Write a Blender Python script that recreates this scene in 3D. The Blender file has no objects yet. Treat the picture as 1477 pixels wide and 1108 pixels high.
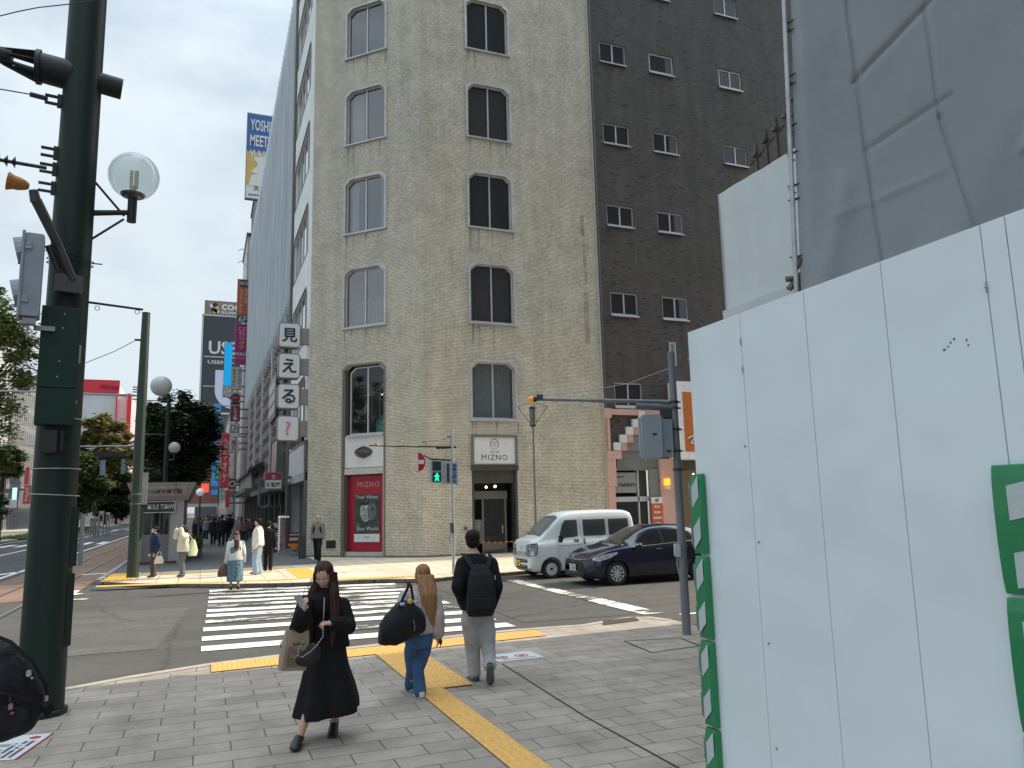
import bpy, bmesh, math, random
from mathutils import Vector, Matrix, noise
from math import sin, cos, pi, radians
random.seed(7)
S = bpy.context.scene
COL = S.collection
# ---------------------------------------------------------------- camera
cam_d = bpy.data.cameras.new("camera"); cam = bpy.data.objects.new("camera", cam_d); COL.objects.link(cam)
cam_d.sensor_width = 36; cam_d.lens = 26.885; cam_d.clip_end = 3000; cam_d.clip_start = 0.05
PITCH, ROLL, AZ = radians(8.949), radians(-1.357), radians(21.97)
cam.matrix_world = (Matrix.Translation((0, 0, 2.1)) @ Matrix.Rotation(-AZ, 4, 'Z')
                    @ Matrix.Rotation(pi/2 + PITCH, 4, 'X') @ Matrix.Rotation(-ROLL, 4, 'Z').inverted())
S.camera = cam
# ---------------------------------------------------------------- sun and sky
SUN_EL, SUN_AZ = radians(36), radians(3)      # azimuth counted from +X towards +Y
sd = bpy.data.lights.new("sun", 'SUN'); sd.energy = 5.0; sd.angle = radians(0.8); sd.color = (1, 0.88, 0.7)
so = bpy.data.objects.new("sun", sd); COL.objects.link(so); so.location = (40, 0, 60)
sdir = Vector((cos(SUN_EL)*cos(SUN_AZ), cos(SUN_EL)*sin(SUN_AZ), sin(SUN_EL)))
so.rotation_euler = sdir.to_track_quat('Z', 'Y').to_euler()
w = bpy.data.worlds.new("World"); S.world = w; w.use_nodes = True
nt = w.node_tree; nt.nodes.clear()
def N(t, typ, **kw):
    n = t.nodes.new(typ)
    for k, v in kw.items(): setattr(n, k, v)
    return n
wo = N(nt, 'ShaderNodeOutputWorld'); bg = N(nt, 'ShaderNodeBackground'); sky = N(nt, 'ShaderNodeTexSky')
sky.sky_type = 'NISHITA'; sky.sun_disc = False; sky.sun_elevation = SUN_EL; sky.sun_rotation = pi/2 - SUN_AZ
sky.dust_density = 2.0; sky.air_density = 1.2
bg.inputs[1].default_value = 0.1
tc = N(nt, 'ShaderNodeTexCoord'); nz = N(nt, 'ShaderNodeTexNoise'); nz.inputs['Scale'].default_value = 1.6
nz.inputs['Detail'].default_value = 5; nz.inputs['Roughness'].default_value = 0.55; nz.inputs['Distortion'].default_value = 0.4
mp = N(nt, 'ShaderNodeMapping'); mp.inputs['Scale'].default_value = (1, 1, 2.2)
rp = N(nt, 'ShaderNodeValToRGB'); rp.color_ramp.elements[0].position = 0.4; rp.color_ramp.elements[1].position = 0.62
rp.color_ramp.elements[0].color = (0.42, 0.42, 0.42, 1); rp.color_ramp.elements[1].color = (0.95, 0.95, 0.95, 1)
mx = N(nt, 'ShaderNodeMixRGB'); mx.inputs[2].default_value = (7.4, 8.35, 9.0, 1)
nt.links.new(tc.outputs['Generated'], mp.inputs[0]); nt.links.new(mp.outputs[0], nz.inputs['Vector'])
nt.links.new(nz.outputs['Fac'], rp.inputs[0]); nt.links.new(rp.outputs[0], mx.inputs[0])
nt.links.new(sky.outputs[0], mx.inputs[1])
# overcast distribution: brighter towards the zenith and around the veiled sun
sx = N(nt, 'ShaderNodeSeparateXYZ'); nt.links.new(tc.outputs['Generated'], sx.inputs[0])
def M_(op, a, b):
    n = N(nt, 'ShaderNodeMath', operation=op); n.use_clamp = False
    for i, v in enumerate((a, b)):
        if isinstance(v, (int, float)): n.inputs[i].default_value = v
        else: nt.links.new(v, n.inputs[i])
    return n.outputs[0]
zz = M_('POWER', M_('MAXIMUM', sx.outputs[2], 0.0), 4.0)
vd = N(nt, 'ShaderNodeVectorMath', operation='DOT_PRODUCT'); nt.links.new(tc.outputs['Generated'], vd.inputs[0]); vd.inputs[1].default_value = sdir
gl_ = M_('POWER', M_('MAXIMUM', vd.outputs['Value'], 0.0), 4.0)
fac = M_('ADD', M_('ADD', 0.95, M_('MULTIPLY', zz, 2.4)), M_('MULTIPLY', gl_, 1.2))
mm = N(nt, 'ShaderNodeMixRGB', blend_type='MULTIPLY'); mm.inputs[0].default_value = 1
nt.links.new(mx.outputs[0], mm.inputs[1]); nt.links.new(fac, mm.inputs[2]); nt.links.new(mm.outputs[0], bg.inputs[0]); nt.links.new(bg.outputs[0], wo.inputs[0])
S.view_settings.view_transform = 'Standard'; S.view_settings.look = 'None'; S.view_settings.exposure = 0.14; S.view_settings.gamma = 1
S.cycles.max_bounces = 6; S.cycles.transparent_max_bounces = 12

# ---------------------------------------------------------------- materials
MATS = {}
def mat(name, col, rough=0.6, metal=0.0, var=0.12, scale=6.0, bump=0.0, bscale=None, spec=0.5, emit=0.0, ecol=None, coat=0.0, stretch=None):
    if name in MATS: return MATS[name]
    m = bpy.data.materials.new(name); m.use_nodes = True; t = m.node_tree; b = t.nodes['Principled BSDF']
    b.inputs['Roughness'].default_value = rough; b.inputs['Metallic'].default_value = metal
    b.inputs['Specular IOR Level'].default_value = spec
    if coat: b.inputs['Coat Weight'].default_value = coat; b.inputs['Coat Roughness'].default_value = 0.05
    tcn = N(t, 'ShaderNodeTexCoord'); mpn = N(t, 'ShaderNodeMapping')
    if stretch: mpn.inputs['Scale'].default_value = stretch
    t.links.new(tcn.outputs['Object'], mpn.inputs[0])
    n = N(t, 'ShaderNodeTexNoise'); n.inputs['Scale'].default_value = scale; n.inputs['Detail'].default_value = 6; n.inputs['Roughness'].default_value = 0.6
    t.links.new(mpn.outputs[0], n.inputs['Vector'])
    r = N(t, 'ShaderNodeValToRGB'); r.color_ramp.elements[0].position = 0.3; r.color_ramp.elements[1].position = 0.7
    r.color_ramp.elements[0].color = tuple(max(0, c*(1-var)) for c in col) + (1,)
    r.color_ramp.elements[1].color = tuple(min(1, c*(1+var)) for c in col) + (1,)
    t.links.new(n.outputs['Fac'], r.inputs[0]); t.links.new(r.outputs[0], b.inputs['Base Color'])
    if bump:
        n2 = N(t, 'ShaderNodeTexNoise'); n2.inputs['Scale'].default_value = bscale or scale*4; n2.inputs['Detail'].default_value = 4
        t.links.new(mpn.outputs[0], n2.inputs['Vector'])
        bp = N(t, 'ShaderNodeBump'); bp.inputs['Strength'].default_value = bump; bp.inputs['Distance'].default_value = 0.02
        t.links.new(n2.outputs['Fac'], bp.inputs['Height']); t.links.new(bp.outputs[0], b.inputs['Normal'])
    if emit:
        b.inputs['Emission Color'].default_value = (ecol or col) + (1,); b.inputs['Emission Strength'].default_value = emit
    MATS[name] = m; return m
def glass(name, tint=(0.03, 0.04, 0.045), trans=0.5, rough=0.03, refl=1.0, r0=0.06):
    """a pane: a dark, partly see-through sheet under a mirror-like Fresnel reflection"""
    if name in MATS: return MATS[name]
    m = bpy.data.materials.new(name); m.use_nodes = True; t = m.node_tree; t.nodes.remove(t.nodes['Principled BSDF'])
    o = t.nodes['Material Output']; tr = N(t, 'ShaderNodeBsdfTransparent'); tr.inputs[0].default_value = (0.75, 0.8, 0.8, 1)
    df = N(t, 'ShaderNodeBsdfDiffuse'); df.inputs[0].default_value = tint + (1,)
    gl = N(t, 'ShaderNodeBsdfGlossy'); gl.inputs['Roughness'].default_value = rough; gl.inputs[0].default_value = (refl, refl, refl, 1)
    lwt = N(t, 'ShaderNodeLayerWeight'); pw = N(t, 'ShaderNodeMath', operation='POWER'); pw.inputs[1].default_value = 4.5; t.links.new(lwt.outputs['Facing'], pw.inputs[0])
    fr = N(t, 'ShaderNodeMath', operation='MULTIPLY_ADD'); fr.inputs[1].default_value = 1-r0; fr.inputs[2].default_value = r0; t.links.new(pw.outputs[0], fr.inputs[0])
    m1 = N(t, 'ShaderNodeMixShader'); m1.inputs[0].default_value = trans; m2 = N(t, 'ShaderNodeMixShader')
    t.links.new(df.outputs[0], m1.inputs[1]); t.links.new(tr.outputs[0], m1.inputs[2])
    tc2 = N(t, 'ShaderNodeTexCoord'); nn = N(t, 'ShaderNodeTexNoise'); nn.inputs['Scale'].default_value = 0.8
    bp = N(t, 'ShaderNodeBump'); bp.inputs['Strength'].default_value = 0.05
    t.links.new(tc2.outputs['Object'], nn.inputs['Vector']); t.links.new(nn.outputs['Fac'], bp.inputs['Height']); t.links.new(bp.outputs[0], gl.inputs['Normal'])
    t.links.new(fr.outputs[0], m2.inputs[0]); t.links.new(m1.outputs[0], m2.inputs[1]); t.links.new(gl.outputs[0], m2.inputs[2])
    t.links.new(m2.outputs[0], o.inputs[0]); MATS[name] = m; return m
def brickmat(name, c1, c2, mortar, bw, rh, ms=0.008, bias=0.0, offset=0.5, rough=0.6, bump=0.4, blot=0.18, blotscale=0.7, flecks=None, coords='UV', sx=1.0, streak=0.0, squash=1.0):
    if name in MATS: return MATS[name]
    m = bpy.data.materials.new(name); m.use_nodes = True; t = m.node_tree; b = t.nodes['Principled BSDF']
    b.inputs['Roughness'].default_value = rough
    tcn = N(t, 'ShaderNodeTexCoord'); src = tcn.outputs['UV'] if coords == 'UV' else tcn.outputs['Object']
    br = N(t, 'ShaderNodeTexBrick'); br.offset = offset
    br.inputs['Scale'].default_value = 1; br.inputs['Mortar Size'].default_value = ms; br.inputs['Bias'].default_value = bias
    br.inputs['Brick Width'].default_value = bw; br.inputs['Row Height'].default_value = rh; br.inputs['Mortar Smooth'].default_value = 0.15
    br.inputs['Color1'].default_value = c1 + (1,); br.inputs['Color2'].default_value = c2 + (1,); br.inputs['Mortar'].default_value = mortar + (1,)
    t.links.new(src, br.inputs['Vector'])
    n = N(t, 'ShaderNodeTexNoise'); n.inputs['Scale'].default_value = blotscale; n.inputs['Detail'].default_value = 8; n.inputs['Roughness'].default_value = 0.65
    t.links.new(src, n.inputs['Vector'])
    r = N(t, 'ShaderNodeValToRGB'); r.color_ramp.elements[0].position = 0.3; r.color_ramp.elements[1].position = 0.72
    r.color_ramp.elements[0].color = (1-blot, 1-blot, 1-blot*1.1, 1); r.color_ramp.elements[1].color = (1+blot*.6,)*3 + (1,)
    t.links.new(n.outputs['Fac'], r.inputs[0])
    mu = N(t, 'ShaderNodeMixRGB', blend_type='MULTIPLY'); mu.inputs[0].default_value = 1
    t.links.new(br.outputs['Color'], mu.inputs[1]); t.links.new(r.outputs[0], mu.inputs[2])
    last = mu.outputs[0]
    if streak:
        mp2 = N(t, 'ShaderNodeMapping'); mp2.inputs['Scale'].default_value = (1.3, 0.09, 1); t.links.new(src, mp2.inputs[0])
        n3 = N(t, 'ShaderNodeTexNoise'); n3.inputs['Scale'].default_value = 1.5; n3.inputs['Detail'].default_value = 5; t.links.new(mp2.outputs[0], n3.inputs['Vector'])
        r3 = N(t, 'ShaderNodeValToRGB'); r3.color_ramp.elements[0].position = 0.35; r3.color_ramp.elements[1].position = 0.6
        r3.color_ramp.elements[0].color = (1-streak,)*3 + (1,); r3.color_ramp.elements[1].color = (1, 1, 1, 1)
        t.links.new(n3.outputs['Fac'], r3.inputs[0]); m3 = N(t, 'ShaderNodeMixRGB', blend_type='MULTIPLY'); m3.inputs[0].default_value = 1
        t.links.new(last, m3.inputs[1]); t.links.new(r3.outputs[0], m3.inputs[2]); last = m3.outputs[0]
    if flecks:
        vo = N(t, 'ShaderNodeTexBrick'); vo.offset = offset
        for k in ('Scale', 'Mortar Size', 'Brick Width', 'Row Height'): vo.inputs[k].default_value = br.inputs[k].default_value
        vo.inputs['Color1'].default_value = (0, 0, 0, 1); vo.inputs['Color2'].default_value = (1, 1, 1, 1); vo.inputs['Mortar'].default_value = (0, 0, 0, 1)
        mpf = N(t, 'ShaderNodeMapping'); mpf.inputs['Location'].default_value = (bw*37, rh*22, 0)
        t.links.new(src, mpf.inputs[0]); t.links.new(mpf.outputs[0], vo.inputs['Vector'])
        rf = N(t, 'ShaderNodeValToRGB'); rf.color_ramp.elements[0].position = flecks[1]; rf.color_ramp.elements[1].position = min(1, flecks[1]+0.06)
        rf.color_ramp.elements[0].color = (0, 0, 0, 1); rf.color_ramp.elements[1].color = (1, 1, 1, 1)
        t.links.new(vo.outputs['Color'], rf.inputs[0])
        mf = N(t, 'ShaderNodeMixRGB'); mf.inputs[2].default_value = flecks[0] + (1,)
        t.links.new(rf.outputs[0], mf.inputs[0]); t.links.new(last, mf.inputs[1]); last = mf.outputs[0]
    t.links.new(last, b.inputs['Base Color'])
    if bump:
        bp = N(t, 'ShaderNodeBump', invert=True); bp.inputs['Strength'].default_value = bump; bp.inputs['Distance'].default_value = 0.01
        t.links.new(br.outputs['Fac'], bp.inputs['Height']); t.links.new(bp.outputs[0], b.inputs['Normal'])
    MATS[name] = m; return m

# ---------------------------------------------------------------- scene graph helpers
def tag(o, label=None, cat=None, group=None, kind=None):
    if label: o['label'] = label
    if cat: o['category'] = cat
    if group: o['group'] = group
    if kind: o['kind'] = kind
    return o
def thing(name, label, cat, loc=(0, 0, 0), rz=0.0, group=None):
    o = bpy.data.objects.new(name, None); COL.objects.link(o); o.empty_display_size = 0.2
    o.location = loc; o.rotation_euler = (0, 0, rz)
    o['_m'] = [loc[0], loc[1], loc[2], rz]
    return tag(o, label, cat, group)
def rootm(o):
    while o.parent: o = o.parent
    if '_m' in o:
        l = o['_m']; return Matrix.Translation(l[:3]) @ Matrix.Rotation(l[3], 4, 'Z')
    return Matrix.Identity(4)
SPLIT = {'bracket', 'eye', 'eyebrow', 'clip', 'bulb', 'fastener', 'handle', 'ceiling_lamp', 'leg', 'pilaster', 'mullion', 'wiper', 'latch', 'downlight', 'upright', 'balustrade', 'lime_streak', 'socket_box', 'scuff', 'buckle', 'hanger_rod', 'type_plate', 'post_shaft', 'hook', 'trinket', 'cable_tie', 'tie_wire', 'arrow_mark', 'roof_lamp', 'plinth', 'loop', 'rain_stain', 'repair_strip', 'clevis_bracket', 'portrait_features', 'clamp', 'cap', 'hub_hole'}
class MB:
    def __init__(s): s.v = []; s.f = []; s.mi = []; s.uv = {}; s.m = 0; s.X = None
    def add(s, vs, fs, uvs=None):
        b = len(s.v)
        for p in vs:
            p = Vector(p); s.v.append(s.X @ p if s.X else p)
        for k, f in enumerate(fs):
            if uvs: s.uv[len(s.f)] = uvs[k]
            s.f.append([b+i for i in f]); s.mi.append(s.m)
        return s
    def box(s, x0, x1, y0, y1, z0, z1):
        return s.add([(x0,y0,z0),(x1,y0,z0),(x1,y1,z0),(x0,y1,z0),(x0,y0,z1),(x1,y0,z1),(x1,y1,z1),(x0,y1,z1)],
                     [(0,3,2,1),(4,5,6,7),(0,1,5,4),(1,2,6,5),(2,3,7,6),(3,0,4,7)])
    def obox(s, c, size, rz=0, rx=0, ry=0):
        M = Matrix.Translation(c) @ Matrix.Rotation(rz, 4, 'Z') @ Matrix.Rotation(ry, 4, 'Y') @ Matrix.Rotation(rx, 4, 'X')
        a, b, d = size[0]/2, size[1]/2, size[2]/2
        vs = [M @ Vector(p) for p in [(-a,-b,-d),(a,-b,-d),(a,b,-d),(-a,b,-d),(-a,-b,d),(a,-b,d),(a,b,d),(-a,b,d)]]
        return s.add(vs, [(0,3,2,1),(4,5,6,7),(0,1,5,4),(1,2,6,5),(2,3,7,6),(3,0,4,7)])
    def rbox(s, c, size, r=0.02, rz=0, rx=0, ry=0, seg=3):
        """box with its edges rounded in the local XZ outline, extruded along local Y"""
        M = Matrix.Translation(c) @ Matrix.Rotation(rz, 4, 'Z') @ Matrix.Rotation(ry, 4, 'Y') @ Matrix.Rotation(rx, 4, 'X')
        a, b, d = size[0]/2, size[1]/2, size[2]/2; pts = []
        for cx, cz, a0 in ((a-r, d-r, 0), (-a+r, d-r, pi/2), (-a+r, -d+r, pi), (a-r, -d+r, 1.5*pi)):
            for k in range(seg+1):
                t = a0 + k*pi/2/seg; pts.append((cx+r*cos(t), cz+r*sin(t)))
        n = len(pts); vs = [M @ Vector((x, -b, z)) for x, z in pts] + [M @ Vector((x, b, z)) for x, z in pts]
        return s.add(vs, [tuple(range(n)), tuple(range(2*n-1, n-1, -1))] + [(i, n+i, n+(i+1) % n, (i+1) % n) for i in range(n)])
    def cyl(s, p0, p1, r0, r1=None, n=12, caps=True):
        p0, p1 = Vector(p0), Vector(p1); r1 = r0 if r1 is None else r1
        q = (p1-p0).to_track_quat('Z', 'Y') if (p1-p0).length > 1e-6 else Matrix.Identity(3).to_quaternion()
        vs = []
        for p, r in ((p0, r0), (p1, r1)):
            for i in range(n): vs.append(p + q @ Vector((r*cos(2*pi*i/n), r*sin(2*pi*i/n), 0)))
        fs = [(i, (i+1) % n, n+(i+1) % n, n+i) for i in range(n)]
        if caps: fs += [tuple(range(n-1, -1, -1)), tuple(range(n, 2*n))]
        return s.add(vs, fs)
    def tube(s, pts, r, n=8):
        rs = r if isinstance(r, (list, tuple)) else [r]*len(pts)
        for i in range(len(pts)-1): s.cyl(pts[i], pts[i+1], rs[i], rs[i+1], n)
        return s
    def ell(s, c, r, n=12, m=8, rot=None):
        c = Vector(c); r = (r, r, r) if not isinstance(r, (tuple, list)) else r; vs = []; fs = []
        for j in range(m+1):
            ph = pi*j/m
            for i in range(n):
                th = 2*pi*i/n; p = Vector((r[0]*sin(ph)*cos(th), r[1]*sin(ph)*sin(th), r[2]*cos(ph)))
                vs.append(c + (rot @ p if rot else p))
        for j in range(m):
            for i in range(n):
                a, b_, c_, d = j*n+i, j*n+(i+1) % n, (j+1)*n+(i+1) % n, (j+1)*n+i
                if j == 0: fs.append((a, d, c_))
                elif j == m-1: fs.append((a, d, b_))
                else: fs.append((a, d, c_, b_))
        return s.add(vs, fs)
    def lathe(s, c, prof, n=20, axis=None, cap=True):
        c = Vector(c); q = Vector(axis).to_track_quat('Z', 'Y') if axis else None; vs = []; fs = []
        for r, z in prof:
            for i in range(n):
                p = Vector((r*cos(2*pi*i/n), r*sin(2*pi*i/n), z)); vs.append(c + (q @ p if q else p))
        for j in range(len(prof)-1):
            for i in range(n): fs.append((j*n+i, j*n+(i+1) % n, (j+1)*n+(i+1) % n, (j+1)*n+i))
        if cap: fs.append(tuple(range(n-1, -1, -1))); fs.append(tuple(range((len(prof)-1)*n, len(prof)*n)))
        return s.add(vs, fs)
    def prism(s, poly, ax, t0, t1):
        """polygon extruded along axis ax ('x','y','z') from t0 to t1"""
        def P(a, b, t): return (t, a, b) if ax == 'x' else ((a, t, b) if ax == 'y' else (a, b, t))
        n = len(poly); vs = [P(a, b, t0) for a, b in poly] + [P(a, b, t1) for a, b in poly]
        return s.add(vs, [tuple(range(n)), tuple(range(2*n-1, n-1, -1))] + [(i, n+i, n+(i+1) % n, (i+1) % n) for i in range(n)])
    def quad(s, a, b, c, d, uv=None): return s.add([a, b, c, d], [(0, 1, 2, 3)], [uv] if uv else None)
    def loft(s, rings, close=True):
        n = len(rings[0]); vs = [p for r in rings for p in r]; fs = []
        for j in range(len(rings)-1):
            for i in range(n): fs.append((j*n+i, j*n+(i+1) % n, (j+1)*n+(i+1) % n, (j+1)*n+i))
        if close: fs.append(tuple(range(n-1, -1, -1))); fs.append(tuple(range((len(rings)-1)*n, len(rings)*n)))
        return s.add(vs, fs)
    def mesh(s, name, mats):
        me = bpy.data.meshes.new(name); me.from_pydata([tuple(v) for v in s.v], [], s.f)
        for m in (mats if isinstance(mats, (list, tuple)) else [mats]): me.materials.append(m)
        if len(me.polygons) == len(s.mi): me.polygons.foreach_set('material_index', s.mi)
        if s.uv:
            ul = me.uv_layers.new(name='UVMap')
            for pi_, u in s.uv.items():
                p = me.polygons[pi_]
                for k, li in enumerate(p.loop_indices): ul.data[li].uv = u[k]
        return me
    def pieces(s):
        par = list(range(len(s.v)))
        def fd(i):
            while par[i] != i: par[i] = par[par[i]]; i = par[i]
            return i
        for f in s.f:
            for i in f[1:]: par[fd(i)] = fd(f[0])
        g = {}
        for f in s.f: g.setdefault(fd(f[0]), []).append(f)
        L = []
        for fs in g.values():
            P = [s.v[i] for f in fs for i in f]; L.append([fs, [min(p[k] for p in P)-.002 for k in range(3)], [max(p[k] for p in P)+.002 for k in range(3)]])
        ch = True
        while ch:
            ch = False
            for i in range(len(L)):
                for j in range(len(L)-1, i, -1):
                    a, b = L[i], L[j]
                    if all(a[1][k] <= b[2][k] and b[1][k] <= a[2][k] for k in range(3)):
                        a[0] += b[0]; a[1] = [min(x) for x in zip(a[1], b[1])]; a[2] = [max(x) for x in zip(a[2], b[2])]; L.pop(j); ch = True
        return [x[0] for x in L]
    def build(s, name, mats, parent=None, smooth=False, world=True, bevel=0.0, fix=True):
        if name in SPLIT and parent and len(s.f) < 4000:
            ps = s.pieces()
            if len(ps) > 1:
                o = None; ix = {id(f): i for i, f in enumerate(s.f)}
                for fs in ps:
                    m_ = MB(); idx = {}
                    for f in fs:
                        if ix[id(f)] in s.uv: m_.uv[len(m_.f)] = s.uv[ix[id(f)]]
                        m_.f.append([idx.setdefault(i, len(idx)) for i in f]); m_.mi.append(s.mi[ix[id(f)]])
                    m_.v = [None]*len(idx)
                    for i, k in idx.items(): m_.v[k] = s.v[i]
                    o = m_.build1(name, mats, parent, smooth, world, bevel, fix)
                return o
        return s.build1(name, mats, parent, smooth, world, bevel, fix)
    def build1(s, name, mats, parent=None, smooth=False, world=True, bevel=0.0, fix=True):
        me = s.mesh(name, mats)
        if fix and not s.uv:
            bm = bmesh.new(); bm.from_mesh(me); bmesh.ops.recalc_face_normals(bm, faces=bm.faces); bm.to_mesh(me); bm.free()
        o = bpy.data.objects.new(name, me); COL.objects.link(o)
        if parent:
            if world: me.transform(rootm(parent).inverted())
            o.parent = parent
        if smooth:
            me.polygons.foreach_set('use_smooth', [True]*len(me.polygons))
            if smooth == 'auto':
                try: me.set_sharp_from_angle(angle=radians(38))
                except Exception: pass
        if bevel:
            bv = o.modifiers.new('bevel', 'BEVEL'); bv.width = bevel; bv.segments = 2; bv.limit_method = 'ANGLE'
        return o
def copy_tree(o, parent=None):
    c = o.copy(); COL.objects.link(c)
    if parent: c.parent = parent
    for ch in list(o.children): copy_tree(ch, c)
    return c
DG = bpy.context.evaluated_depsgraph_get
def textmesh(s, size=1.0, bold=0.0, depth=0.004, spacing=1.0, vertical=False, line=1.0):
    """flat lettering centred on its own origin, in the XZ plane, facing -Y; `size` is the character height"""
    cu = bpy.data.curves.new('lettering', 'FONT'); cu.body = '\n'.join(s) if vertical else s
    cu.align_x = 'CENTER'; cu.align_y = 'CENTER'; cu.size = size; cu.offset = bold*size; cu.extrude = depth/2; cu.space_character = spacing
    cu.space_line = line; cu.resolution_u = 2
    o = bpy.data.objects.new('tmp', cu); COL.objects.link(o); bpy.context.view_layer.update()
    me = bpy.data.meshes.new_from_object(o.evaluated_get(DG())); bpy.data.objects.remove(o)
    if not me.vertices: return me
    xs = [v.co.x for v in me.vertices]; ys = [v.co.y for v in me.vertices]
    me.transform(Matrix.Translation((-(min(xs)+max(xs))/2, -(min(ys)+max(ys))/2, 0)))
    me.transform(Matrix.Rotation(pi/2, 4, 'X'))
    return me
def text(s, c, w_=None, h=None, m=None, parent=None, rz=0.0, size=1.0, name='lettering', rx=0.0, **kw):
    me = textmesh(s, size, **kw)
    if me.vertices:
        X = max(v.co.x for v in me.vertices)*2; Z = max(v.co.z for v in me.vertices)*2
        sx = w_/X if w_ else (h/Z if h else 1); sz = h/Z if h else sx
        me.transform(Matrix.Diagonal((sx, 1, sz, 1)))
    me.transform(Matrix.Translation(c) @ Matrix.Rotation(rz, 4, 'Z') @ Matrix.Rotation(rx, 4, 'X'))
    me.materials.clear(); me.materials.append(m); me.name = name
    o = bpy.data.objects.new(name, me); COL.objects.link(o)
    if parent: me.transform(rootm(parent).inverted()); o.parent = parent
    return o
def cr(pts, t):
    """Catmull-Rom through (x, v) knots"""
    if t <= pts[0][0]: return pts[0][1]
    if t >= pts[-1][0]: return pts[-1][1]
    for i in range(len(pts)-1):
        if pts[i][0] <= t <= pts[i+1][0]:
            p0 = pts[max(i-1, 0)]; p1 = pts[i]; p2 = pts[i+1]; p3 = pts[min(i+2, len(pts)-1)]
            u = (t-p1[0])/(p2[0]-p1[0]); h = p2[0]-p1[0]
            m1 = (p2[1]-p0[1])/max(1e-6, p2[0]-p0[0])*h; m2 = (p3[1]-p1[1])/max(1e-6, p3[0]-p1[0])*h
            return (2*u**3-3*u*u+1)*p1[1] + (u**3-2*u*u+u)*m1 + (-2*u**3+3*u*u)*p2[1] + (u**3-u*u)*m2
# ================================================================= GROUND
def sheet(name, poly, z, m, z_side=None, parent=None):
    """flat sheet from an outline, with a skirt down to z_side when it is a raised kerbed surface; UV in metres"""
    bm = bmesh.new(); vs = [bm.verts.new((x, y, z)) for x, y in poly]; f = bm.faces.new(vs)
    if f.normal.z < 0: f.normal_flip()
    if z_side is not None:
        lo = [bm.verts.new((x, y, z_side)) for x, y in poly]; n = len(vs)
        for i in range(n): bm.faces.new((vs[i], vs[(i+1) % n], lo[(i+1) % n], lo[i]))
    bmesh.ops.recalc_face_normals(bm, faces=bm.faces)
    if f.normal.z < 0: bmesh.ops.reverse_faces(bm, faces=bm.faces)
    uv = bm.loops.layers.uv.new('UVMap')
    for fc in bm.faces:
        for l in fc.loops: l[uv].uv = (l.vert.co.x, l.vert.co.y)
    me = bpy.data.meshes.new(name); bm.to_mesh(me); bm.free(); me.materials.append(m)
    o = bpy.data.objects.new(name, me); COL.objects.link(o); return o
def structure(o): o['kind'] = 'structure'; return o
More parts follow.
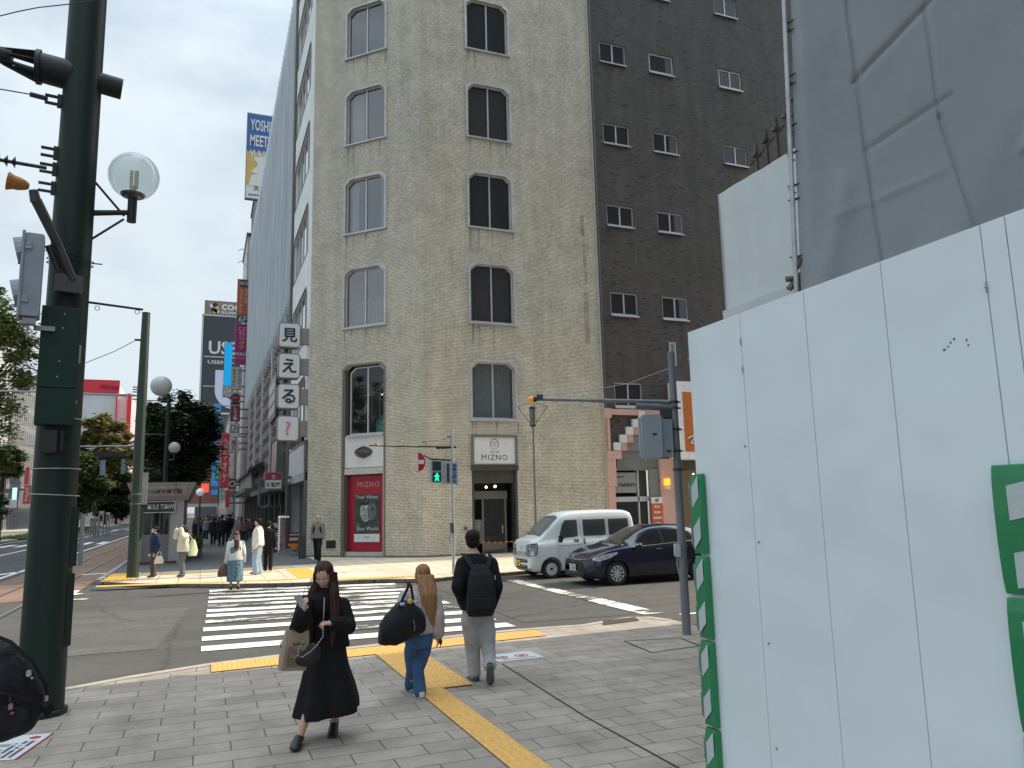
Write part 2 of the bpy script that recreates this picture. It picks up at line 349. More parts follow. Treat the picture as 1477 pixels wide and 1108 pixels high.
def asphaltmat(name, base, patch, spots=0.3):
    m = bpy.data.materials.new(name); m.use_nodes = True; t = m.node_tree; b = t.nodes['Principled BSDF']; b.inputs['Roughness'].default_value = 0.85
    tcn = N(t, 'ShaderNodeTexCoord'); P_ = tcn.outputs['Object']
    n1 = N(t, 'ShaderNodeTexNoise'); n1.inputs['Scale'].default_value = 0.16; n1.inputs['Detail'].default_value = 5; n1.inputs['Distortion'].default_value = 0.6
    n2 = N(t, 'ShaderNodeTexNoise'); n2.inputs['Scale'].default_value = 60; n2.inputs['Detail'].default_value = 3
    n4 = N(t, 'ShaderNodeTexNoise'); n4.inputs['Scale'].default_value = 1.1; n4.inputs['Detail'].default_value = 8; n4.inputs['Roughness'].default_value = 0.7
    mpn = N(t, 'ShaderNodeMapping'); mpn.inputs['Scale'].default_value = (0.25, 2.2, 1); t.links.new(P_, mpn.inputs[0])
    n3 = N(t, 'ShaderNodeTexNoise'); n3.inputs['Scale'].default_value = 0.8; n3.inputs['Detail'].default_value = 6
    for n in (n1, n2, n4): t.links.new(P_, n.inputs['Vector'])
    t.links.new(mpn.outputs[0], n3.inputs['Vector'])
    r1 = N(t, 'ShaderNodeValToRGB'); r1.color_ramp.elements[0].position = 0.44; r1.color_ramp.elements[1].position = 0.56
    r1.color_ramp.elements[0].color = base + (1,); r1.color_ramp.elements[1].color = patch + (1,)
    t.links.new(n1.outputs['Fac'], r1.inputs[0]); last = r1.outputs[0]
    for nn, lo, hi, p0, p1 in ((n2, 1-spots, 1+spots, 0.35, 0.65), (n3, 0.86, 1.06, 0.35, 0.6), (n4, 0.84, 1.1, 0.3, 0.7)):
        r = N(t, 'ShaderNodeValToRGB'); r.color_ramp.elements[0].position = p0; r.color_ramp.elements[1].position = p1
        r.color_ramp.elements[0].color = (lo, lo, lo, 1); r.color_ramp.elements[1].color = (hi, hi, hi, 1)
        t.links.new(nn.outputs['Fac'], r.inputs[0]); mu = N(t, 'ShaderNodeMixRGB', blend_type='MULTIPLY'); mu.inputs[0].default_value = 1
        t.links.new(last, mu.inputs[1]); t.links.new(r.outputs[0], mu.inputs[2]); last = mu.outputs[0]
    # fine cracks
    vo = N(t, 'ShaderNodeTexVoronoi', feature='DISTANCE_TO_EDGE'); vo.inputs['Scale'].default_value = 0.28
    mpv = N(t, 'ShaderNodeMixRGB'); mpv.inputs[0].default_value = 0.35; t.links.new(P_, mpv.inputs[1]); t.links.new(n4.outputs['Color'], mpv.inputs[2]); t.links.new(mpv.outputs[0], vo.inputs['Vector'])
    rc = N(t, 'ShaderNodeValToRGB'); rc.color_ramp.elements[0].position = 0.0; rc.color_ramp.elements[1].position = 0.006
    rc.color_ramp.elements[0].color = (0.55, 0.55, 0.55, 1); rc.color_ramp.elements[1].color = (1, 1, 1, 1)
    t.links.new(vo.outputs['Distance'], rc.inputs[0]); mu = N(t, 'ShaderNodeMixRGB', blend_type='MULTIPLY'); mu.inputs[0].default_value = 1
    t.links.new(last, mu.inputs[1]); t.links.new(rc.outputs[0], mu.inputs[2]); last = mu.outputs[0]
    t.links.new(last, b.inputs['Base Color'])
    bp = N(t, 'ShaderNodeBump'); bp.inputs['Strength'].default_value = 0.25; bp.inputs['Distance'].default_value = 0.01
    t.links.new(n2.outputs['Fac'], bp.inputs['Height']); t.links.new(bp.outputs[0], b.inputs['Normal']); return m
A_ROAD = asphaltmat('asphalt', (0.068, 0.063, 0.056), (0.08, 0.074, 0.066))
A_MAIN = asphaltmat('asphalt_dark', (0.05, 0.052, 0.055), (0.062, 0.062, 0.062))
A_PATH = asphaltmat('asphalt_path', (0.11, 0.11, 0.115), (0.13, 0.13, 0.13))
def wornpaint(name, col, under, wear=0.42, scale=3.0):
    m = bpy.data.materials.new(name); m.use_nodes = True; t = m.node_tree; b = t.nodes['Principled BSDF']; b.inputs['Roughness'].default_value = 0.7
    tcn = N(t, 'ShaderNodeTexCoord'); mpn = N(t, 'ShaderNodeMapping'); mpn.inputs['Scale'].default_value = (0.35, 1.3, 1)
    n0 = N(t, 'ShaderNodeTexNoise'); n0.inputs['Scale'].default_value = 0.55; n0.inputs['Detail'].default_value = 2
    n = N(t, 'ShaderNodeTexNoise'); n.inputs['Scale'].default_value = scale; n.inputs['Detail'].default_value = 10; n.inputs['Roughness'].default_value = 0.78
    t.links.new(tcn.outputs['Object'], mpn.inputs[0]); t.links.new(mpn.outputs[0], n.inputs['Vector']); t.links.new(tcn.outputs['Object'], n0.inputs['Vector'])
    ad = N(t, 'ShaderNodeMath', operation='ADD'); mlt = N(t, 'ShaderNodeMath', operation='MULTIPLY'); mlt.inputs[1].default_value = 0.55
    t.links.new(n0.outputs['Fac'], mlt.inputs[0]); t.links.new(mlt.outputs[0], ad.inputs[0]); t.links.new(n.outputs['Fac'], ad.inputs[1])
    r = N(t, 'ShaderNodeValToRGB'); r.color_ramp.elements[0].position = (wear+0.24)/1.0; r.color_ramp.elements[1].position = (wear+0.27)/1.0
    r.color_ramp.elements[0].color = under + (1,); r.color_ramp.elements[1].color = col + (1,)
    t.links.new(ad.outputs[0], r.inputs[0]); t.links.new(r.outputs[0], b.inputs['Base Color']); return m
WHITE_P = wornpaint('road_paint_white', (0.78, 0.76, 0.7), (0.075, 0.071, 0.065), 0.46)
WHITE_F = wornpaint('road_paint_fresh', (0.75, 0.74, 0.7), (0.075, 0.071, 0.065), 0.34)
WHITE_W = wornpaint('road_paint_worn', (0.76, 0.74, 0.68), (0.075, 0.071, 0.065), 0.54, 4.0)
PAVE = brickmat('paving_slabs', (0.35, 0.3, 0.255), (0.41, 0.354, 0.302), (0.085, 0.077, 0.068), 0.62, 0.29, ms=0.006, rough=0.8, bump=0.35, blot=0.36, blotscale=1.3, streak=.12, flecks=((0.31, 0.267, 0.228), 0.9))
PAVE_F = brickmat('paving_far', (0.63, 0.52, 0.39), (0.71, 0.6, 0.46), (0.22, 0.18, 0.15), 0.6, 0.6, ms=0.012, offset=0.0, rough=0.8, bump=0.3, blot=0.2, blotscale=0.6)
TRACK = brickmat('tram_paving', (0.22, 0.125, 0.085), (0.28, 0.165, 0.115), (0.11, 0.08, 0.065), 0.22, 0.11, ms=0.008, rough=0.85, bump=0.3, blot=0.25, blotscale=0.4)
KERB = mat('kerb_stone', (0.38, 0.34, 0.29), 0.8, var=0.15, scale=4, bump=0.2)

big = sheet('ground', [(-900, -200), (900, -200), (900, 1600), (-900, 1600)], -0.02, mat('city_ground', (0.09, 0.09, 0.088), 0.9)); structure(big)
structure(sheet('cross_street', [(-40, 8), (200, 8), (200, 25.5), (-40, 29)], 0.0, A_ROAD))
structure(sheet('main_street', [(-15, 25), (-2.6, 25), (-2.6, 600), (-15, 600)], 0.004, A_MAIN))
structure(sheet('main_street', [(-15, -60), (-1, -60), (-1, 8.01), (-15, 8.01)], 0.004, A_ROAD))
structure(sheet('tram_bed', [(-5.296, 22.288), (-3.141, 23.124), (-3.09, 27.739), (-2.75, 30), (-2.75, 600), (-5.95, 600), (-5.95, 28.4), (-8.5, 28.4)], 0.008, TRACK))
# rails, set flush in the bed: two steel heads and their dark grooves
STEEL = mat('rail_steel', (0.33, 0.31, 0.3), 0.35, 0.9, var=0.2)
GROOVE = mat('rail_groove', (0.03, 0.028, 0.026), 0.9)
for X_ in (-3.9, -4.97):
    mb = MB(); mb.box(X_-0.03, X_+0.03, 8, 600, 0.0, 0.016); structure(mb.build('rail', STEEL))
    mb = MB(); mb.box(X_+0.032, X_+0.09, 8, 600, 0.0, 0.0135); structure(mb.build('rail_groove', GROOVE))
near = [(-30, -60), (-3.1, -60), (-3.1, 6), (-2.95, 8), (-2.5, 9.6), (-2.0, 10.6), (-1.52, 11.018), (-0.8, 11.42), (0.19, 11.813), (1.2, 12.0), (2.3, 12.098), (3.6, 12.28), (4.895, 12.35), (6.1, 12.22), (7.22, 12.576), (7.6, 12.4), (7.74, 11.9), (7.74, 4), (30, 4), (30, -60)]
near = [(-3.1, -30)] + near[2:-2] + [(12, 4), (12, -30)]
structure(sheet('pavement', near, 0.03, PAVE, -0.01))
def strip(line, w0, w1):
    """offset band along a polyline (list of xy), inside distances w0..w1 to its right"""
    a = []; b = []
    for i, p in enumerate(line):
        q0 = Vector(line[max(0, i-1)]); q1 = Vector(line[min(len(line)-1, i+1)]); d = (q1-q0).normalized(); n = Vector((d.y, -d.x))
        a.append(tuple(Vector(p)+n*w0)); b.append(tuple(Vector(p)+n*w1))
    return a + b[::-1]
kl = near[4:16]
mb = MB()
def band(mb, line, w0, w1, z):
    n = len(line); p = strip(line, w0, w1); a, b = p[:n], p[n:][::-1]
    for i in range(n-1):
        mb.add([(*a[i], z), (*a[i+1], z), (*b[i+1], z), (*b[i], z)], [(3, 2, 1, 0)], [[b[i], b[i+1], a[i+1], a[i]]])
band(mb, kl, -0.01, 0.15, 0.036); structure(mb.build('kerb', KERB))
far = [(-2.693, 26.713), (-1.648, 25.289), (-0.8, 24.55), (0.217, 23.786), (1.1, 23.25), (2.004, 22.773), (2.721, 22.495), (4.233, 22.337), (5.0, 22.05), (5.65, 21.6), (6.05, 21.42), (6.5, 21.6), (6.9, 21.85), (8.5, 21.95), (9.4, 22.2), (70, 22.2)]
farp = far + [(70, 40), (4.16, 40), (4.16, 28.6), (-2.9, 28.6)]
farp = far + [(70, 34.5), (4.2, 34.5), (4.2, 29.4), (-2.8, 29.4)]
structure(sheet('pavement', farp, 0.1, PAVE_F, -0.01))
structure(sheet('sidewalk', [(-2.8, 29.402), (4.2, 29.402), (4.2, 400), (-2.8, 400)], 0.098, A_PATH, -0.01))
mb = MB(); band(mb, far, -0.012, 0.18, 0.105)
for i in range(len(far)-1):
    p = strip(far, -0.012, 0)[:len(far)]
    mb.add([(*p[i], -0.01), (*p[i+1], -0.01), (*p[i+1], 0.105), (*p[i], 0.105)], [(0, 1, 2, 3)], [[(0, 0)]*4])
structure(mb.build('kerb', KERB))
mb = MB(); mb.box(-2.95, -2.8, 27, 400, 0, 0.13); structure(mb.build('kerb', mat('kerb_grey', (0.3, 0.3, 0.3), 0.8)))
# far (west) side of the main street
GRASS = mat('grass_verge', (0.07, 0.1, 0.03), 0.95, var=0.4, scale=8)
structure(sheet('pavement', [(-15, 40), (-15, 500), (-40, 500), (-40, 40)], 0.1, mat('west_paving', (0.5, 0.44, 0.36), 0.8), -0.01))
# painted lines
def line(name, pts, w_, m, z=0.012):
    mb = MB()
    for i in range(len(pts)-1):
        a = Vector(pts[i]); b = Vector(pts[i+1]); d = (b-a).normalized(); n = Vector((-d.y, d.x))*w_/2
        mb.add([(*(a-n), z), (*(b-n), z), (*(b+n), z), (*(a+n), z)], [(0, 1, 2, 3)])
    o = mb.build(name, m); return structure(o)
line('lane_line', [(-6.35, 31), (-6.35, 300)], 0.16, WHITE_F)
line('lane_line', [(-10.1, 36), (-10.1, 300)], 0.16, WHITE_F)
line('lane_line', [(-14.2, 36), (-14.2, 300)], 0.15, WHITE_F)
line('lane_line', [(-7.4, 31.6), (-6.4, 34.5)], 0.3, WHITE_F)
line('lane_line', [(-9.0, 33.2), (-6.9, 33.4)], 0.25, WHITE_F)
line('lane_line', [(-3.849, 31.15), (-2.973, 31.482)], 0.35, WHITE_P, 0.018)
line('lane_line', [(-3.249, 23.547), (-2.978, 23.921)], 0.3, WHITE_P, 0.018)
line('lane_line', [(-3.192, 24.063), (-3.181, 24.837)], 0.2, WHITE_P, 0.0185)
line('lane_line', [(-3.037, 22.383), (-2.595, 22.262)], 0.2, WHITE_W, 0.018)
for k in range(8): line('crosswalk_stripe', [(-6.75-k*1.0, 62), (-6.75-k*1.0, 67)], 0.45, WHITE_F, 0.013)
for k in range(4): line('crosswalk_stripe', [(-7.2-k*1.6, 110), (-7.2-k*1.6, 116)], 0.5, WHITE_F, 0.013)
# the crosswalk in front: eleven worn stripes that fan slightly towards the far kerb
L_ = [(0.054, 13.224), (0.063, 14.234), (0.085, 15.321), (0.123, 16.331), (0.145, 17.275), (0.162, 18.091), (0.181, 18.991), (0.193, 19.842), (0.215, 20.77), (0.229, 21.706), (0.244, 22.538)]
WEAR = [WHITE_F, WHITE_P, WHITE_F, WHITE_W, WHITE_P, WHITE_P, WHITE_W, WHITE_P, WHITE_P, WHITE_W, WHITE_P]
for k, (x, y) in enumerate(L_):
    u = k/10.0; s_ = -0.04-0.2*u; xr = 5.12-0.1*u; hw = 0.235
    mb = MB(); n = 6
    for j in range(n):
        a = x+(xr-x)*j/n; b = x+(xr-x)*(j+1)/n; ya = y+s_*(a-x); yb = y+s_*(b-x)
        mb.add([(a, ya-hw, .012), (b, yb-hw, .012), (b, yb+hw, .012), (a, ya+hw, .012)], [(0, 1, 2, 3)])
    structure(mb.build('crosswalk_stripe', WEAR[k]))
line('stop_line', [(7.95, 12.85), (8.0, 15.4)], 0.45, WHITE_P)
line('stop_line', [(8.0, 15.4), (8.1, 20.7)], 0.36, WHITE_W)
line('lane_line', [(8.3, 12.5), (40, 12.45)], 0.14, WHITE_F)
structure(sheet('road_patch', [(-0.6, 13.6), (-0.2, 19), (-3.2, 19.5), (-2.6, 13.6)], 0.006, asphaltmat('asphalt_patch', (0.09, 0.085, 0.076), (0.102, 0.096, 0.085), 0.45)))
structure(sheet('road_patch', [(5.4, 13.1), (7.6, 13.0), (7.65, 17), (5.7, 20)], 0.006, asphaltmat('asphalt_patch2', (0.066, 0.063, 0.059), (0.076, 0.073, 0.068), 0.3)))
# tactile paving
def tactmat(name, c):
    m = bpy.data.materials.new(name); m.use_nodes = True; t = m.node_tree; b = t.nodes['Principled BSDF']; b.inputs['Roughness'].default_value = 0.7
    tcn = N(t, 'ShaderNodeTexCoord'); n = N(t, 'ShaderNodeTexNoise'); n.inputs['Scale'].default_value = 22; n.inputs['Detail'].default_value = 8
    t.links.new(tcn.outputs['Object'], n.inputs['Vector']); r = N(t, 'ShaderNodeValToRGB'); r.color_ramp.elements[0].position = 0.25; r.color_ramp.elements[1].position = 0.6
    r.color_ramp.elements[0].color = tuple(x*0.78 for x in c)+(1,); r.color_ramp.elements[1].color = c+(1,)
    t.links.new(n.outputs['Fac'], r.inputs[0]); t.links.new(r.outputs[0], b.inputs['Base Color']); return m
TAC = tactmat('tactile_yellow', (0.77, 0.44, 0.125)); TACF = tactmat('tactile_far', (0.8, 0.46, 0.07))
def tactile(x0, x1, y0, y1, z, bars='y', m=TAC, step=0.0735, label=None, slope=0.0, n_tile=0.3, dots=False):
    mb = MB(); mb.m = 0
    mb.add([(x0, y0, z), (x1, y0+slope*(x1-x0), z), (x1, y1+slope*(x1-x0), z), (x0, y1, z), ], [(0, 1, 2, 3)])
    if dots:
        ny = int((y1-y0)/0.06); nx = int((x1-x0)/0.06)
        for i in range(nx):
            for j in range(ny):
                cx = x0+(i+.5)*(x1-x0)/nx; cy = y0+(j+.5)*(y1-y0)/ny+slope*(cx-x0); r = 0.016
                mb.add([(cx-r*1.4, cy-r*1.4, z), (cx+r*1.4, cy-r*1.4, z), (cx+r*1.4, cy+r*1.4, z), (cx-r*1.4, cy+r*1.4, z), (cx-r, cy-r, z+.007), (cx+r, cy-r, z+.007), (cx+r, cy+r, z+.005), (cx-r, cy+r, z+.005)],
                       [(4, 5, 6, 7), (0, 1, 5, 4), (1, 2, 6, 5), (2, 3, 7, 6), (3, 0, 4, 7)])
    elif bars == 'y':
        nb = max(1, int(round((x1-x0)/step))); nt_ = max(1, int(round((y1-y0)/n_tile)))
        for i in range(nb):
            c = x0+(i+.5)*(x1-x0)/nb
            for j in range(nt_):
                a = y0+(y1-y0)*j/nt_+.012; b = y0+(y1-y0)*(j+1)/nt_-.012
                mb.add([(c-.022, a, z), (c+.022, a, z), (c+.022, b, z), (c-.022, b, z), (c-.01, a+.006, z+.009), (c+.01, a+.006, z+.009), (c+.01, b-.006, z+.009), (c-.01, b-.006, z+.009)],
                       [(4, 5, 6, 7), (0, 1, 5, 4), (1, 2, 6, 5), (2, 3, 7, 6), (3, 0, 4, 7)])
    o = mb.build('tactile_paving', m); return structure(o)
tactile(0.18, 5.15, 11.12, 11.7, 0.042, dots=True, slope=0.078)
tactile(2.36, 3.0, 8.86, 11.285, 0.0445, 'y')
tactile(2.33, 2.63, 4.0, 8.845, 0.0445, 'y')
tactile(2.7, 3.45, 23.7, 27.9, 0.108, 'y', TACF, 0.12)
tactile(3.45, 6.0, 22.55, 23.0, 0.108, 'x', TACF, slope=-0.2)
tactile(-2.7, 2.65, 24.6, 25.0, 0.108, 'x', TACF, slope=-0.23, dots=False)
tactile(-2.75, -1.9, 26.3, 29.6, 0.1085, 'y', TACF, 0.12)
tactile(-1.9, 2.65, 28.0, 28.45, 0.1085, 'x', TACF)
# expansion joint, covers and painted notices on the pavement
line('pavement_joint', [(3.726, 9.798), (3.55, 7.1), (3.5, 3.0)], 0.018, GROOVE, 0.036)
mb = MB()
for a, b in (((5.83, 9.54), (6.70, 9.63)), ((6.70, 9.63), (6.81, 10.3)), ((6.81, 10.3), (5.95, 10.5)), ((5.95, 10.5), (5.83, 9.54))):
    a = Vector(a); b = Vector(b); d = (b-a).normalized(); n = Vector((-d.y, d.x))*.012
    mb.add([(*(a-n), .036), (*(b-n), .036), (*(b+n), .036), (*(a+n), .036)], [(0, 1, 2, 3)])
structure(mb.build('access_cover_joint', GROOVE))
mb = MB(); mb.add([(*p, .038) for p in ((6.39, 11.97), (7.19, 12.1), (7.33, 12.5), (6.64, 12.42))], [(0, 1, 2, 3)])
tag(mb.build('drain_grate', mat('grate', (0.05, 0.045, 0.035), 0.7, var=0.4, scale=20)), 'dark rusty drain cover set in the kerb beside the grey signal pole', 'drain cover')
nm = mat('notice_white', (0.62, 0.64, 0.66), 0.6, var=0.06); red = mat('notice_red', (0.45, 0.05, 0.06), 0.6); ink = mat('notice_ink', (0.06, 0.06, 0.07), 0.6)
def notice(c, rz, w_, h, label, kind):
    t = thing('pavement_notice', label, 'floor sign', (c[0], c[1], 0.03), rz)
    mb = MB(); mb.box(-w_/2, w_/2, -h/2, h/2, 0.002, 0.008); mb.build('panel', nm, t, world=False)
    if kind == 'sheet':
        mb = MB(); mb.box(-w_/2, w_/2, -h/2-.014, -h/2, 0.002, 0.0085); mb.build('border', red, t, world=False)
        rnd = random.Random(3); mb = MB()
        for r in range(3):
            for k in range(18):
                if rnd.random() < .85: mb.box(-w_/2+.05+k*.03, -w_/2+.072+k*.03, -h/2+.05+r*.06, -h/2+.085+r*.06, .0085, .0095)
        for r in range(3):
            for k in range(6):
                mb.box(-w_/2+.06+r*.17, -w_/2+.16+r*.17, .05+k*.022, .06+k*.022, .0085, .0095)
        mb.build('lettering', ink, t, world=False)
        mb = MB(); mb.lathe((w_/2-.12, -h/2+.1, .0085), [(.05, 0), (.05, .001)], 16); mb.build('emblem', red, t, world=False)
    else:
        for sx in (-.2, .1):
            mb = MB()
            for k in range(20):
                a = 2*pi*k/20; b = 2*pi*(k+1)/20
                mb.add([(sx+.1*cos(a), .1*sin(a), .0095), (sx+.1*cos(b), .1*sin(b), .0095), (sx+.075*cos(b), .075*sin(b), .0095), (sx+.075*cos(a), .075*sin(a), .0095)], [(0, 1, 2, 3)])
            mb.obox((sx, 0, .0092), (.17, .02, .001), rz=.8); mb.build('prohibition_ring', red, t, world=False)
        mb = MB(); mb.box(-.27, -.13, -.02, .02, .0085, .009); mb.box(.06, .15, -.03, .03, .0085, .009); mb.box(-.25, .25, -.17, -.145, .0085, .0095); mb.build('pictogram', ink, t, world=False)
    return t
notice((-1.52, 8.52), radians(78), 0.78, 0.36, 'white printed notice stuck to the pavement at the foot of the green pole', 'sheet')
notice((4.06, 10.2), 0.02, 0.66, 0.5, 'white notice with red no-smoking rings on the paving beyond the walking man', 'ring')
# ================================================================= BUILDINGS
BR_L = brickmat('cream_glazed_brick', (0.84, 0.775, 0.625), (0.61, 0.56, 0.44), (0.15, 0.135, 0.11), 0.12, 0.0605, ms=0.009, rough=0.45, bump=0.25, blot=0.2, blotscale=0.9, flecks=((0.8, 0.78, 0.7), 0.94), streak=0.12)
BR_D = brickmat('dark_brown_brick', (0.11, 0.095, 0.085), (0.08, 0.07, 0.064), (0.05, 0.045, 0.042), 0.24, 0.07, ms=0.01, rough=0.7, bump=0.8, blot=0.25, blotscale=0.8, flecks=((0.022, 0.018, 0.018), 0.91), streak=0.2)
ALU = mat('brushed_aluminium', (0.55, 0.56, 0.57), 0.4, 0.35, var=0.1, scale=3)
TRIM = mat('weathered_metal_trim', (0.5, 0.5, 0.48), 0.5, 0.35, var=0.2, scale=2.5)
TRIM_D = mat('dark_metal_trim', (0.13, 0.125, 0.12), 0.45, 0.5, var=0.15)
BLACKISH = mat('dark_interior', (0.028, 0.028, 0.03), 0.9)
WPANEL = mat('white_enamel_panel', (0.66, 0.67, 0.66), 0.4, var=0.06, scale=1.5)
CONC = mat('pale_render', (0.78, 0.79, 0.78), 0.8, var=0.12, scale=1.2, bump=0.1)
GLS = glass('window_glass', (0.06, 0.065, 0.07), 0.62, 0.02, r0=.2)
GLD = glass('window_glass_dark', (0.045, 0.048, 0.05), 0.45, 0.02, r0=.06)
CURT_D = mat('dark_curtain', (0.22, 0.14, 0.15), 0.9); CURT_L = mat('pale_curtain', (0.7, 0.7, 0.7), 0.9); CURT_G = mat('grey_curtain', (0.5, 0.51, 0.53), 0.9)
def frame(o, d, inward):
    return Matrix(((d[0], inward[0], 0, o[0]), (d[1], inward[1], 0, o[1]), (0, 0, 1, 0), (0, 0, 0, 1)))
q2 = 2**-.5
F_R = frame((8.19, 30.2), (1, 0), (0, 1)); F_C = frame((4.16, 34.23), (q2, -q2), (q2, q2)); F_S = frame((4.16, 42.3), (0, -1), (1, 0))
def opoly(u0, u1, z0, z1, c=0.0, e=0.0):
    u0 -= e; u1 += e; z0 -= e; z1 += e; k = c*0.85
    if c <= 0: return [(u0, z0), (u1, z0), (u1, z1), (u0, z1)]
    return [(u0, z0), (u1, z0), (u1, z1-k), (u1-c, z1), (u0+c, z1), (u0, z1-k)]
def ring(mb, a, b, y0, y1):
    n = len(a); vs = [(u, y0, z) for u, z in a] + [(u, y0, z) for u, z in b] + [(u, y1, z) for u, z in a] + [(u, y1, z) for u, z in b]; fs = []
    for i in range(n):
        j = (i+1) % n; fs += [(i, j, n+j, n+i), (n+i, n+j, 3*n+j, 3*n+i), (j, i, 2*n+i, 2*n+j), (2*n+j, 2*n+i, 3*n+i, 3*n+j)]
    mb.add(vs, fs)
def wall(name, F, u0, u1, z0, z1, ops, m, parent, depth=0.16, uo=0.0):
    mb = MB(); mb.X = F
    us = sorted({u0, u1, *[o[0] for o in ops], *[o[1] for o in ops]}); zs = sorted({z0, z1, *[o[2] for o in ops], *[o[3] for o in ops]})
    def q(pts): mb.add([(u, 0, z) for u, z in pts], [tuple(range(len(pts)))], [[(u+uo, z) for u, z in pts]])
    for i in range(len(us)-1):
        for j in range(len(zs)-1):
            a, b, c, d = us[i], us[i+1], zs[j], zs[j+1]; cu, cz = (a+b)/2, (c+d)/2
            if any(o[0] < cu < o[1] and o[2] < cz < o[3] for o in ops): continue
            q([(a, c), (b, c), (b, d), (a, d)])
    for o in ops:
        ch = o[4] if len(o) > 4 else 0; P_ = opoly(*o[:4], ch)
        if ch: q([P_[2], (o[1], o[3]), P_[3]]); q([(o[0], o[3]), P_[5], P_[4]])
        n = len(P_)
        for i in range(n):
            a, b = P_[i], P_[(i+1) % n]
            mb.add([(a[0], 0, a[1]), (b[0], 0, b[1]), (b[0], depth, b[1]), (a[0], depth, a[1])], [(0, 1, 2, 3)], [[(a[0]+a[1], 0), (b[0]+b[1], 0), (b[0]+b[1], depth), (a[0]+a[1], depth)]])
    return mb.build(name, m, parent, fix=False)
def wavy(mb, u0, u1, z0, z1, y, amp=0.03, wl=0.16, n=None):
    n = n or max(6, int((u1-u0)/wl*6)); vs = []; rnd = random.Random(int(u0*100+z0*10)); ph = rnd.random()*6
    for i in range(n+1):
        u = u0+(u1-u0)*i/n; yy = y+amp*sin(2*pi*(u-u0)/wl+ph+sin(u*5))
        vs += [(u, yy, z0), (u+0.01*sin(u*9), yy*1.0, z1)]
    mb.add(vs, [(2*i, 2*i+2, 2*i+3, 2*i+1) for i in range(n)])
def window(F, u0, u1, z0, z1, parent, ch=0.28, trim=0.11, trimm=TRIM, gl=GLS, curtain=None, cm=None, mull=1, sill=True, rec=0.12, fw=0.05, fm=ALU, out=0.035, label=None, name='window', curt_range=None):
    mb = MB(); mb.X = F
    ring(mb, opoly(u0, u1, z0, z1, ch, 0.0), opoly(u0+fw, u1-fw, z0+fw*1.3, z1-fw, max(0, ch*.95)), rec-.01, rec+.07)
    for k in range(mull):
        c = u0+(u1-u0)*(k+1)/(mull+1); mb.box(c-.028, c+.028, rec-.02, rec+.06, z0+fw, z1-fw)
    w_ = mb.build(name, fm, parent)
    if label: w_['label'] = label
    if trim:
        mb = MB(); mb.X = F; ring(mb, opoly(u0, u1, z0, z1, ch, trim), opoly(u0, u1, z0, z1, ch), -out, 0.02); mb.build('frame', trimm, w_)
    mb = MB(); mb.X = F; P_ = opoly(u0+fw*.5, u1-fw*.5, z0+fw, z1-fw*.5, ch)
    mb.add([(u, rec+.03, z) for u, z in P_], [tuple(range(len(P_)))]); mb.build('pane', gl, w_, fix=False)
    if sill:
        mb = MB(); mb.X = F; e = trim+.01; mb.prism([(-out-.06, z0-.035), (rec, z0+.03), (rec, z0-.02), (-out-.055, z0-.1)], 'x', u0-e, u1+e)
        mb.build('sill', ALU, w_)
    if curtain:
        mb = MB(); mb.X = F
        for a, b in (curt_range or [(0.02, 0.98)]): wavy(mb, u0+(u1-u0)*a, u0+(u1-u0)*b, z0+.05, z1-.05, rec+.25)
        mb.build('curtain', cm or CURT_D, w_, fix=False)
    return w_
# ---------------------------------------------------------------- the corner building
TOP = 35.0
B = thing('brick_building', 'tall corner building of cream glazed brick with clipped-corner windows above the crosswalk', 'building', (8.19, 30.2, 0.0))
wz = [(31.1, 33.5), (26.86, 29.3), (22.64, 25.08), (18.38, 20.9), (14.16, 16.65), (9.88, 12.46)]
cw = [(1.84, 3.87, a, b, 0.28) for a, b in wz]
cg = (1.84, 3.87, 0.1, 8.16, 0.28)
wall('wall', F_C, 0, 5.7, 0, TOP, cw+[cg], BR_L, B, 0.2)
rw_ = [(2.18, 4.15, a, b, 0.28) for a, b in wz]+[(2.18, 4.12, 5.7, 8.12, 0.28)]
wall('wall', F_R, 0, 8.42, 0, TOP, rw_+[(2.1, 4.14, 0.1, 5.0)], BR_L, B, 0.2, uo=5.7)
sw = [(0.45, 6.6, a, b, 0.35) for a, b in wz]+[(0.45, 6.6, 5.75, 8.2, 0.35)]
wall('side_wall', F_S, 0, 8.07, 5.1, TOP, sw, CONC, B, 0.2)
mb = MB(); mb.add([(4.17, 42.3, TOP), (4.17, 34.23, TOP), (8.19, 30.21, TOP), (16.6, 30.21, TOP), (16.6, 42.3, TOP)], [(0, 1, 2, 3, 4)])
mb.box(16.58, 16.6, 30.22, 42.3, 0, TOP); mb.box(4.3, 16.58, 42.28, 42.3, 0, TOP)
mb.build('roof', CONC, B)
# the dark rooms behind the glass
mb = MB(); mb.X = F_R; mb.box(0.6, 8.2, 1.4, 1.5, 5.4, TOP-.2); mb.build('interior', BLACKISH, B)
mb = MB(); mb.X = F_C; mb.box(0.4, 5.3, 1.4, 1.5, 8.6, TOP-.2); mb.build('interior', BLACKISH, B)
mb = MB(); mb.X = F_S; mb.box(0, 7, 1.0, 1.1, 5.2, TOP-.2); mb.build('interior', mat('room_wall', (0.3, 0.3, 0.3), 0.9), B)
mb = MB(); mb.X = F_R
mb.box(8.36, 8.43, -.03, .05, 0, TOP); mb.build('edge_strip', mat('pale_edge', (0.5, 0.48, 0.42), 0.6), B)
mb = MB(); mb.X = F_R; mb.cyl((8.5, -.05, 0.1), (8.5, -.05, TOP), .035); mb.box(8.44, 8.56, -.06, 0, 8.0, 8.15); mb.box(8.44, 8.56, -.06, 0, 14.0, 14.15); mb.build('downpipe', TRIM_D, B, smooth='auto')
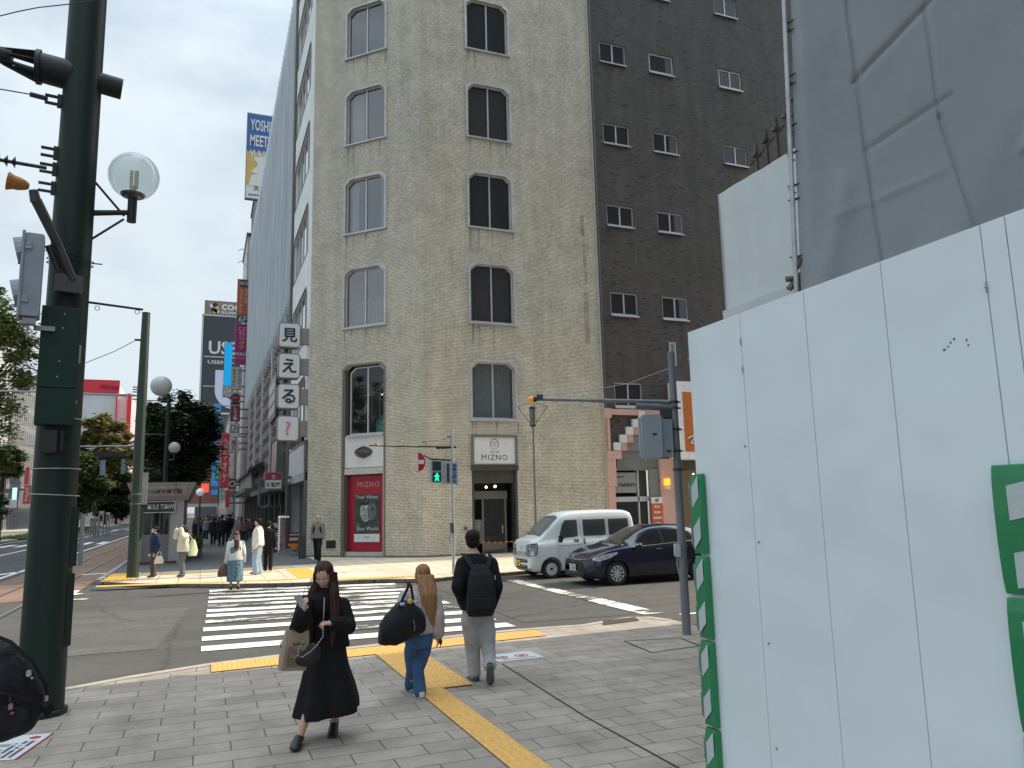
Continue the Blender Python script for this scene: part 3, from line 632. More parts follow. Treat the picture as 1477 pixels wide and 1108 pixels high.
mb = MB(); mb.cyl((4.1, 42.25, 0.1), (4.1, 42.25, TOP), .09); mb.box(4.04, 4.3, 34.3, 34.55, 0.1, 5.1); mb.box(4.06, 4.2, 41.8, 42.1, .1, 5.1); mb.build('downpipe', TRIM_D, B, smooth='auto')
for k, o in enumerate(cw):
    kw = dict(curtain=False)
    if k == 3: kw = dict(curtain=True, cm=CURT_L, curt_range=[(0.03, 0.36), (0.88, 0.98)])
    if k == 4: kw = dict(curtain=True, cm=CURT_L, curt_range=[(0.03, 0.22), (0.82, 0.98)])
    wn = window(F_C, *o[:4], B, label=None, **kw)
    if k == 5:      # balustrade of the stair behind the glass
        mb = MB(); mb.X = F_C; rnd = random.Random(2)
        for a, b, s0 in ((2.0, 2.75, .12), (2.95, 3.75, .1)):
            mb.cyl((a, .5, 10.15), (b, .5, 10.15+s0), .018); mb.cyl((a, .5, 10.95), (b, .5, 10.95+s0), .022)
            n = 8
            for j in range(n+1): u = a+(b-a)*j/n; mb.cyl((u, .5, 10.15+s0*j/n), (u, .5, 10.95+s0*j/n), .013, n=6)
        mb.build('balustrade', mat('pale_rail', (0.6, 0.6, 0.6), 0.4), wn)
for k, o in enumerate(rw_):
    c = {0: None, 1: None, 2: None, 3: CURT_D, 4: None, 5: CURT_D, 6: CURT_G}[k]
    window(F_R, *o[:4], B, gl=GLD if k < 6 else GLS, curtain=bool(c), cm=c, trimm=TRIM)
for o in sw: window(F_S, *o[:4], B, ch=0.35, trim=0.05, trimm=TRIM_D, curtain=True, cm=CURT_L, mull=3, sill=False, fw=.04, out=.02)
# chamfer bay on the ground: glazed stair window, white panel with the bronze eye, red display with poster
mb = MB(); mb.X = F_C; ring(mb, opoly(1.84, 3.87, 0.1, 8.16, .28, .07), opoly(1.84, 3.87, 0.1, 8.16, .28), -.03, .02); mb.box(1.84, 1.9, 0, .34, .1, 8.0); mb.build('frame', mat('bronze_grey_frame', (0.2, 0.195, 0.175), 0.5, 0.4), B)
sg = window(F_C, 2.05, 3.86, 5.18, 8.1, B, ch=.26, trim=0, sill=True, rec=.2, gl=glass('shop_glass', (0.03, 0.03, 0.03), 0.75, 0.02))
mb = MB(); mb.X = F_C; mb.box(1.9, 3.87, 1.9, 2.0, 5.0, 8.4); mb.build('room_back', mat('grey_room', (0.16, 0.155, 0.15), 0.9), sg)
mb = MB(); mb.X = F_C; mb.box(3.0, 3.87, 1.5, 1.6, 5.6, 7.5); mb.prism([(2.9, 5.25), (3.87, 5.25), (3.87, 6.3), (3.5, 6.3), (3.5, 6.05), (3.1, 6.05), (3.1, 5.8), (2.9, 5.8)], 'y', .9, 1.2); mb.build('staircase', mat('teal_wall', (0.04, 0.3, 0.24), 0.7, emit=0.08, ecol=(.04, .35, .28)), sg)
mb = MB(); mb.X = F_C; mb.tube([(2.1, .8, 6.95), (2.75, .8, 6.95), (3.85, .8, 7.75)], .022)
for u, z1 in ((2.4, 6.95), (2.75, 6.95), (3.15, 7.25), (3.5, 7.5)): mb.cyl((u, .8, 5.7), (u, .8, z1), .014)
mb.build('stair_rail', mat('brass_rail', (0.5, 0.5, 0.42), 0.4), sg)
mb = MB(); mb.X = F_C
for u, z in ((3.3, 7.0), (3.42, 7.12), (3.5, 7.02), (3.2, 6.95), (3.6, 7.1), (2.5, 7.75)): mb.ell((u, .9, z), .03, 8, 6)
mb.build('ceiling_lamp', mat('lamp_glow', (1, .8, .6), 0.5, emit=4, ecol=(1, .72, .45)), sg)
pn = MB(); pn.X = F_C; pn.box(1.9, 3.86, .04, .14, 3.78, 5.1); pn = pn.build('white_panel', WPANEL, B, bevel=.01)
mb = MB(); mb.X = F_C; mb.box(1.9, 3.86, .02, .13, 3.5, 3.76); mb.build('ledge', mat('off_white_ledge', (0.5, 0.49, 0.45), 0.6, var=.2), pn)
mb = MB(); mb.X = F_C
n = 24; out_ = []; hw, hh = .46, .26
for k in range(n):
    t = 2*pi*k/n; out_.append((2.84+hw*cos(t), 4.42+hh*sin(t)*(1-.25*abs(cos(t)))))
for a, b, y0, y1 in ((1, .8, .04, -.06), (.8, .62, -.06, -.02), (.62, .3, -.02, -.09), (.3, .02, -.09, -.1)):
    A = [(2.84+(u-2.84)*a, 4.42+(z-4.42)*a) for u, z in out_]; Bb = [(2.84+(u-2.84)*b, 4.42+(z-4.42)*b) for u, z in out_]
    mb.add([(u, y0, z) for u, z in A]+[(u, y1, z) for u, z in Bb], [(i, (i+1) % n, n+(i+1) % n, n+i) for i in range(n)])
mb.build('eye_relief', mat('bronze_relief', (0.11, 0.105, 0.09), 0.6, 0.5, var=.35, scale=14, bump=.5), pn, smooth=True)
rd = MB(); rd.X = F_C; rd.box(1.95, 3.82, .3, .38, .32, 3.46); rd = rd.build('display_panel', mat('deep_red_gloss', (0.36, 0.008, 0.028), 0.25, var=0.12, scale=1), B)
mb = MB(); mb.X = F_C; mb.box(1.9, 3.86, .1, .4, .12, .3); mb.box(3.82, 3.86, .0, .38, .3, 3.5); mb.build('base_plinth', TRIM, rd)
def ftext(F, s, u, z, y, w_, m, parent, **kw):
    o = F @ Vector((u, y, z)); rz = math.atan2(F[1][0], F[0][0]); return text(s, o, w_, None, m, parent, rz, **kw)
ftext(F_C, 'MIZNO', 2.92, 3.08, .295, 1.1, mat('silver_letters', (0.5, 0.42, 0.4), 0.35, .6), rd, bold=-.005, spacing=1.2)
ps = MB(); ps.X = F_C; ps.box(2.27, 3.5, .27, .3, 1.05, 2.66); ps = ps.build('poster', mat('poster_dark', (0.045, 0.05, 0.047), 0.35, var=.5, scale=5), rd)
mb = MB(); mb.X = F_C; mb.ell((2.8, .268, 1.95), (.27, .01, .42), 18, 12); mb.build('pale_portrait', mat('portrait_tone', (0.3, 0.34, 0.32), 0.6, var=.55, scale=7), ps)
mb = MB(); mb.X = F_C; mb.ell((3.1, .266, 1.95), (.26, .01, .36), 18, 12); mb.ell((2.45, .264, 1.3), (.1, .01, .2), 10, 8); mb.build('shadowed_portrait', mat('portrait_dark', (0.11, 0.125, 0.12), 0.6, var=.7, scale=11), ps)
mb = MB(); mb.X = F_C; mb.ell((2.72, .256, 2.05), (.06, .004, .025), 10, 6); mb.ell((2.9, .256, 2.05), (.05, .004, .025), 10, 6); mb.ell((2.81, .256, 1.8), (.07, .004, .02), 10, 6); mb.ell((3.16, .254, 2.05), (.07, .004, .065), 10, 6); mb.ell((2.76, .256, 2.28), (.24, .004, .08), 10, 6); mb.build('portrait_features', mat('ink_black', (0.02, 0.02, 0.02), 0.6), ps)
lw = mat('poster_white', (0.6, 0.62, 0.6), 0.5)
ftext(F_C, 'Your Vision,', 2.88, 2.55, .255, 1.12, lw, ps); ftext(F_C, 'Your World', 2.9, 1.25, .252, 1.08, lw, ps)
mb = MB(); mb.X = F_C; mb.box(2.25, 3.5, .262, .27, .7, 1.03); mb.build('price_strip', mat('strip_white', (0.62, 0.66, 0.64), 0.5), ps)
ftext(F_C, 'MIZNO', 2.88, .9, .26, .3, mat('ink_grey', (0.1, 0.1, 0.1), 0.6), ps)
mb = MB(); mb.X = F_C; mb.box(1.05, 1.52, -.03, .02, .46, .78)
for k in range(7): mb.box(1.08, 1.49, -.045, -.03, .5+k*.038, .515+k*.038)
mb.build('wall_vent', mat('vent_dark', (0.05, 0.05, 0.045), 0.5, .5), B)
mb = MB(); mb.X = F_C; mb.box(0, 1.76, -.02, .01, .1, .16); mb.box(3.95, 5.7, -.02, .01, .1, .16); mb.build('plinth', TRIM_D, B)
mb = MB(); mb.X = F_R; mb.box(0, 2.0, -.02, .01, .1, .16); mb.box(4.26, 8.4, -.02, .01, .1, .16); mb.build('plinth', TRIM_D, B)
mb = MB(); mb.X = F_R; mb.box(1.72, 1.86, -.05, .0, 1.12, 1.25); mb.box(1.2, 1.32, -.03, 0, 4.5, 4.8); mb.build('socket_box', TRIM_D, B)
# right-face bay: white shop sign over a glazed entrance
sgn = MB(); sgn.X = F_R; sgn.box(2.2, 4.05, -.02, .1, 3.8, 4.92); sgn = sgn.build('shop_sign', WPANEL, B)
mb = MB(); mb.X = F_R; ring(mb, opoly(2.1, 4.14, 3.74, 5.0, 0, .02), opoly(2.2, 4.05, 3.8, 4.92), -.06, .1); mb.build('frame', mat('bronze_grey_frame', ()), sgn)
INK = mat('ink_black', ())
ftext(F_R, 'MIZNO', 3.12, 4.07, -.024, 1.15, INK, sgn, bold=-.003, spacing=1.15); ftext(F_R, 'OMCI  OPT', 3.12, 4.3, -.024, .42, INK, sgn)
mb = MB(); mb.X = F_R
def annulus(mb, u, z, r, w_, y, n=24, a0=0, a1=2*pi):
    for k in range(n):
        a = a0+(a1-a0)*k/n; b = a0+(a1-a0)*(k+1)/n
        mb.add([(u+r*cos(a), y, z+r*sin(a)), (u+r*cos(b), y, z+r*sin(b)), (u+(r-w_)*cos(b), y, z+(r-w_)*sin(b)), (u+(r-w_)*cos(a), y, z+(r-w_)*sin(a))], [(0, 1, 2, 3)])
annulus(mb, 3.12, 4.62, .21, .016, -.024); annulus(mb, 3.03, 4.64, .085, .014, -.0245); annulus(mb, 3.21, 4.64, .085, .014, -.0245)
mb.box(3.1, 3.14, -.026, -.022, 4.49, 4.53); annulus(mb, 3.12, 4.72, .15, .012, -.0242, 12, .6, 2.5); mb.build('face_emblem', INK, sgn)
ent = MB(); ent.X = F_R; e = ent
e.box(2.1, 2.2, .0, .5, .1, 3.74); e.box(4.04, 4.14, .0, .5, .1, 3.74); e.box(2.06, 4.18, -.06, .45, 3.52, 3.74); e.box(2.2, 4.04, .1, .2, 3.0, 3.52)
ent = ent.build('entrance_frame', mat('bronze_frame_dark', (0.1, 0.095, 0.088), 0.4, .5), B)
mb = MB(); mb.X = F_R; mb.box(2.1, 4.14, 1.5, 1.6, .1, 3.6); mb.box(2.1, 4.14, .5, 1.5, .1, .12); mb.build('vestibule', mat('vestibule_brown', (0.045, 0.04, 0.03), 0.8), ent)
mb = MB(); mb.X = F_R; mb.box(2.25, 3.85, .5, .6, 2.35, 2.68); mb.box(2.7, 2.78, .5, .58, .12, 2.35); mb.box(3.72, 3.8, .5, .58, .12, 2.35); mb.build('door_frame', mat('door_metal', (0.22, 0.21, 0.18), 0.4, .6), ent)
mb = MB(); mb.X = F_R; mb.box(2.78, 3.72, .53, .545, .14, 2.35); dr = mb.build('door', GLD, ent)
mb = MB(); mb.X = F_R; mb.cyl((3.6, .47, .9), (3.6, .47, 1.25), .02); mb.build('handle', ALU, dr)
mb = MB(); mb.X = F_R; mb.box(2.25, 2.7, .54, .55, .5, 1.5); mb.build('notice_poster', mat('notice_pattern', (0.22, 0.22, 0.2), 0.7, var=.9, scale=16), ent)
mb = MB(); mb.X = F_R; mb.ell((3.05, .9, 2.86), .05, 10, 8); mb.ell((3.42, .8, 2.88), .055, 10, 8); mb.build('ceiling_lamp', mat('lamp_glow2', (1, .9, .6), .5, emit=7, ecol=(1, .88, .55)), ent)
# rope hung with orange and black sleeves in front of the entrance
mb = MB(); mb.X = F_R
for k in range(16):
    u0 = 2.3+k*.125; z = .62-.05*sin(pi*k/16)
    mb.m = k % 2; mb.cyl((u0, -.18, z), (u0+.125, -.18, .62-.05*sin(pi*(k+1)/16)), .017 if k % 4 else .026, n=8)
rp_ = mb.build('barrier_rope', [mat('rope_black', (0.03, 0.03, 0.03), .7), mat('rope_orange', (0.75, 0.25, 0.05), .6)], None)
tag(rp_, 'orange and black rope stretched low across the glazed shop entrance', 'rope')
rope_posts = thing('rope_post', 'thin pale post holding the right end of the orange rope by the entrance', 'post', (12.5, 29.95, .1))
mb = MB(); mb.cyl((12.5, 29.95, .1), (12.5, 29.95, .8), .02); mb.lathe((12.5, 29.95, .1), [(.14, 0), (.14, .03), (.03, .06)], 14); mb.build('post_shaft', CONC, rope_posts)
mb = MB(); mb.tube([(12.5, 29.95, .8), (12.6, 29.95, .72), (12.62, 29.95, .5), (12.52, 29.95, .42)], .015); mb.build('hook', CONC, rope_posts)
# street side: fascia, dark shutters
mb = MB(); mb.box(4.1, 4.2, 35.2, 41.6, 3.72, 5.0); fs_ = mb.build('fascia_panel', WPANEL, B)
mb = MB(); mb.box(4.08, 4.35, 34.3, 42.1, 3.36, 3.7); mb.build('beam', TRIM, B)
mb = MB(); mb.box(4.75, 4.8, 34.6, 42.1, .1, 3.36); mb.build('shutter', mat('shutter_grey', (0.1, 0.105, 0.095), 0.6), B)
mb = MB(); rnd = random.Random(5)
for k in range(9): mb.box(4.05, 4.12, 35.6+k*.62, 36.05+k*.62, 5.15, 5.15+.5+.2*rnd.random()); mb.box(4.05, 4.12, 35.6+k*.62, 35.7+k*.62, 5.15, 5.9)
mb.build('metal_lettering', mat('zinc_letters', (0.3, 0.3, 0.3), 0.3, .8), B)

PATCH = brickmat('repaired_brick', (0.62, 0.55, 0.43), (0.4, 0.34, 0.26), (0.14, 0.12, 0.1), 0.12, 0.0605, ms=0.009, blot=.4, blotscale=2, bump=.2)
mb = MB(); mb.X = F_R
for u0, u1, z0, z1 in ((7.62, 7.86, 9.2, 11.6), (7.66, 7.84, 12.0, 13.9), (7.58, 7.8, 14.3, 15.3)): mb.add([(u0, -.003, z0), (u1, -.003, z0), (u1, -.003, z1), (u0, -.003, z1)], [(0, 1, 2, 3)], [[(u0, z0), (u1, z0), (u1, z1), (u0, z1)]])
mb.build('repair_strip', PATCH, B, fix=False)
STN = brickmat('stained_brick', (0.42, 0.38, 0.3), (0.34, 0.31, 0.25), (0.1, 0.09, 0.075), 0.12, 0.0605, ms=0.009, blot=.5, blotscale=3, bump=.2); rnd = random.Random(31)
for F_, ops in ((F_C, cw), (F_R, rw_)):
    mb = MB(); mb.X = F_
    for o in ops:
        for k in range(5):
            u0 = o[0]+rnd.choice((-.06, .02, .3, 1.0, 1.7, 1.95))+rnd.random()*.1; w_ = rnd.uniform(.025, .07); z1 = o[2]-.14; z0 = z1-rnd.uniform(.25, 1.1)
            mb.add([(u0+w_*.3, -.0022, z0), (u0+w_*.6, -.0022, z0), (u0+w_, -.0022, z1), (u0, -.0022, z1)], [(0, 1, 2, 3)], [[(u0, z0), (u0+w_, z0), (u0+w_, z1), (u0, z1)]])
    mb.build('rain_stain', STN, B, fix=False)
# ---------------------------------------------------------------- dark brick neighbour
D = thing('brick_building', 'dark brown brick block with small sliding windows beside the cream corner building', 'building', (16.7, 30.25, 0))
F_D = frame((0, 30.25), (1, 0), (0, 1))
rows = [(31.9, 33.0), (27.66, 28.75), (23.45, 24.5), (19.2, 20.22), (15.05, 16.07), (10.7, 11.78), (6.4, 7.5)]
dw = []
for r, (a, b) in enumerate(rows):
    for c, (u0, u1) in enumerate(((17.24, 18.7), (20.05, 21.5), (24.3, 25.76))):
        if r == 6 and c > 0: continue
        dw.append((u0, u1, a, b, r, c))
dw.append((20.32, 20.6, 8.45, 9.5, 9, 9))
wall('wall', F_D, 16.62, 32.0, 5.9, 36.0, [o[:4] for o in dw], BR_D, D, 0.14)
for o in dw:
    if o[4] == 9: window(F_D, *o[:4], D, ch=0, trim=.04, trimm=ALU, mull=0, sill=False, rec=.02, gl=mat('sign_teal', (0.2, 0.35, 0.36), .5)); continue
    lv = (o[4] == 2 and o[5] in (1, 2))
    wn = window(F_D, *o[:4], D, ch=0, trim=0, gl=GLD, mull=0 if (lv and o[5] == 1) else 1, rec=.07, fw=.055 if not lv else .09, fm=mat('white_aluminium', (0.5, 0.5, 0.48), .4, .3) if lv else ALU)
    if lv:
        mb = MB(); mb.X = F_D
        for k in range(9): mb.prism([(.13, o[2]+.1+k*.1), (.16, o[2]+.1+k*.1), (.2, o[2]+.17+k*.1), (.17, o[2]+.17+k*.1)], 'x', o[0]+.08, o[1]-.08)
        mb.build('louvre', TRIM_D, wn)
mb = MB(); mb.X = F_D; mb.box(16.7, 31.9, 1.0, 1.1, 6, 35.9); mb.build('interior', BLACKISH, D)
mb = MB(); mb.box(16.63, 31.98, 30.26, 45, 35.8, 36.02); mb.box(31.96, 32.0, 30.27, 45, 0, 35.8); mb.build('roof', CONC, D)
rnd = random.Random(9)
mb = MB(); mb.X = F_D
for k in range(7):
    u = 17+rnd.random()*11; z = 9+rnd.random()*18; mb.box(u, u+.012, -.006, 0, z, z+.5+rnd.random()*1.4)
mb.build('lime_streak', mat('lime', (0.2, 0.19, 0.18), .8), D)
# ground floor: pink pilasters, checker stair-step frieze, grey tiles
PINK = mat('pink_pilaster', (0.58, 0.36, 0.3), 0.7, var=.1); PINKD = mat('pink_tile', (0.5, 0.3, 0.25), .6)
GTILE = brickmat('grey_tile', (0.17, 0.165, 0.165), (0.2, 0.195, 0.195), (0.1, 0.1, 0.1), 0.9, 0.45, ms=.01, rough=.4, bump=.2, blot=.1, coords='UV')
wall('lower_wall', frame((0, 30.3), (1, 0), (0, 1)), 16.7, 20.4, 0.1, 6.0, [(17.0, 18.95, 0.12, 3.6)], BR_D, D, .25)
wall('tile_wall', frame((0, 30.27), (1, 0), (0, 1)), 17.2, 20.0, 3.5, 4.4, [], GTILE, D, .1)
mb = MB()
mb.box(16.62, 16.98, 30.1, 30.3, 0.1, 2.8); mb.box(16.62, 17.05, 30.08, 30.3, 2.8, 4.0); mb.box(16.62, 17.35, 30.06, 30.3, 4.0, 4.35); mb.box(16.64, 16.85, 30.12, 30.3, 4.35, 5.85); mb.box(16.6, 16.95, 30.1, 30.3, 5.85, 6.28); mb.box(16.95, 20.2, 30.14, 30.3, 6.0, 6.26)
mb.box(19.35, 19.95, 30.1, 30.3, .1, 4.0); mb.box(19.95, 20.25, 30.16, 30.3, .1, 6.0); mb.build('pilaster', PINK, D)
for k in range(7):
    x = 17.02+.34*k; z = 4.38+.36*k
    if z > 6: break
    mb = MB(); mb.box(x, x+.34, 30.13, 30.28, z, z+.36); mb.build('white_block', WPANEL, D)
    mb = MB(); mb.box(x+.34, x+.68, 30.135, 30.28, z, z+.36); mb.build('pink_block', PINKD, D)
    mb = MB(); mb.box(x+.68, 20.0, 30.2, 30.262, z, z+.355); mb.build('grey_panel', mat('grey_panel', (0.2, 0.195, 0.195), .5), D)
mb = MB(); mb.box(18.8, 19.35, 30.2, 30.29, .1, 3.55); mb.build('grey_pier', mat('grey_panel', ()), D)
sf = MB(); sf.box(17.0, 18.95, 30.95, 31.0, .1, 3.6); sf.box(18.2, 18.8, 30.45, 30.95, .1, 3.5); sf = sf.build('shopfront', mat('shop_dark', (0.05, 0.055, 0.05), .6), D)
mb = MB(); mb.box(17.02, 18.93, 30.33, 30.4, 2.1, 2.32); mb.box(17.02, 18.93, 30.33, 30.4, 3.5, 3.58); mb.box(18.25, 18.32, 30.33, 30.4, .1, 3.5); mb.build('frame', ALU, sf)
mb = MB(); mb.box(17.05, 18.2, 30.36, 30.375, .12, 2.1); mb.build('pane', GLD, sf)
mb = MB(); mb.box(17.08, 18.2, 30.34, 30.37, 2.5, 3.4); bp_ = mb.build('sign_board', mat('sign_grey', (0.25, 0.27, 0.26), .5), sf)
text('nanairo', (17.72, 30.325, 2.88), 0.86, None, INK, bp_, bold=.01)
mb = MB(); mb.box(17.1, 18.18, 30.33, 30.345, 2.5, 2.54); mb.build('teal_line', mat('sign_teal', ()), bp_)
mb = MB(); [mb.box(17.16+k*.07, 17.21+k*.07, 30.33, 30.34, 3.18, 3.24) for k in range(6)]; mb.build('small_lettering', INK, bp_)
gs = MB(); gs.box(18.78, 19.36, 30.08, 30.12, .3, 2.0); gs = gs.build('menu_board', mat('orange_red', (0.55, 0.09, 0.03), .5), D)
mb = MB(); mb.box(18.78, 19.36, 30.075, 30.12, 2.0, 2.28); mb.build('header', WPANEL, gs); text('6F', (19.07, 30.07, 2.14), .2, None, INK, gs, bold=.03)
mb = MB()
for k, n_ in enumerate((3, 4, 5, 3, 3, 5)):
    for j in range(n_): mb.box(19.07+(j-n_/2)*.09, 19.07+(j-n_/2)*.09+.07, 30.07, 30.078, 1.8-k*.25, 1.9-k*.25)
mb.build('menu_lines', lw, gs)
mb = MB(); mb.box(16.72, 17.0, 30.07, 30.1, 1.45, 1.75); pl_ = mb.build('street_number', WPANEL, D); text('5F', (16.86, 30.06, 1.6), .16, None, red, pl_)
# lit amber wall lamp on the right pilaster
mb = MB(); mb.box(19.5, 19.74, 29.95, 30.1, 2.62, 2.75); wl_ = mb.build('wall_lamp', WPANEL, D)
mb = MB(); mb.rbox((19.62, 30.02, 2.95), (.24, .14, .3), .04); mb.build('amber_glass', mat('amber', (1, .35, .03), .4, emit=2.2, ecol=(1, .28, .02)), wl_)
# shops further right under a white and orange box sign
wall('lower_wall', frame((0, 30.3), (1, 0), (0, 1)), 20.4, 32, 0.1, 6.0, [(20.6, 25, .12, 3.5), (25.6, 31, .12, 3.5)], mat('shop_brown', (0.07, 0.06, 0.05), .7), D, .4)
mb = MB(); mb.box(20.5, 31.5, 31.4, 31.5, .1, 3.6); mb.build('shop_back', mat('warm_room', (0.12, 0.09, 0.06), .8, emit=.05, ecol=(1, .7, .4)), D)
mb = MB(); mb.rbox((22.75, 29.85, 5.75), (5.4, .7, 3.6), .05); bs_ = mb.build('box_sign', mat('sign_white', (0.75, 0.76, 0.75), .4), D)
mb = MB(); mb.box(20.36, 25.2, 29.485, 29.5, 4.3, 7.05); mb.build('orange_face', mat('sign_orange', (0.5, 0.13, 0.015), .5), bs_)
mb = MB(); mb.tube([(20.5, 29.46, 4.9), (20.85, 29.46, 5.05), (20.8, 29.46, 4.85), (20.65, 29.46, 4.7), (21.0, 29.46, 4.62)], .035); mb.build('white_mark', lw, bs_)
mb = MB(); mb.ell((22.4, 30.0, 3.35), .06); mb.ell((21.2, 30.2, 3.3), .04); mb.build('downlight', mat('lamp_glow2', ()), D)
# ---------------------------------------------------------------- fin-clad building further up the street
FIN = mat('blue_grey_fins', (0.62, 0.67, 0.7), 0.5, 0.1, var=.18, scale=.6, stretch=(1, 1, .3)); FINB = mat('fin_backing', (0.2, 0.23, 0.25), 0.6, .2, var=.25, scale=.8)
V = thing('fin_clad_building', 'long blue-grey building with vertical metal fins over a dark lattice facade up the shopping street', 'building', (4.16, 42.4, 0))
mb = MB(); mb.box(4.5, 16, 42.4, 93, 13.6, 33.0); mb.build('wall', FINB, V)
mb = MB(); rnd = random.Random(4)
for k in range(72):
    y = 42.7+k*.7; mb.box(4.05, 4.55, y, y+.09, 13.7, 33.3)
mb.build('fins', FIN, V)
mb = MB()
for k in range(18): mb.box(4.42, 4.52, 42.5, 93, 14.2+k*1.06, 14.34+k*1.06)
mb.build('floor_bands', FIN, V)
mb = MB(); mb.box(4.5, 16, 42.41, 88, 3.4, 13.6); lw_ = mb.build('lower_wall', mat('brown_backing', (0.06, 0.045, 0.045), .8), V)
mb = MB(); mb2 = MB()
for k in range(64):
    for j in range(19):
        y = 43.0+k*.7; z = 3.5+j*.53+(.26 if k % 2 else 0)
        if z+.5 > 13.6: continue
        t = (mb if (k+j) % 2 else mb2); t.add([(4.5, y, z), (4.5, y+.6, z), (4.5, y+.6, z+.45), (4.5, y, z+.45), (4.2, y+.3, z+.35)], [(0, 1, 4), (1, 2, 4), (2, 3, 4), (3, 0, 4)])
mb.build('lattice', mat('lattice_brown', (0.1, 0.07, 0.07), .5, .2), lw_); mb2.build('lattice', mat('lattice_grey', (0.24, 0.21, 0.2), .4, .4), lw_)
for k in range(5): mb = MB(); mb.box(4.15, 4.5, 46+k*9.5, 46.5+k*9.5, 3.4, 13.5); mb.build('rib', TRIM, V)
mb = MB(); mb.box(5.0, 5.1, 42.5, 92, .1, 3.4); mb.build('shop_back', mat('shop_dark', ()), V)
for k in range(12): mb = MB(); mb.box(4.2, 4.6, 42.6+k*4.2, 43.0+k*4.2, .1, 3.4); mb.build('pillar', TRIM_D, V)
mb = MB(); mb.box(3.2, 4.4, 43, 60, 3.1, 3.4); mb.box(2.9, 4.3, 62, 90, 3.5, 3.8); mb.build('awning', TRIM_D, V)
mb = MB(); mb.box(4.12, 4.22, 51.3, 56.8, 8.1, 11.0); ls_ = mb.build('lit_sign', mat('grey_sign', (0.1, 0.1, 0.1), .4), V)
mb = MB(); rnd = random.Random(8)
for k in range(7): 
    for j in range(3): mb.box(4.08, 4.13, 51.6+k*.72, 52.1+k*.72-.1, 8.4+j*.8, 8.95+j*.8)
mb.build('tube_lettering', mat('white_tube', (.55, .55, .55), .4), ls_)
# white and pink show window box above the shops
mb = MB(); mb.box(3.6, 4.1, 42.8, 46.5, 3.55, 5.9); sb_ = mb.build('display_case', mat('pale_blue_glass', (0.35, 0.42, 0.43), .2), V)
mb = MB(); mb.box(3.57, 3.6, 44.5, 46.0, 3.7, 5.8); mb.build('pink_strip', mat('pink_strip', (0.5, 0.3, 0.33), .5), sb_)
mb = MB(); mb.box(3.55, 4.12, 42.75, 42.8, 3.5, 5.95); mb.box(3.55, 4.12, 46.5, 46.6, 3.5, 5.95); mb.box(3.55, 4.12, 42.8, 46.5, 5.9, 5.98); mb.build('frame', TRIM_D, sb_)
# ---------------------------------------------------------------- projecting signs on the corner building
def boxsign(name, label, rect, Y, dep, body, face=None, group=None, cat='sign', r=None, face_in=.05, parent=None):
    x0, x1, z0, z1 = rect; w_, h = x1-x0, z1-z0
    if parent is None: t = thing(name, label, cat, ((x0+x1)/2, Y, z0), 0, group)
    else: t = parent
    mb = MB()
    if r: mb.rbox(((x0+x1)/2, Y+dep/2, (z0+z1)/2), (w_, dep, h), r, seg=4)
    else: mb.box(x0, x1, Y, Y+dep, z0, z1)
    mb.build('box_body', body, t)
    if face:
        mb = MB(); e = face_in
        if r: mb.rbox(((x0+x1)/2, Y-.004, (z0+z1)/2), (w_-2*e, .012, h-2*e), max(.02, r-e), seg=4)
        else: mb.box(x0+e, x1-e, Y-.012, Y+.01, z0+e, z1-e)
        mb.build('face', face, t)
    return t
SG = mat('sign_edge_grey', (0.2, 0.2, 0.2), .5); SF = mat('sign_face_milky', (0.64, 0.67, 0.7), .4, var=.04); NAVY = mat('navy_ink', (0.015, 0.02, 0.06), .6); PK = mat('pink_ink', (0.62, 0.2, 0.36), .6)
for rect, ch_, m_, lb in (((2.82, 3.783, 9.185, 10.316), '見', NAVY, 'topmost of the four white projecting box signs, with the character 見'),
                      ((2.837, 3.795, 7.801, 8.934), 'え', NAVY, 'second of the four projecting box signs from the top, with the character え'),
                      ((2.839, 3.791, 6.45, 7.569), 'る', NAVY, 'third of the four projecting box signs from the top, with the character る'),
                      ((2.843, 3.789, 5.04, 6.16), '?', PK, 'lowest of the four projecting box signs, with a pink question mark')):
    t = boxsign('projecting_sign', lb, rect, 34.4, .45, SG, SF, 'white character signs on the corner building', r=.16)
    x0, x1, z0, z1 = rect
    text(ch_, ((x0+x1)/2, 34.375, (z0+z1)/2), None, (z1-z0)*.56, m_, t, bold=.02)
    mb = MB(); mb.box(x1, 4.16, 34.5, 34.8, z0+.22, z1-.2); mb.build('bracket', mat('bracket_grey', (0.24, 0.235, 0.22), .6), t)
t = thing('sign_pole', 'dark vertical pipe linking the four white character signs behind their boxes', 'pole', (3.2, 34.75, 4.5))
mb = MB(); mb.box(3.12, 3.3, 34.86, 34.96, 4.6, 9.5); mb.build('post_shaft', TRIM_D, t)
r_ = (2.807, 3.634, 3.117, 3.973); t = boxsign('projecting_sign', 'small maroon and white projecting sign reading 補聴器 beside the corner building', r_, 40, .3, SG, WPANEL)
x0, x1, z0, z1 = r_; mb = MB(); mb.box(x0+.04, x1-.04, 39.975, 39.99, z1-(z1-z0)*.46, z1-.04); mb.build('maroon_panel', mat('maroon', (0.28, 0.02, 0.05), .5), t)
text('補聴器', ((x0+x1)/2, 39.97, z0+(z1-z0)*.27), (x1-x0)*.8, None, INK, t, bold=.03)
mb = MB(); annulus(mb, (x0+x1)/2, z1-.25, .09, .03, 39.97, 12); [mb.box(x0+.14+k*.1, x0+.2+k*.1, 39.968, 39.972, z1-.48, z1-.4) for k in range(6)]; mb.build('emblem', lw, t)
mb = MB(); mb.box(x1, 4.2, 40.05, 40.2, z0+.2, z0+.35); mb.box(x1, 4.2, 40.05, 40.2, z1-.35, z1-.2); mb.build('bracket', TRIM_D, t)
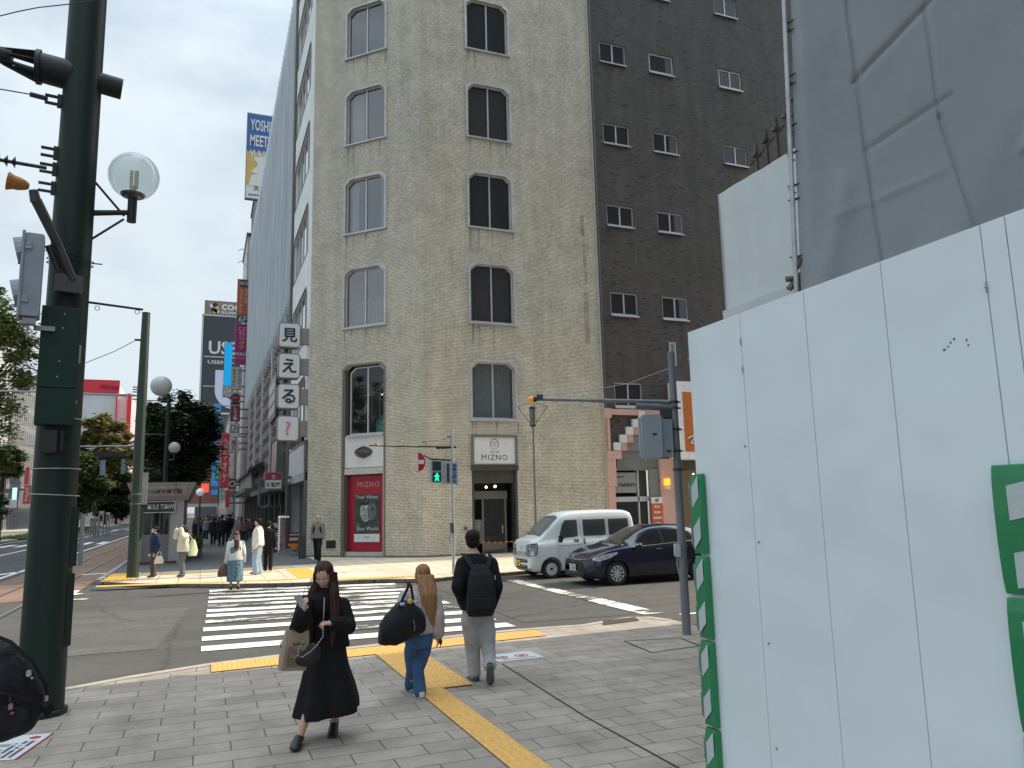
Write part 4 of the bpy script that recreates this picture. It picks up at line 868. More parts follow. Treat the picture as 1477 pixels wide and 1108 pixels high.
# ---------------------------------------------------------------- the stacked signs further up the street
OR = mat('orange_sign', (0.42, 0.1, 0.035), .5); PU = mat('purple_sign', (0.3, 0.01, 0.14), .5); DR = mat('dark_red_sign', (0.17, 0.015, 0.03), .5); CY = mat('cyan_sign', (0.0, 0.42, 0.85), .5, var=.04, emit=.35, ecol=(0, .42, .9)); RD = mat('bright_red_sign', (0.62, 0.03, 0.04), .5); GN = mat('green_sign', (0.01, 0.2, 0.12), .5); BLK = mat('black_sign', (0.025, 0.028, 0.03), .5); LGR = mat('light_sign', (0.5, 0.5, 0.5), .5); BLU = mat('blue_sign', (0.05, 0.25, 0.6), .5)
YLW = mat('yellow_ink', (0.6, 0.42, 0.1), .5)
def vs(rect, Y, body, label, txt=None, tm=lw, face=None, frac=.6, cols=1, name='vertical_sign', group=None, arm=4.4, hfrac=.85, dep=.35, extra=None):
    t = boxsign(name, label, rect, Y, dep, SG, face or body, group, face_in=min(.06, (rect[1]-rect[0])*.08))
    x0, x1, z0, z1 = rect
    if txt:
        parts_ = txt if isinstance(txt, (list, tuple)) else [txt]; n = len(parts_)
        for k, s in enumerate(parts_):
            cx = x1-(x1-x0)*(k+.5)/n
            me = text(s, (cx, Y-.03, (z0+z1)/2), (x1-x0)*frac/n, (z1-z0)*hfrac, tm, t, vertical=len(s) > 1, line=1.0, bold=.01)
    mb = MB(); mb.box(x1-.02, max(arm, x1+.3), Y+.1, Y+.25, z1-.5, z1-.35); mb.box(x1-.02, max(arm, x1+.3), Y+.1, Y+.25, z0+.35, z0+.5); mb.build('bracket', TRIM_D, t)
    return t
YA = 94.0; GV = 'vertical signs stacked up the shopping street'
def fulltext(t, s, c, w_, h, m): text(s, c, w_, h, m, t, bold=.015)
r = (2.887, 4.371, 25.082, 29.512); t = vs(r, YA, OR, 'tall orange vertical sign, topmost of the stack up the street', None, group=GV, arm=5.2)
x0, x1, z0, z1 = r; text('コミック', (x0+(x1-x0)*.68, YA-.03, z0+(z1-z0)*.52), (x1-x0)*.26, (z1-z0)*.4, lw, t, vertical=True); text('インターネット', (x0+(x1-x0)*.3, YA-.03, z0+(z1-z0)*.38), (x1-x0)*.24, (z1-z0)*.66, lw, t, vertical=True)
mb = MB(); mb.box(x0+.3, x1-.35, YA-.03, YA-.015, z1-1.0, z1-.1); mb.build('black_plate', BLK, t); text('快活', ((x0+x1)/2, YA-.05, z1-.5), .9, None, lw, t)
r = (2.891, 4.29, 24.229, 24.989); t = vs(r, YA, BLK, 'small black sign reading 6F between the orange and purple signs', None, group=GV, arm=5.2); text('6F', ((r[0]+r[1])/2, YA-.03, (r[2]+r[3])/2), .9, None, lw, t)
r = (2.792, 4.377, 19.121, 24.054); t = vs(r, YA, PU, 'purple vertical karaoke sign below the small black sign', None, group=GV, arm=5.2)
x0, x1, z0, z1 = r; text('5F', ((x0+x1)/2, YA-.03, z1-.8), .9, None, PK, t); text('カラオケ', ((x0+x1)/2, YA-.03, z0+(z1-z0)*.58), .75, (z1-z0)*.4, YLW, t, vertical=True); text('mash', ((x0+x1)/2, YA-.04, z0+(z1-z0)*.27), 1.6, .5, lw, t); text('マッシュ', ((x0+x1)/2, YA-.03, z0+.75), 1.3, None, lw, t)
YB = 97.0
r = (2.618, 3.841, 16.578, 19.381); vs(r, YB, LGR, 'pale grey vertical sign with black characters under the purple sign', ['ネットカフェ', '&カラオケ'], INK, group=GV, arm=5.2, frac=.7, hfrac=.8)
r = (2.618, 3.757, 14.719, 16.236); t = vs(r, YB, LGR, 'white sign with a dark red disc in the sign stack', None, group=GV, arm=5.2)
mb = MB(); mb.lathe(((r[0]+r[1])/2, YB-.02, (r[2]+r[3])/2+.1), [(.55, 0), (.55, .02)], 20, axis=(0, -1, 0)); mb.build('disc', DR, t); text('ミロクト', ((r[0]+r[1])/2, YB-.06, (r[2]+r[3])/2+.1), .8, None, lw, t); mb = MB(); mb.box(r[0]+.1, r[1]-.1, YB-.03, YB-.01, r[2]+.05, r[2]+.35); mb.build('black_plate', BLK, t)
r = (2.637, 3.772, 12.708, 14.634); vs(r, YB, DR, 'dark red sign with white characters, below the red disc', 'しゃぶ葉', lw, group=GV, arm=5.2, frac=.45)
r = (2.624, 3.756, 10.793, 12.456); t = vs(r, YB, LGR, 'white square sign with a black linked-box emblem', None, group=GV, arm=5.2)
cx, cz = (r[0]+r[1])/2, (r[2]+r[3])/2+.2; mb = MB(); mb.box(cx-.45, cx+.1, YB-.03, YB-.015, cz+.36, cz+.45); mb.box(cx-.45, cx-.36, YB-.03, YB-.015, cz-.4, cz+.36); mb.box(cx-.45, cx+.45, YB-.03, YB-.015, cz-.45, cz-.36); mb.box(cx+.36, cx+.45, YB-.03, YB-.015, cz-.36, cz+.4); mb.obox((cx, YB-.022, cz), (.08, .015, .7), ry=.6); mb.obox((cx+.15, YB-.024, cz+.1), (.08, .015, .5), ry=-.6); mb.build('emblem', INK, t)
r = (2.606, 3.773, 8.972, 10.543); vs(r, YB, LGR, 'lowest sign of the stack, white with the dark characters 風月', '風月', DR, group=GV, arm=5.2, frac=.6)
r = (2.153, 3.318, 20.492, 27.12); t = vs(r, 120, CY, 'plain bright cyan vertical sign beside the charcoal billboard tower', None, arm=6.0)
r = (2.096, 3.351, 18.821, 20.486); vs(r, 120, mat('pattern_sign', (0.4, 0.4, 0.38), .5, var=.9, scale=2.5), 'pale patterned sign hanging under the cyan sign', None, arm=6)
r = (2.014, 3.062, 5.171, 12.507); t = vs(r, 110, RD, 'tall bright red vertical sign with white characters', 'カラオケ', lw, arm=6, frac=.6, hfrac=.8)
r = (1.413, 2.066, 9.459, 12.051); vs(r, 118, mat('crimson_sign', (0.4, 0.03, 0.08), .5), 'narrow crimson sign above the green sign', 'カラオケ', lw, arm=3.5, frac=.6)
r = (1.471, 2.121, 6.392, 9.062); vs(r, 118, GN, 'narrow dark green sign below the crimson one', 'ABW', lw, arm=3.5, frac=.6)
r = (1.198, 2.499, 5.062, 21.783); vs(r, 150, mat('blue_pattern_sign', (0.06, 0.28, 0.62), .5, var=.6, scale=1.5, emit=.15, ecol=(.1, .4, .9)), 'very tall blue vertical sign rising beside the dark street tree', None, arm=6)
r = (0.324, 1.033, 17.405, 18.681); vs(r, 150, mat('violet_sign', (0.2, 0.15, 0.6), .5, emit=.5, ecol=(.3, .25, .9)), 'small violet lit sign left of the tall blue sign', None, arm=3)
r = (0.21, 1.384, 10.324, 12.462); vs(r, 150, LGR, 'white and blue lit sign low on the left of the blue sign', None, arm=3)
r = (-0.287, 0.586, 4.119, 5.163); t = vs(r, 90, mat('vermilion_sign', (0.8, 0.08, 0.04), .5, emit=.7, ecol=(1, .12, .07)), 'glowing vermilion sign over the crowded sidewalk behind the kiosk', None, arm=2)
r = (2.204, 2.968, 4.19, 5.265); t = vs(r, 80, DR, 'round-cornered dark red sign over the crowd', None); mb = MB(); annulus(mb, (r[0]+r[1])/2, (r[2]+r[3])/2, .3, .08, 79.97); mb.build('emblem', lw, t)
r = (1.488, 2.016, 3.19, 4.449); vs(r, 84, mat('mint_sign', (0.4, 0.6, 0.5), .5), 'mint green sign with dark characters over the crowd', 'ドラ', GN, arm=4.4)
r = (2.098, 2.496, 2.481, 4.231); vs(r, 84, RD, 'small red banner over the crowd right of the mint sign', None, arm=4.4)
# ---------------------------------------------------------------- buildings behind
def block(name, label, x0, x1, y0, y1, z1, m, loc=None, roof=True, z0=0.0):
    t = thing(name, label, 'building', ((x0+x1)/2, y0, z0)); mb = MB()
    def q(a, b, c, d, us): mb.add([a, b, c, d], [(0, 1, 2, 3)], [us])
    for (ax, ay), (bx, by) in (((x0, y0), (x1, y0)), ((x1, y0), (x1, y1)), ((x1, y1), (x0, y1)), ((x0, y1), (x0, y0))):
        L = math.hypot(bx-ax, by-ay); q((ax, ay, z0), (bx, by, z0), (bx, by, z1), (ax, ay, z1), [(0, z0), (L, z0), (L, z1), (0, z1)])
    mb.build('wall', m, t, fix=False)
    mb = MB(); mb.box(x0-.15, x1+.15, y0-.15, y1+.15, z1, z1+.5); mb.build('roof', TRIM_D, t); return t
def winmat(name, wallc, winc, bw, rh, ms):
    return brickmat(name, winc, tuple(c*.7 for c in winc), wallc, bw, rh, ms=ms, offset=0.0, rough=.5, bump=0, blot=.12, blotscale=.3)
brn = mat('brown_cladding', (0.13, 0.075, 0.065), .6, var=.12, scale=.8)
bb = block('brown_building', 'narrow brown clad building just past the fin-clad one', 4.9, 16, 94.5, 104, 31.5, brn)
dkb = mat('dark_tower_cladding', (0.04, 0.05, 0.055), .5)
a = (3.627, 44.687); b = (7.651, 59.141)
tw = block('dark_tower', 'dark tower carrying a blue and yellow baseball billboard above the fin-clad roof', 5.4, 16, 106, 120, 47.0, dkb)
bl = thing('rooftop_billboard', 'large blue and yellow billboard with white capitals on top of the dark tower', 'billboard', (9, 105.5, 42))
X0, Z1 = (3.789, 56.948); X1, Z0 = (8.534, 44.352)
mb = MB(); mb.box(X0, X1+6, 105.5, 106.2, Z0, Z1); mb.build('backing', SG, bl)
zb = Z0+(Z1-Z0)*.545; zw = Z0+(Z1-Z0)*.15
mb = MB(); mb.box(X0+.1, X1+6, 105.45, 105.5, zb, Z1-.2); mb.build('blue_panel', mat('billboard_blue', (0.03, 0.11, 0.32), .5), bl)
mb = MB(); mb.box(X0+.1, X1+6, 105.45, 105.5, zw, zb); mb.build('yellow_panel', mat('billboard_yellow', (0.55, 0.36, 0.08), .5), bl)
mb = MB(); mb.box(X0+.1, X1+6, 105.45, 105.5, Z0+.1, zw); mb.build('white_panel', lw, bl)
for k, s in enumerate(('YOSHINOBU', 'MEETS ONE', 'YUNKER')): text(s, (X0+.45+.29*len(s), 105.4, Z1-1.75-k*2.3), .58*len(s), 1.7, lw, bl, bold=.02)
mb = MB(); h = (zb-zw)
mb.prism([(X0+1.0, zb-.8), (X0+3.4, zb-.5), (X0+3.2, zb-1.8), (X0+4.2, zb-2.2), (X0+3.0, zb-3.4), (X0+2.4, zw+1), (X0+4.8, zw), (X0+.4, zw), (X0+.8, zw+1.6), (X0+1.8, zb-3.2), (X0+.6, zb-3.0), (X0+1.6, zb-1.9)], 'y', 105.4, 105.44); mb.build('white_figure', lw, bl)
mb = MB(); mb.ell((X0+4.6, 105.4, zw+2.6), (1.5, .05, 2.0), 12, 8); mb.build('player_figure', mat('grey_figure', (0.1, 0.12, 0.18), .6, var=.5, scale=2), bl)
text('久慶で、', (X0+2.4, 105.4, Z0+1.6), 2.6, None, INK, bl, bold=.02)
mb = MB(); [mb.box(X0+.5+k*.35, X0+.7+k*.35, 105.38, 105.42, Z0+.5, Z0+.7) for k in range(9)]; mb.build('small_lettering', INK, bl)
mb = MB(); mb.tube([(5.35, 107, 47), (5.0, 107, 47.2)], .06)
gb = block('grey_building', 'tall thin grey building edge left of the dark tower', 4.6, 5.3, 112, 125, (3.91, 41.242)[1], TRIM)
mb = MB()
for k in range(2): mb.tube([(4.7, 112, gb.location.z+36.5+k*1.8), (3.9, 112, gb.location.z+37.5+k*1.8), (3.4, 112, gb.location.z+37.1+k*1.8)], .05)
mb.build('roof_lamp', TRIM, gb)
# charcoal billboard tower at the end of the street
YT = 300.0
X0, Z1 = (-2.695, 80.273); X1, Zm = (10.186, 74.792); _, Zb = (0.501, 38.059); X1 += 14
tw = thing('billboard_tower', 'tall building at the end of the street with charcoal billboards and brown striped top', 'building', (X0+10, YT, 0))
mb = MB(); mb.box(X0, X1, YT, YT+20, 0, Zm); mb.build('wall', mat('tower_grey', (0.09, 0.1, 0.11), .6), tw)
mb = MB(); mb.box(X0+.6, X1+.2, YT-.4, YT+20.2, Zm, Z1); tp = mb.build('top_storey', mat('striped_brown', (0.24, 0.17, 0.15), .6, var=.3, scale=.8, stretch=(2, 2, .05)), tw)
mb = MB(); mb.box(X0+.8, X1, YT-.5, YT, Zb, Zm-.6); pn_ = mb.build('billboard_panel', mat('charcoal_panel', (0.035, 0.045, 0.055), .5), tw)
mb = MB(); mb.box(X0-.1, X0+.5, YT-.6, YT, 10, Zm); mb.box(X0, X1, YT-.6, YT, Zm-.5, Zm); mb.box(X0, X1, YT-.6, YT, Zb-.7, Zb); mb.build('frame', LGR, tw)
h = Zm-Zb
mb = MB(); mb.box(X0+1, X1, YT-.55, YT-.5, Zb+h*.56, Zb+h*.57); mb.box(X0+1, X1, YT-.55, YT-.5, Zb+h*.26, Zb+h*.268); mb.build('seam', TRIM, pn_)
zu = Zb+h*.66; text('USEN', (X0+2.6+7.5, YT-.6, zu), 15, 5.0, lw, pn_, bold=.02); text('USEN-NEXT', (X0+2.4+7.4, YT-.6, Zb+h*.51), 14.8, 1.3, lw, pn_, bold=.02)
mb = MB(); ux = X0+5.2; zt = Zb+h*.43
mb.box(ux, ux+3.3, YT-.6, YT-.5, zt-7.5, zt)
pts = []
for k in range(9):
    a = pi+pi/2*k/8; pts.append((ux+7+7*cos(a), zt-7.5+7*sin(a)))
inn = [(ux+7+3.7*cos(pi+pi/2*k/8), zt-7.5+3.7*sin(pi+pi/2*k/8)) for k in range(9)]
for k in range(8): mb.add([(pts[k][0], YT-.6, pts[k][1]), (pts[k+1][0], YT-.6, pts[k+1][1]), (inn[k+1][0], YT-.6, inn[k+1][1]), (inn[k][0], YT-.6, inn[k][1])], [(0, 1, 2, 3)])
mb.build('letter_mark', mat('letter_blue_white', (0.55, 0.6, 0.75), .5), pn_)
text('cocono', (X0+6.2+7.4, YT-.55, Z1-(Z1-Zm)*.42), 14.2, 2.4, lw, tp, bold=.03); text('SUSUKINO', (X0+6.2+7.0, YT-.55, Z1-(Z1-Zm)*.8), 13.5, 1.0, lw, tp, bold=.03)
for k, (dx, dz, c) in enumerate(((0, .8, 'notice_white'), (1.2, 1.2, 'navy_ink'), (2.0, 0, 'yellow_ink'), (.6, -.6, 'navy_ink'), (1.4, -1.4, 'yellow_ink'), (2.2, -1.2, 'notice_white'))):
    mb = MB(); mb.lathe((X0+3.2+dx*.8, YT-.5, Z1-(Z1-Zm)*.52+dz), [(.85, 0), (.85, .1)], 10, axis=(0, -1, 0)); mb.build('petal', MATS[c], tp)
# generic blocks filling the east side of the street
wm1 = winmat('facade_grey', (0.2, 0.2, 0.2), (0.07, 0.08, 0.09), 1.6, 3.2, .5); wm2 = winmat('facade_pale', (0.42, 0.42, 0.41), (0.12, 0.14, 0.16), 2.2, 3.4, .7); wm3 = winmat('facade_dark', (0.1, 0.1, 0.11), (0.04, 0.05, 0.06), 1.8, 3.3, .4)
block('office_building', 'grey-brown office block rising behind the dark red sign', 5.0, 17, 104.5, 140, 18, wm3)
block('office_building', 'grey windowed block behind the tall red sign', 4.8, 17, 141, 170, 26, wm1)
block('office_building', 'distant pale block behind the blue sign near the end of the street', 4.6, 17, 171, 290, 22, wm2)
t = thing('street_arcade', 'brick red arcade front closing the view above the crowd', 'building', (-1, 260, 0)); mb = MB(); mb.box(-9, 4.4, 262, 275, 4.2, 16); mb.build('wall', mat('arcade_red', (0.25, 0.1, 0.08), .7), t); mb = MB(); mb.box(-9, 4.4, 260, 262, 3.6, 4.6); mb.build('canopy', TRIM, t)
# cream and black canopied shop between lattice and crowd
t = thing('shop_canopy', 'dark pitched canopy with white ribs over shop doors beyond the lattice facade', 'canopy', (3.6, 64, 3))
for k in range(14): mb = MB(); mb.box(3.3, 3.45, 63+k*1.5, 63.25+k*1.5, 3.4, 5.2); mb.build('rib', LGR, t)
mb = MB(); mb.prism([(3.1, 5.2), (4.2, 5.9), (4.2, 5.6), (3.1, 4.95)], 'y', 62, 85); mb.build('roof', BLK, t)
# ---------------------------------------------------------------- west side of the main street
wm4 = winmat('facade_west', (0.5, 0.5, 0.48), (0.2, 0.21, 0.22), .7, 3.3, .18)
def west(label, px0, px1, y0, y1, h, m, name='office_building'): return block(name, label, -40, -27, y0, y1, h, m)
west('grey office block with rows of slim windows behind the left street trees', 0, 0, 92, 112, 21, wm4)
west('tall pale block with a light blue panel behind the left trees', 0, 0, 113, 132, 27, wm2)
west('windowed grey block half hidden by the street trees on the left', 0, 0, 133, 160, 24, wm1)
wp = thing('white_building', 'white building framed in bright red above the olive street trees', 'building', (-33, 175, 0))
Yw = 178.0; X0, Z1 = (-24.859, 29.651); X1, Z1b = (-17.509, 28.754); X2, Z2 = (-16.393, 27.317)
mb = MB(); mb.box(X0-4, X1, Yw, Yw+20, 0, Z1-.4); mb.build('wall', mat('white_tile', (0.62, 0.64, 0.66), .6, var=.1, scale=.2), wp)
mb = MB(); mb.box(X1, X2+1, Yw+2, Yw+22, 0, Z2); mb.build('side_wall', mat('pink_wall', (0.6, 0.42, 0.44), .6), wp)
RR = mat('frame_red', (0.62, 0.03, 0.05), .5)
mb = MB(); mb.box(X0-4, X1+.4, Yw-.5, Yw, Z1-2.6, Z1+.1); mb.box(X0-4, X0+.5, Yw-.5, Yw, 10, Z1-2.6); mb.box(X1-.1, X1+.15, Yw-.5, Yw, 10, Z1-2.6); mb.box(X2+.7, X2+1.5, Yw+1.5, Yw+2, 8, Z2); mb.build('red_frame', RR, wp)
mb = MB(); rnd = random.Random(12)
for k in range(7): mb.obox((X0+4.4+k*.5, Yw-.6, Z1-1.2-k*.05), (.4, .1, .5+rnd.random()*.4), ry=rnd.random()); 
mb.build('red_lettering', mat('dark_crimson', (0.3, 0.01, 0.03), .5), wp)
mb = MB(); mb.box(X0+6.5, X1-.4, Yw-.7, Yw-.5, Z1-10.5, Z1-8.6); mb.build('red_sign', RD, wp)
west('low pale shop block far down the left side of the main street', 0, 0, 200, 330, 16, wm2)
block('office_building', 'distant hazy block behind the tops of the olive trees', -30, -16, 420, 440, 42, wm1)
block('office_building', 'small distant white tower between the trees and the green pole', -12, -7.5, 420, 440, 48, wm2)
def farsign(label, rect, Y, m, txt=None, tm=lw, cat='sign', emit=False, **kw):
    t = boxsign('shop_sign', label, rect, Y, .4, SG, m, None, cat, face_in=.04)
    x0, x1, z0, z1 = rect
    if txt: text(txt, ((x0+x1)/2, Y-.04, (z0+z1)/2), (x1-x0)*.62, (z1-z0)*.8, tm, t, vertical=kw.get('v', True), bold=.02)
    mb = MB(); mb.box(x0-2.2, x0+.1, Y+.1, Y+.3, z1-.6, z1-.35); mb.build('bracket', TRIM_D, t); return t
farsign('white vertical banner with crimson characters at the left edge of the view', (-18.728, -18.04, 3.442, 7.122), 88, LGR, 'カメラ', RD)
farsign('red vertical karaoke sign on the far left shops', (-18.575, -17.976, 3.42, 5.487), 100, RD, 'カラオケ', lw)
farsign('red sign hanging above the red karaoke sign', (-19.32, -18.903, 5.702, 7.706), 104, RD, None)
farsign('white sign with red lettering low on the far left shops', (-19.599, -18.34, 2.962, 3.909), 96, LGR, None)
farsign('small lit pale blue screen on the far left shopfront', (-18.914, -18.408, 3.755, 5.146), 96, mat('lit_screen', (.5, .7, .85), .4, emit=.8, ecol=(.5, .75, 1)), None)
farsign('pink sign on the distant white tower between trees and pole', (-24.409, -22.204, 26.431, 30.356), 300, RD, '20', lw, v=False)
farsign('green exit-like sign high on the pale left block', (-20.374, -19.7, 18.241, 19.12), 110, GN, '+', lw, v=False)
t = farsign('bright digital billboard with red top far down the main street', (-20.282, -16.795, 3.273, 6.893), 170, mat('screen_white', (.85, .85, .8), .4, emit=1.0, ecol=(1, .97, .9)), None)
farsign('blue roadside billboard left of the bright digital one', (-22.024, -20.339, 5.093, 7.39), 172, BLU, None)
farsign('red strip sign above the bright digital billboard', (-18.964, -17.766, 6.795, 7.398), 169, RD, None)
# ================================================================= KIOSK
KW = mat('kiosk_panel', (0.33, 0.31, 0.29), .5, var=.1, scale=1.5); KD = mat('kiosk_recess', (0.035, 0.033, 0.03), .7); KG = glass('kiosk_glass', (0.05, 0.05, 0.045), .5)
KY = 34.0
kx0, kz1 = (-2.803, 3.29); kx1, _ = (-0.286, 3.261); _, kzb = (-1.622, 2.588); kx2, _z = (-0.285, -0.19)
K = thing('kiosk', 'grey subway entrance kiosk with flared roof and a dark sign reading POLE TOWN', 'kiosk', (-1.4, KY, .1))
L0 = kx0+.38; L1 = kx1-.42
mb = MB()
mb.add([(kx0, KY-.45, kz1), (kx1, KY-.45, kz1), (kx1, 42, kz1), (kx0, 42, kz1), (L0-.1, KY-.05, kzb), (L1+.12, KY-.05, kzb), (L1+.12, 41.5, kzb), (L0-.1, 41.5, kzb)], [(0, 1, 2, 3), (7, 6, 5, 4), (0, 4, 5, 1), (1, 5, 6, 2), (2, 6, 7, 3), (3, 7, 4, 0)])
mb.build('roof', KW, K)
mb = MB(); mb.box(kx1-.75, kx1-.72, KY-.47, KY-.4, kzb+.05, kz1-.02); mb.build('seam', TRIM_D, K)
mb = MB(); mb.box(L0, L0+.22, KY, 41.4, .1, kzb); mb.box(L1-.5, L1, KY, KY+.5, .1, kzb); mb.box(L1-.1, L1, KY+3, 41.4, .1, kzb); mb.box(L0, L1, 41.2, 41.4, .1, kzb); mb.build('wall', KW, K)
mb = MB(); mb.box(L0+.22, L1-.5, KY+.02, KY+.35, .18, 1.25); mb.build('parapet', mat('kiosk_base', (0.16, 0.16, 0.16), .6), K)
mb = MB(); mb.box(L0+.2, L1-.2, KY-.08, KY+.3, .1, .2); mb.build('plinth', mat('rusty_plinth', (0.12, 0.05, 0.035), .8), K)
mb = MB(); mb.box(L0+.24, L1-.5, KY+.15, KY+.18, 1.25, kzb-.35); gl_ = mb.build('glazing', KG, K)
mb = MB()
for u in (.0, .3, .62, .97): x = L0+.24+(L1-.78-L0)*u; mb.box(x, x+.05, KY+.1, KY+.2, .3, kzb-.3)
mb.build('mullion', TRIM_D, gl_)
mb = MB(); mb.box(L0+.22, L1-.4, KY+2.5, KY+2.6, .1, kzb); mb.build('interior', KD, K)
mb = MB(); mb.box(L0+.1, L1-.36, KY-.12, KY+.05, kzb-.46, kzb-.06); sb = mb.build('sign_board', BLK, K)
mb = MB(); ring(mb, opoly(L0+.1, L1-.36, kzb-.46, kzb-.06, 0, .03), opoly(L0+.1, L1-.36, kzb-.46, kzb-.06), KY-.15, KY-.1); mb.build('frame', LGR, sb)
text('POLE TOWN', (L0+.1+(L1-L0-.46)*.64, KY-.13, kzb-.25), 1.0, .19, lw, sb)
mb = MB(); mb.lathe((L0+.45, KY-.13, kzb-.28), [(.06, 0), (.06, .01)], 10, axis=(0, -1, 0)); mb.lathe((L1-.65, KY-.13, kzb-.28), [(.05, 0), (.05, .01)], 10, axis=(0, -1, 0)); mb.build('arrow_mark', lw, sb)
hz = (kzb+kz1)/2; tilt = math.atan2(.4, kz1-kzb)
mb = MB(); mb.obox(((L0+L1)/2+.12, KY-.3, hz), (1.65, .05, .4), rx=tilt); s2 = mb.build('name_plate', mat('plate_grey', (0.36, 0.35, 0.34), .4), K)
text('さっぽろ地下街', ((L0+L1)/2+.1, KY-.345, hz), 1.35, .2, DR, s2, rx=tilt, bold=.03)
# steel railing and stair enclosure on the kiosk's right, and planters beside it
t = thing('planter', 'low dark hedge planter along the right side of the kiosk', 'planter', (L1+.6, 37.5, .1))
mb = MB(); mb.box(L1+.15, L1+.75, 36.5, 40.5, .1, .5); mb.build('trough', TRIM_D, t); t_planter = t
t2 = thing('street_light', 'small white globe lamp standing just right of the kiosk roof', 'street light', (L1+.5, 43, .1))
mb = MB(); mb.cyl((L1+.55, 43, .1), (L1+.55, 43, 2.9), .05); mb.build('pole', TRIM_D, t2, smooth='auto'); mb = MB(); mb.ell((L1+.55, 43, 3.1), .2, 14, 10); mb.build('globe', mat('opal_globe', (.8, .8, .78), .3, emit=.15, ecol=(1, 1, 1)), t2, smooth=True)
# ================================================================= GREEN TRAM POLES AND FITTINGS
GP = mat('pole_green', (0.010, 0.024, 0.017), 0.5, spec=.3, var=.15, scale=2, stretch=(1, 1, .1)); GP2 = mat('pole_olive', (0.02, 0.038, 0.024), 0.4, var=.15, scale=2, stretch=(1, 1, .1)); GBOX = mat('box_green', (0.006, 0.03, 0.02), 0.5, spec=.3, var=.1)
DK = mat('dark_fitting', (0.02, 0.024, 0.024), .5, .3); INSU = mat('insulator_brown', (0.03, 0.028, 0.03), .35); GALV = mat('galvanised', (0.3, 0.31, 0.32), .45, .6, var=.15, scale=3); WIRE = mat('wire_grey', (0.12, 0.12, 0.12), .5, .4); TIE = mat('tie_wire', (0.5, 0.5, 0.45), .4, .5)
PX_, PY_ = -1.52, 9.75
P = thing('tram_pole', 'huge dark green steel pole in the left foreground carrying a control box and globe lamp', 'pole', (PX_, PY_, .03))
mb = MB(); mb.lathe((PX_, PY_, 0), [(.228, .03), (.218, 3), (.203, 7), (.188, 12)], 28); mb.build('shaft', GP, P, smooth='auto')
mb = MB(); mb.lathe((PX_, PY_, .03), [(.262, 0), (.262, .05), (.25, .06)], 28); mb.build('base_collar', GP, P, smooth='auto')
# view axes at the pole: e = image-right, g = away from the camera
g = Vector((PX_, PY_)).normalized(); e = Vector((g.y, -g.x))
def at(r, f, z): return Vector((PX_+e.x*r+g.x*f, PY_+e.y*r+g.y*f, z))
ea = math.atan2(e.y, e.x)
mb = MB(); mb.X = Matrix.Translation((PX_, PY_, 0)) @ Matrix.Rotation(ea, 4, 'Z')
mb.box(-.235, .14, -.36, -.17, 3.46, 4.36); mb.box(-.235, .14, -.355, -.17, 3.06, 3.455); cb = mb.build('control_box', GBOX, P, bevel=.008)
mb = MB(); mb.X = Matrix.Translation((PX_, PY_, 0)) @ Matrix.Rotation(ea, 4, 'Z')
for u, z in ((-.02, 4.28), (-.03, 4.12), (-.04, 3.75), (-.05, 3.58)): mb.cyl((u, -.37, z), (u, -.35, z), .009)
mb.box(.14, .16, -.33, -.28, 3.75, 3.95); mb.box(.14, .155, -.32, -.29, 3.3, 3.33); mb.build('fastener', GALV, cb)
mb = MB(); mb.X = Matrix.Translation((PX_, PY_, 0)) @ Matrix.Rotation(ea, 4, 'Z'); mb.rbox((-.09, -.27, 2.88), (.16, .14, .24), .03); mb.box(.02, .05, -.3, -.22, 2.78, 3.0); mb.build('camera_housing', DK, P)
mb = MB(); mb.X = Matrix.Translation((PX_, PY_, 0)) @ Matrix.Rotation(ea, 4, 'Z')
mb.box(.17, .25, -.12, .1, 1.55, 2.18); mb.build('cable_cover', GP, P); mb = MB(); mb.X = Matrix.Translation((PX_, PY_, 0)) @ Matrix.Rotation(ea, 4, 'Z'); mb.box(.27, .31, -.06, .1, 1.55, 2.1); mb.box(.25, .28, -.03, .05, 2.05, 2.12); mb.build('grey_box', GALV, P)
mb = MB(); mb.X = Matrix.Translation((PX_, PY_, 0)) @ Matrix.Rotation(ea, 4, 'Z'); mb.box(.16, .245, -.13, .1, .72, 1.47); mb.build('inspection_door', GP, P, bevel=.006)
mb = MB()
for z, r0, tl in ((2.6, .24, 0.0), (2.32, .242, -.015), (3.15, .239, .0)):
    pts = [(PX_+(r0+.004)*cos(a), PY_+(r0+.004)*sin(a), z+tl*cos(a)) for a in [2*pi*k/20 for k in range(21)]]; mb.tube(pts, .006, 5)
mb.build('tie_wire', TIE, P)
mb = MB()
for z in (4.95, 5.0): 
    pts = [(PX_+.235*cos(a), PY_+.235*sin(a), z+.02*sin(3*a)) for a in [2*pi*k/20 for k in range(21)]]; mb.tube(pts, .006, 5)
mb.tube([at(-.22, -.1, 5.04), at(-.5, -.3, 5.08)], .005, 5); mb.tube([at(.22, -.05, 4.98), at(.32, -.1, 4.97)], .008, 5); mb.build('cable_tie', DK, P)
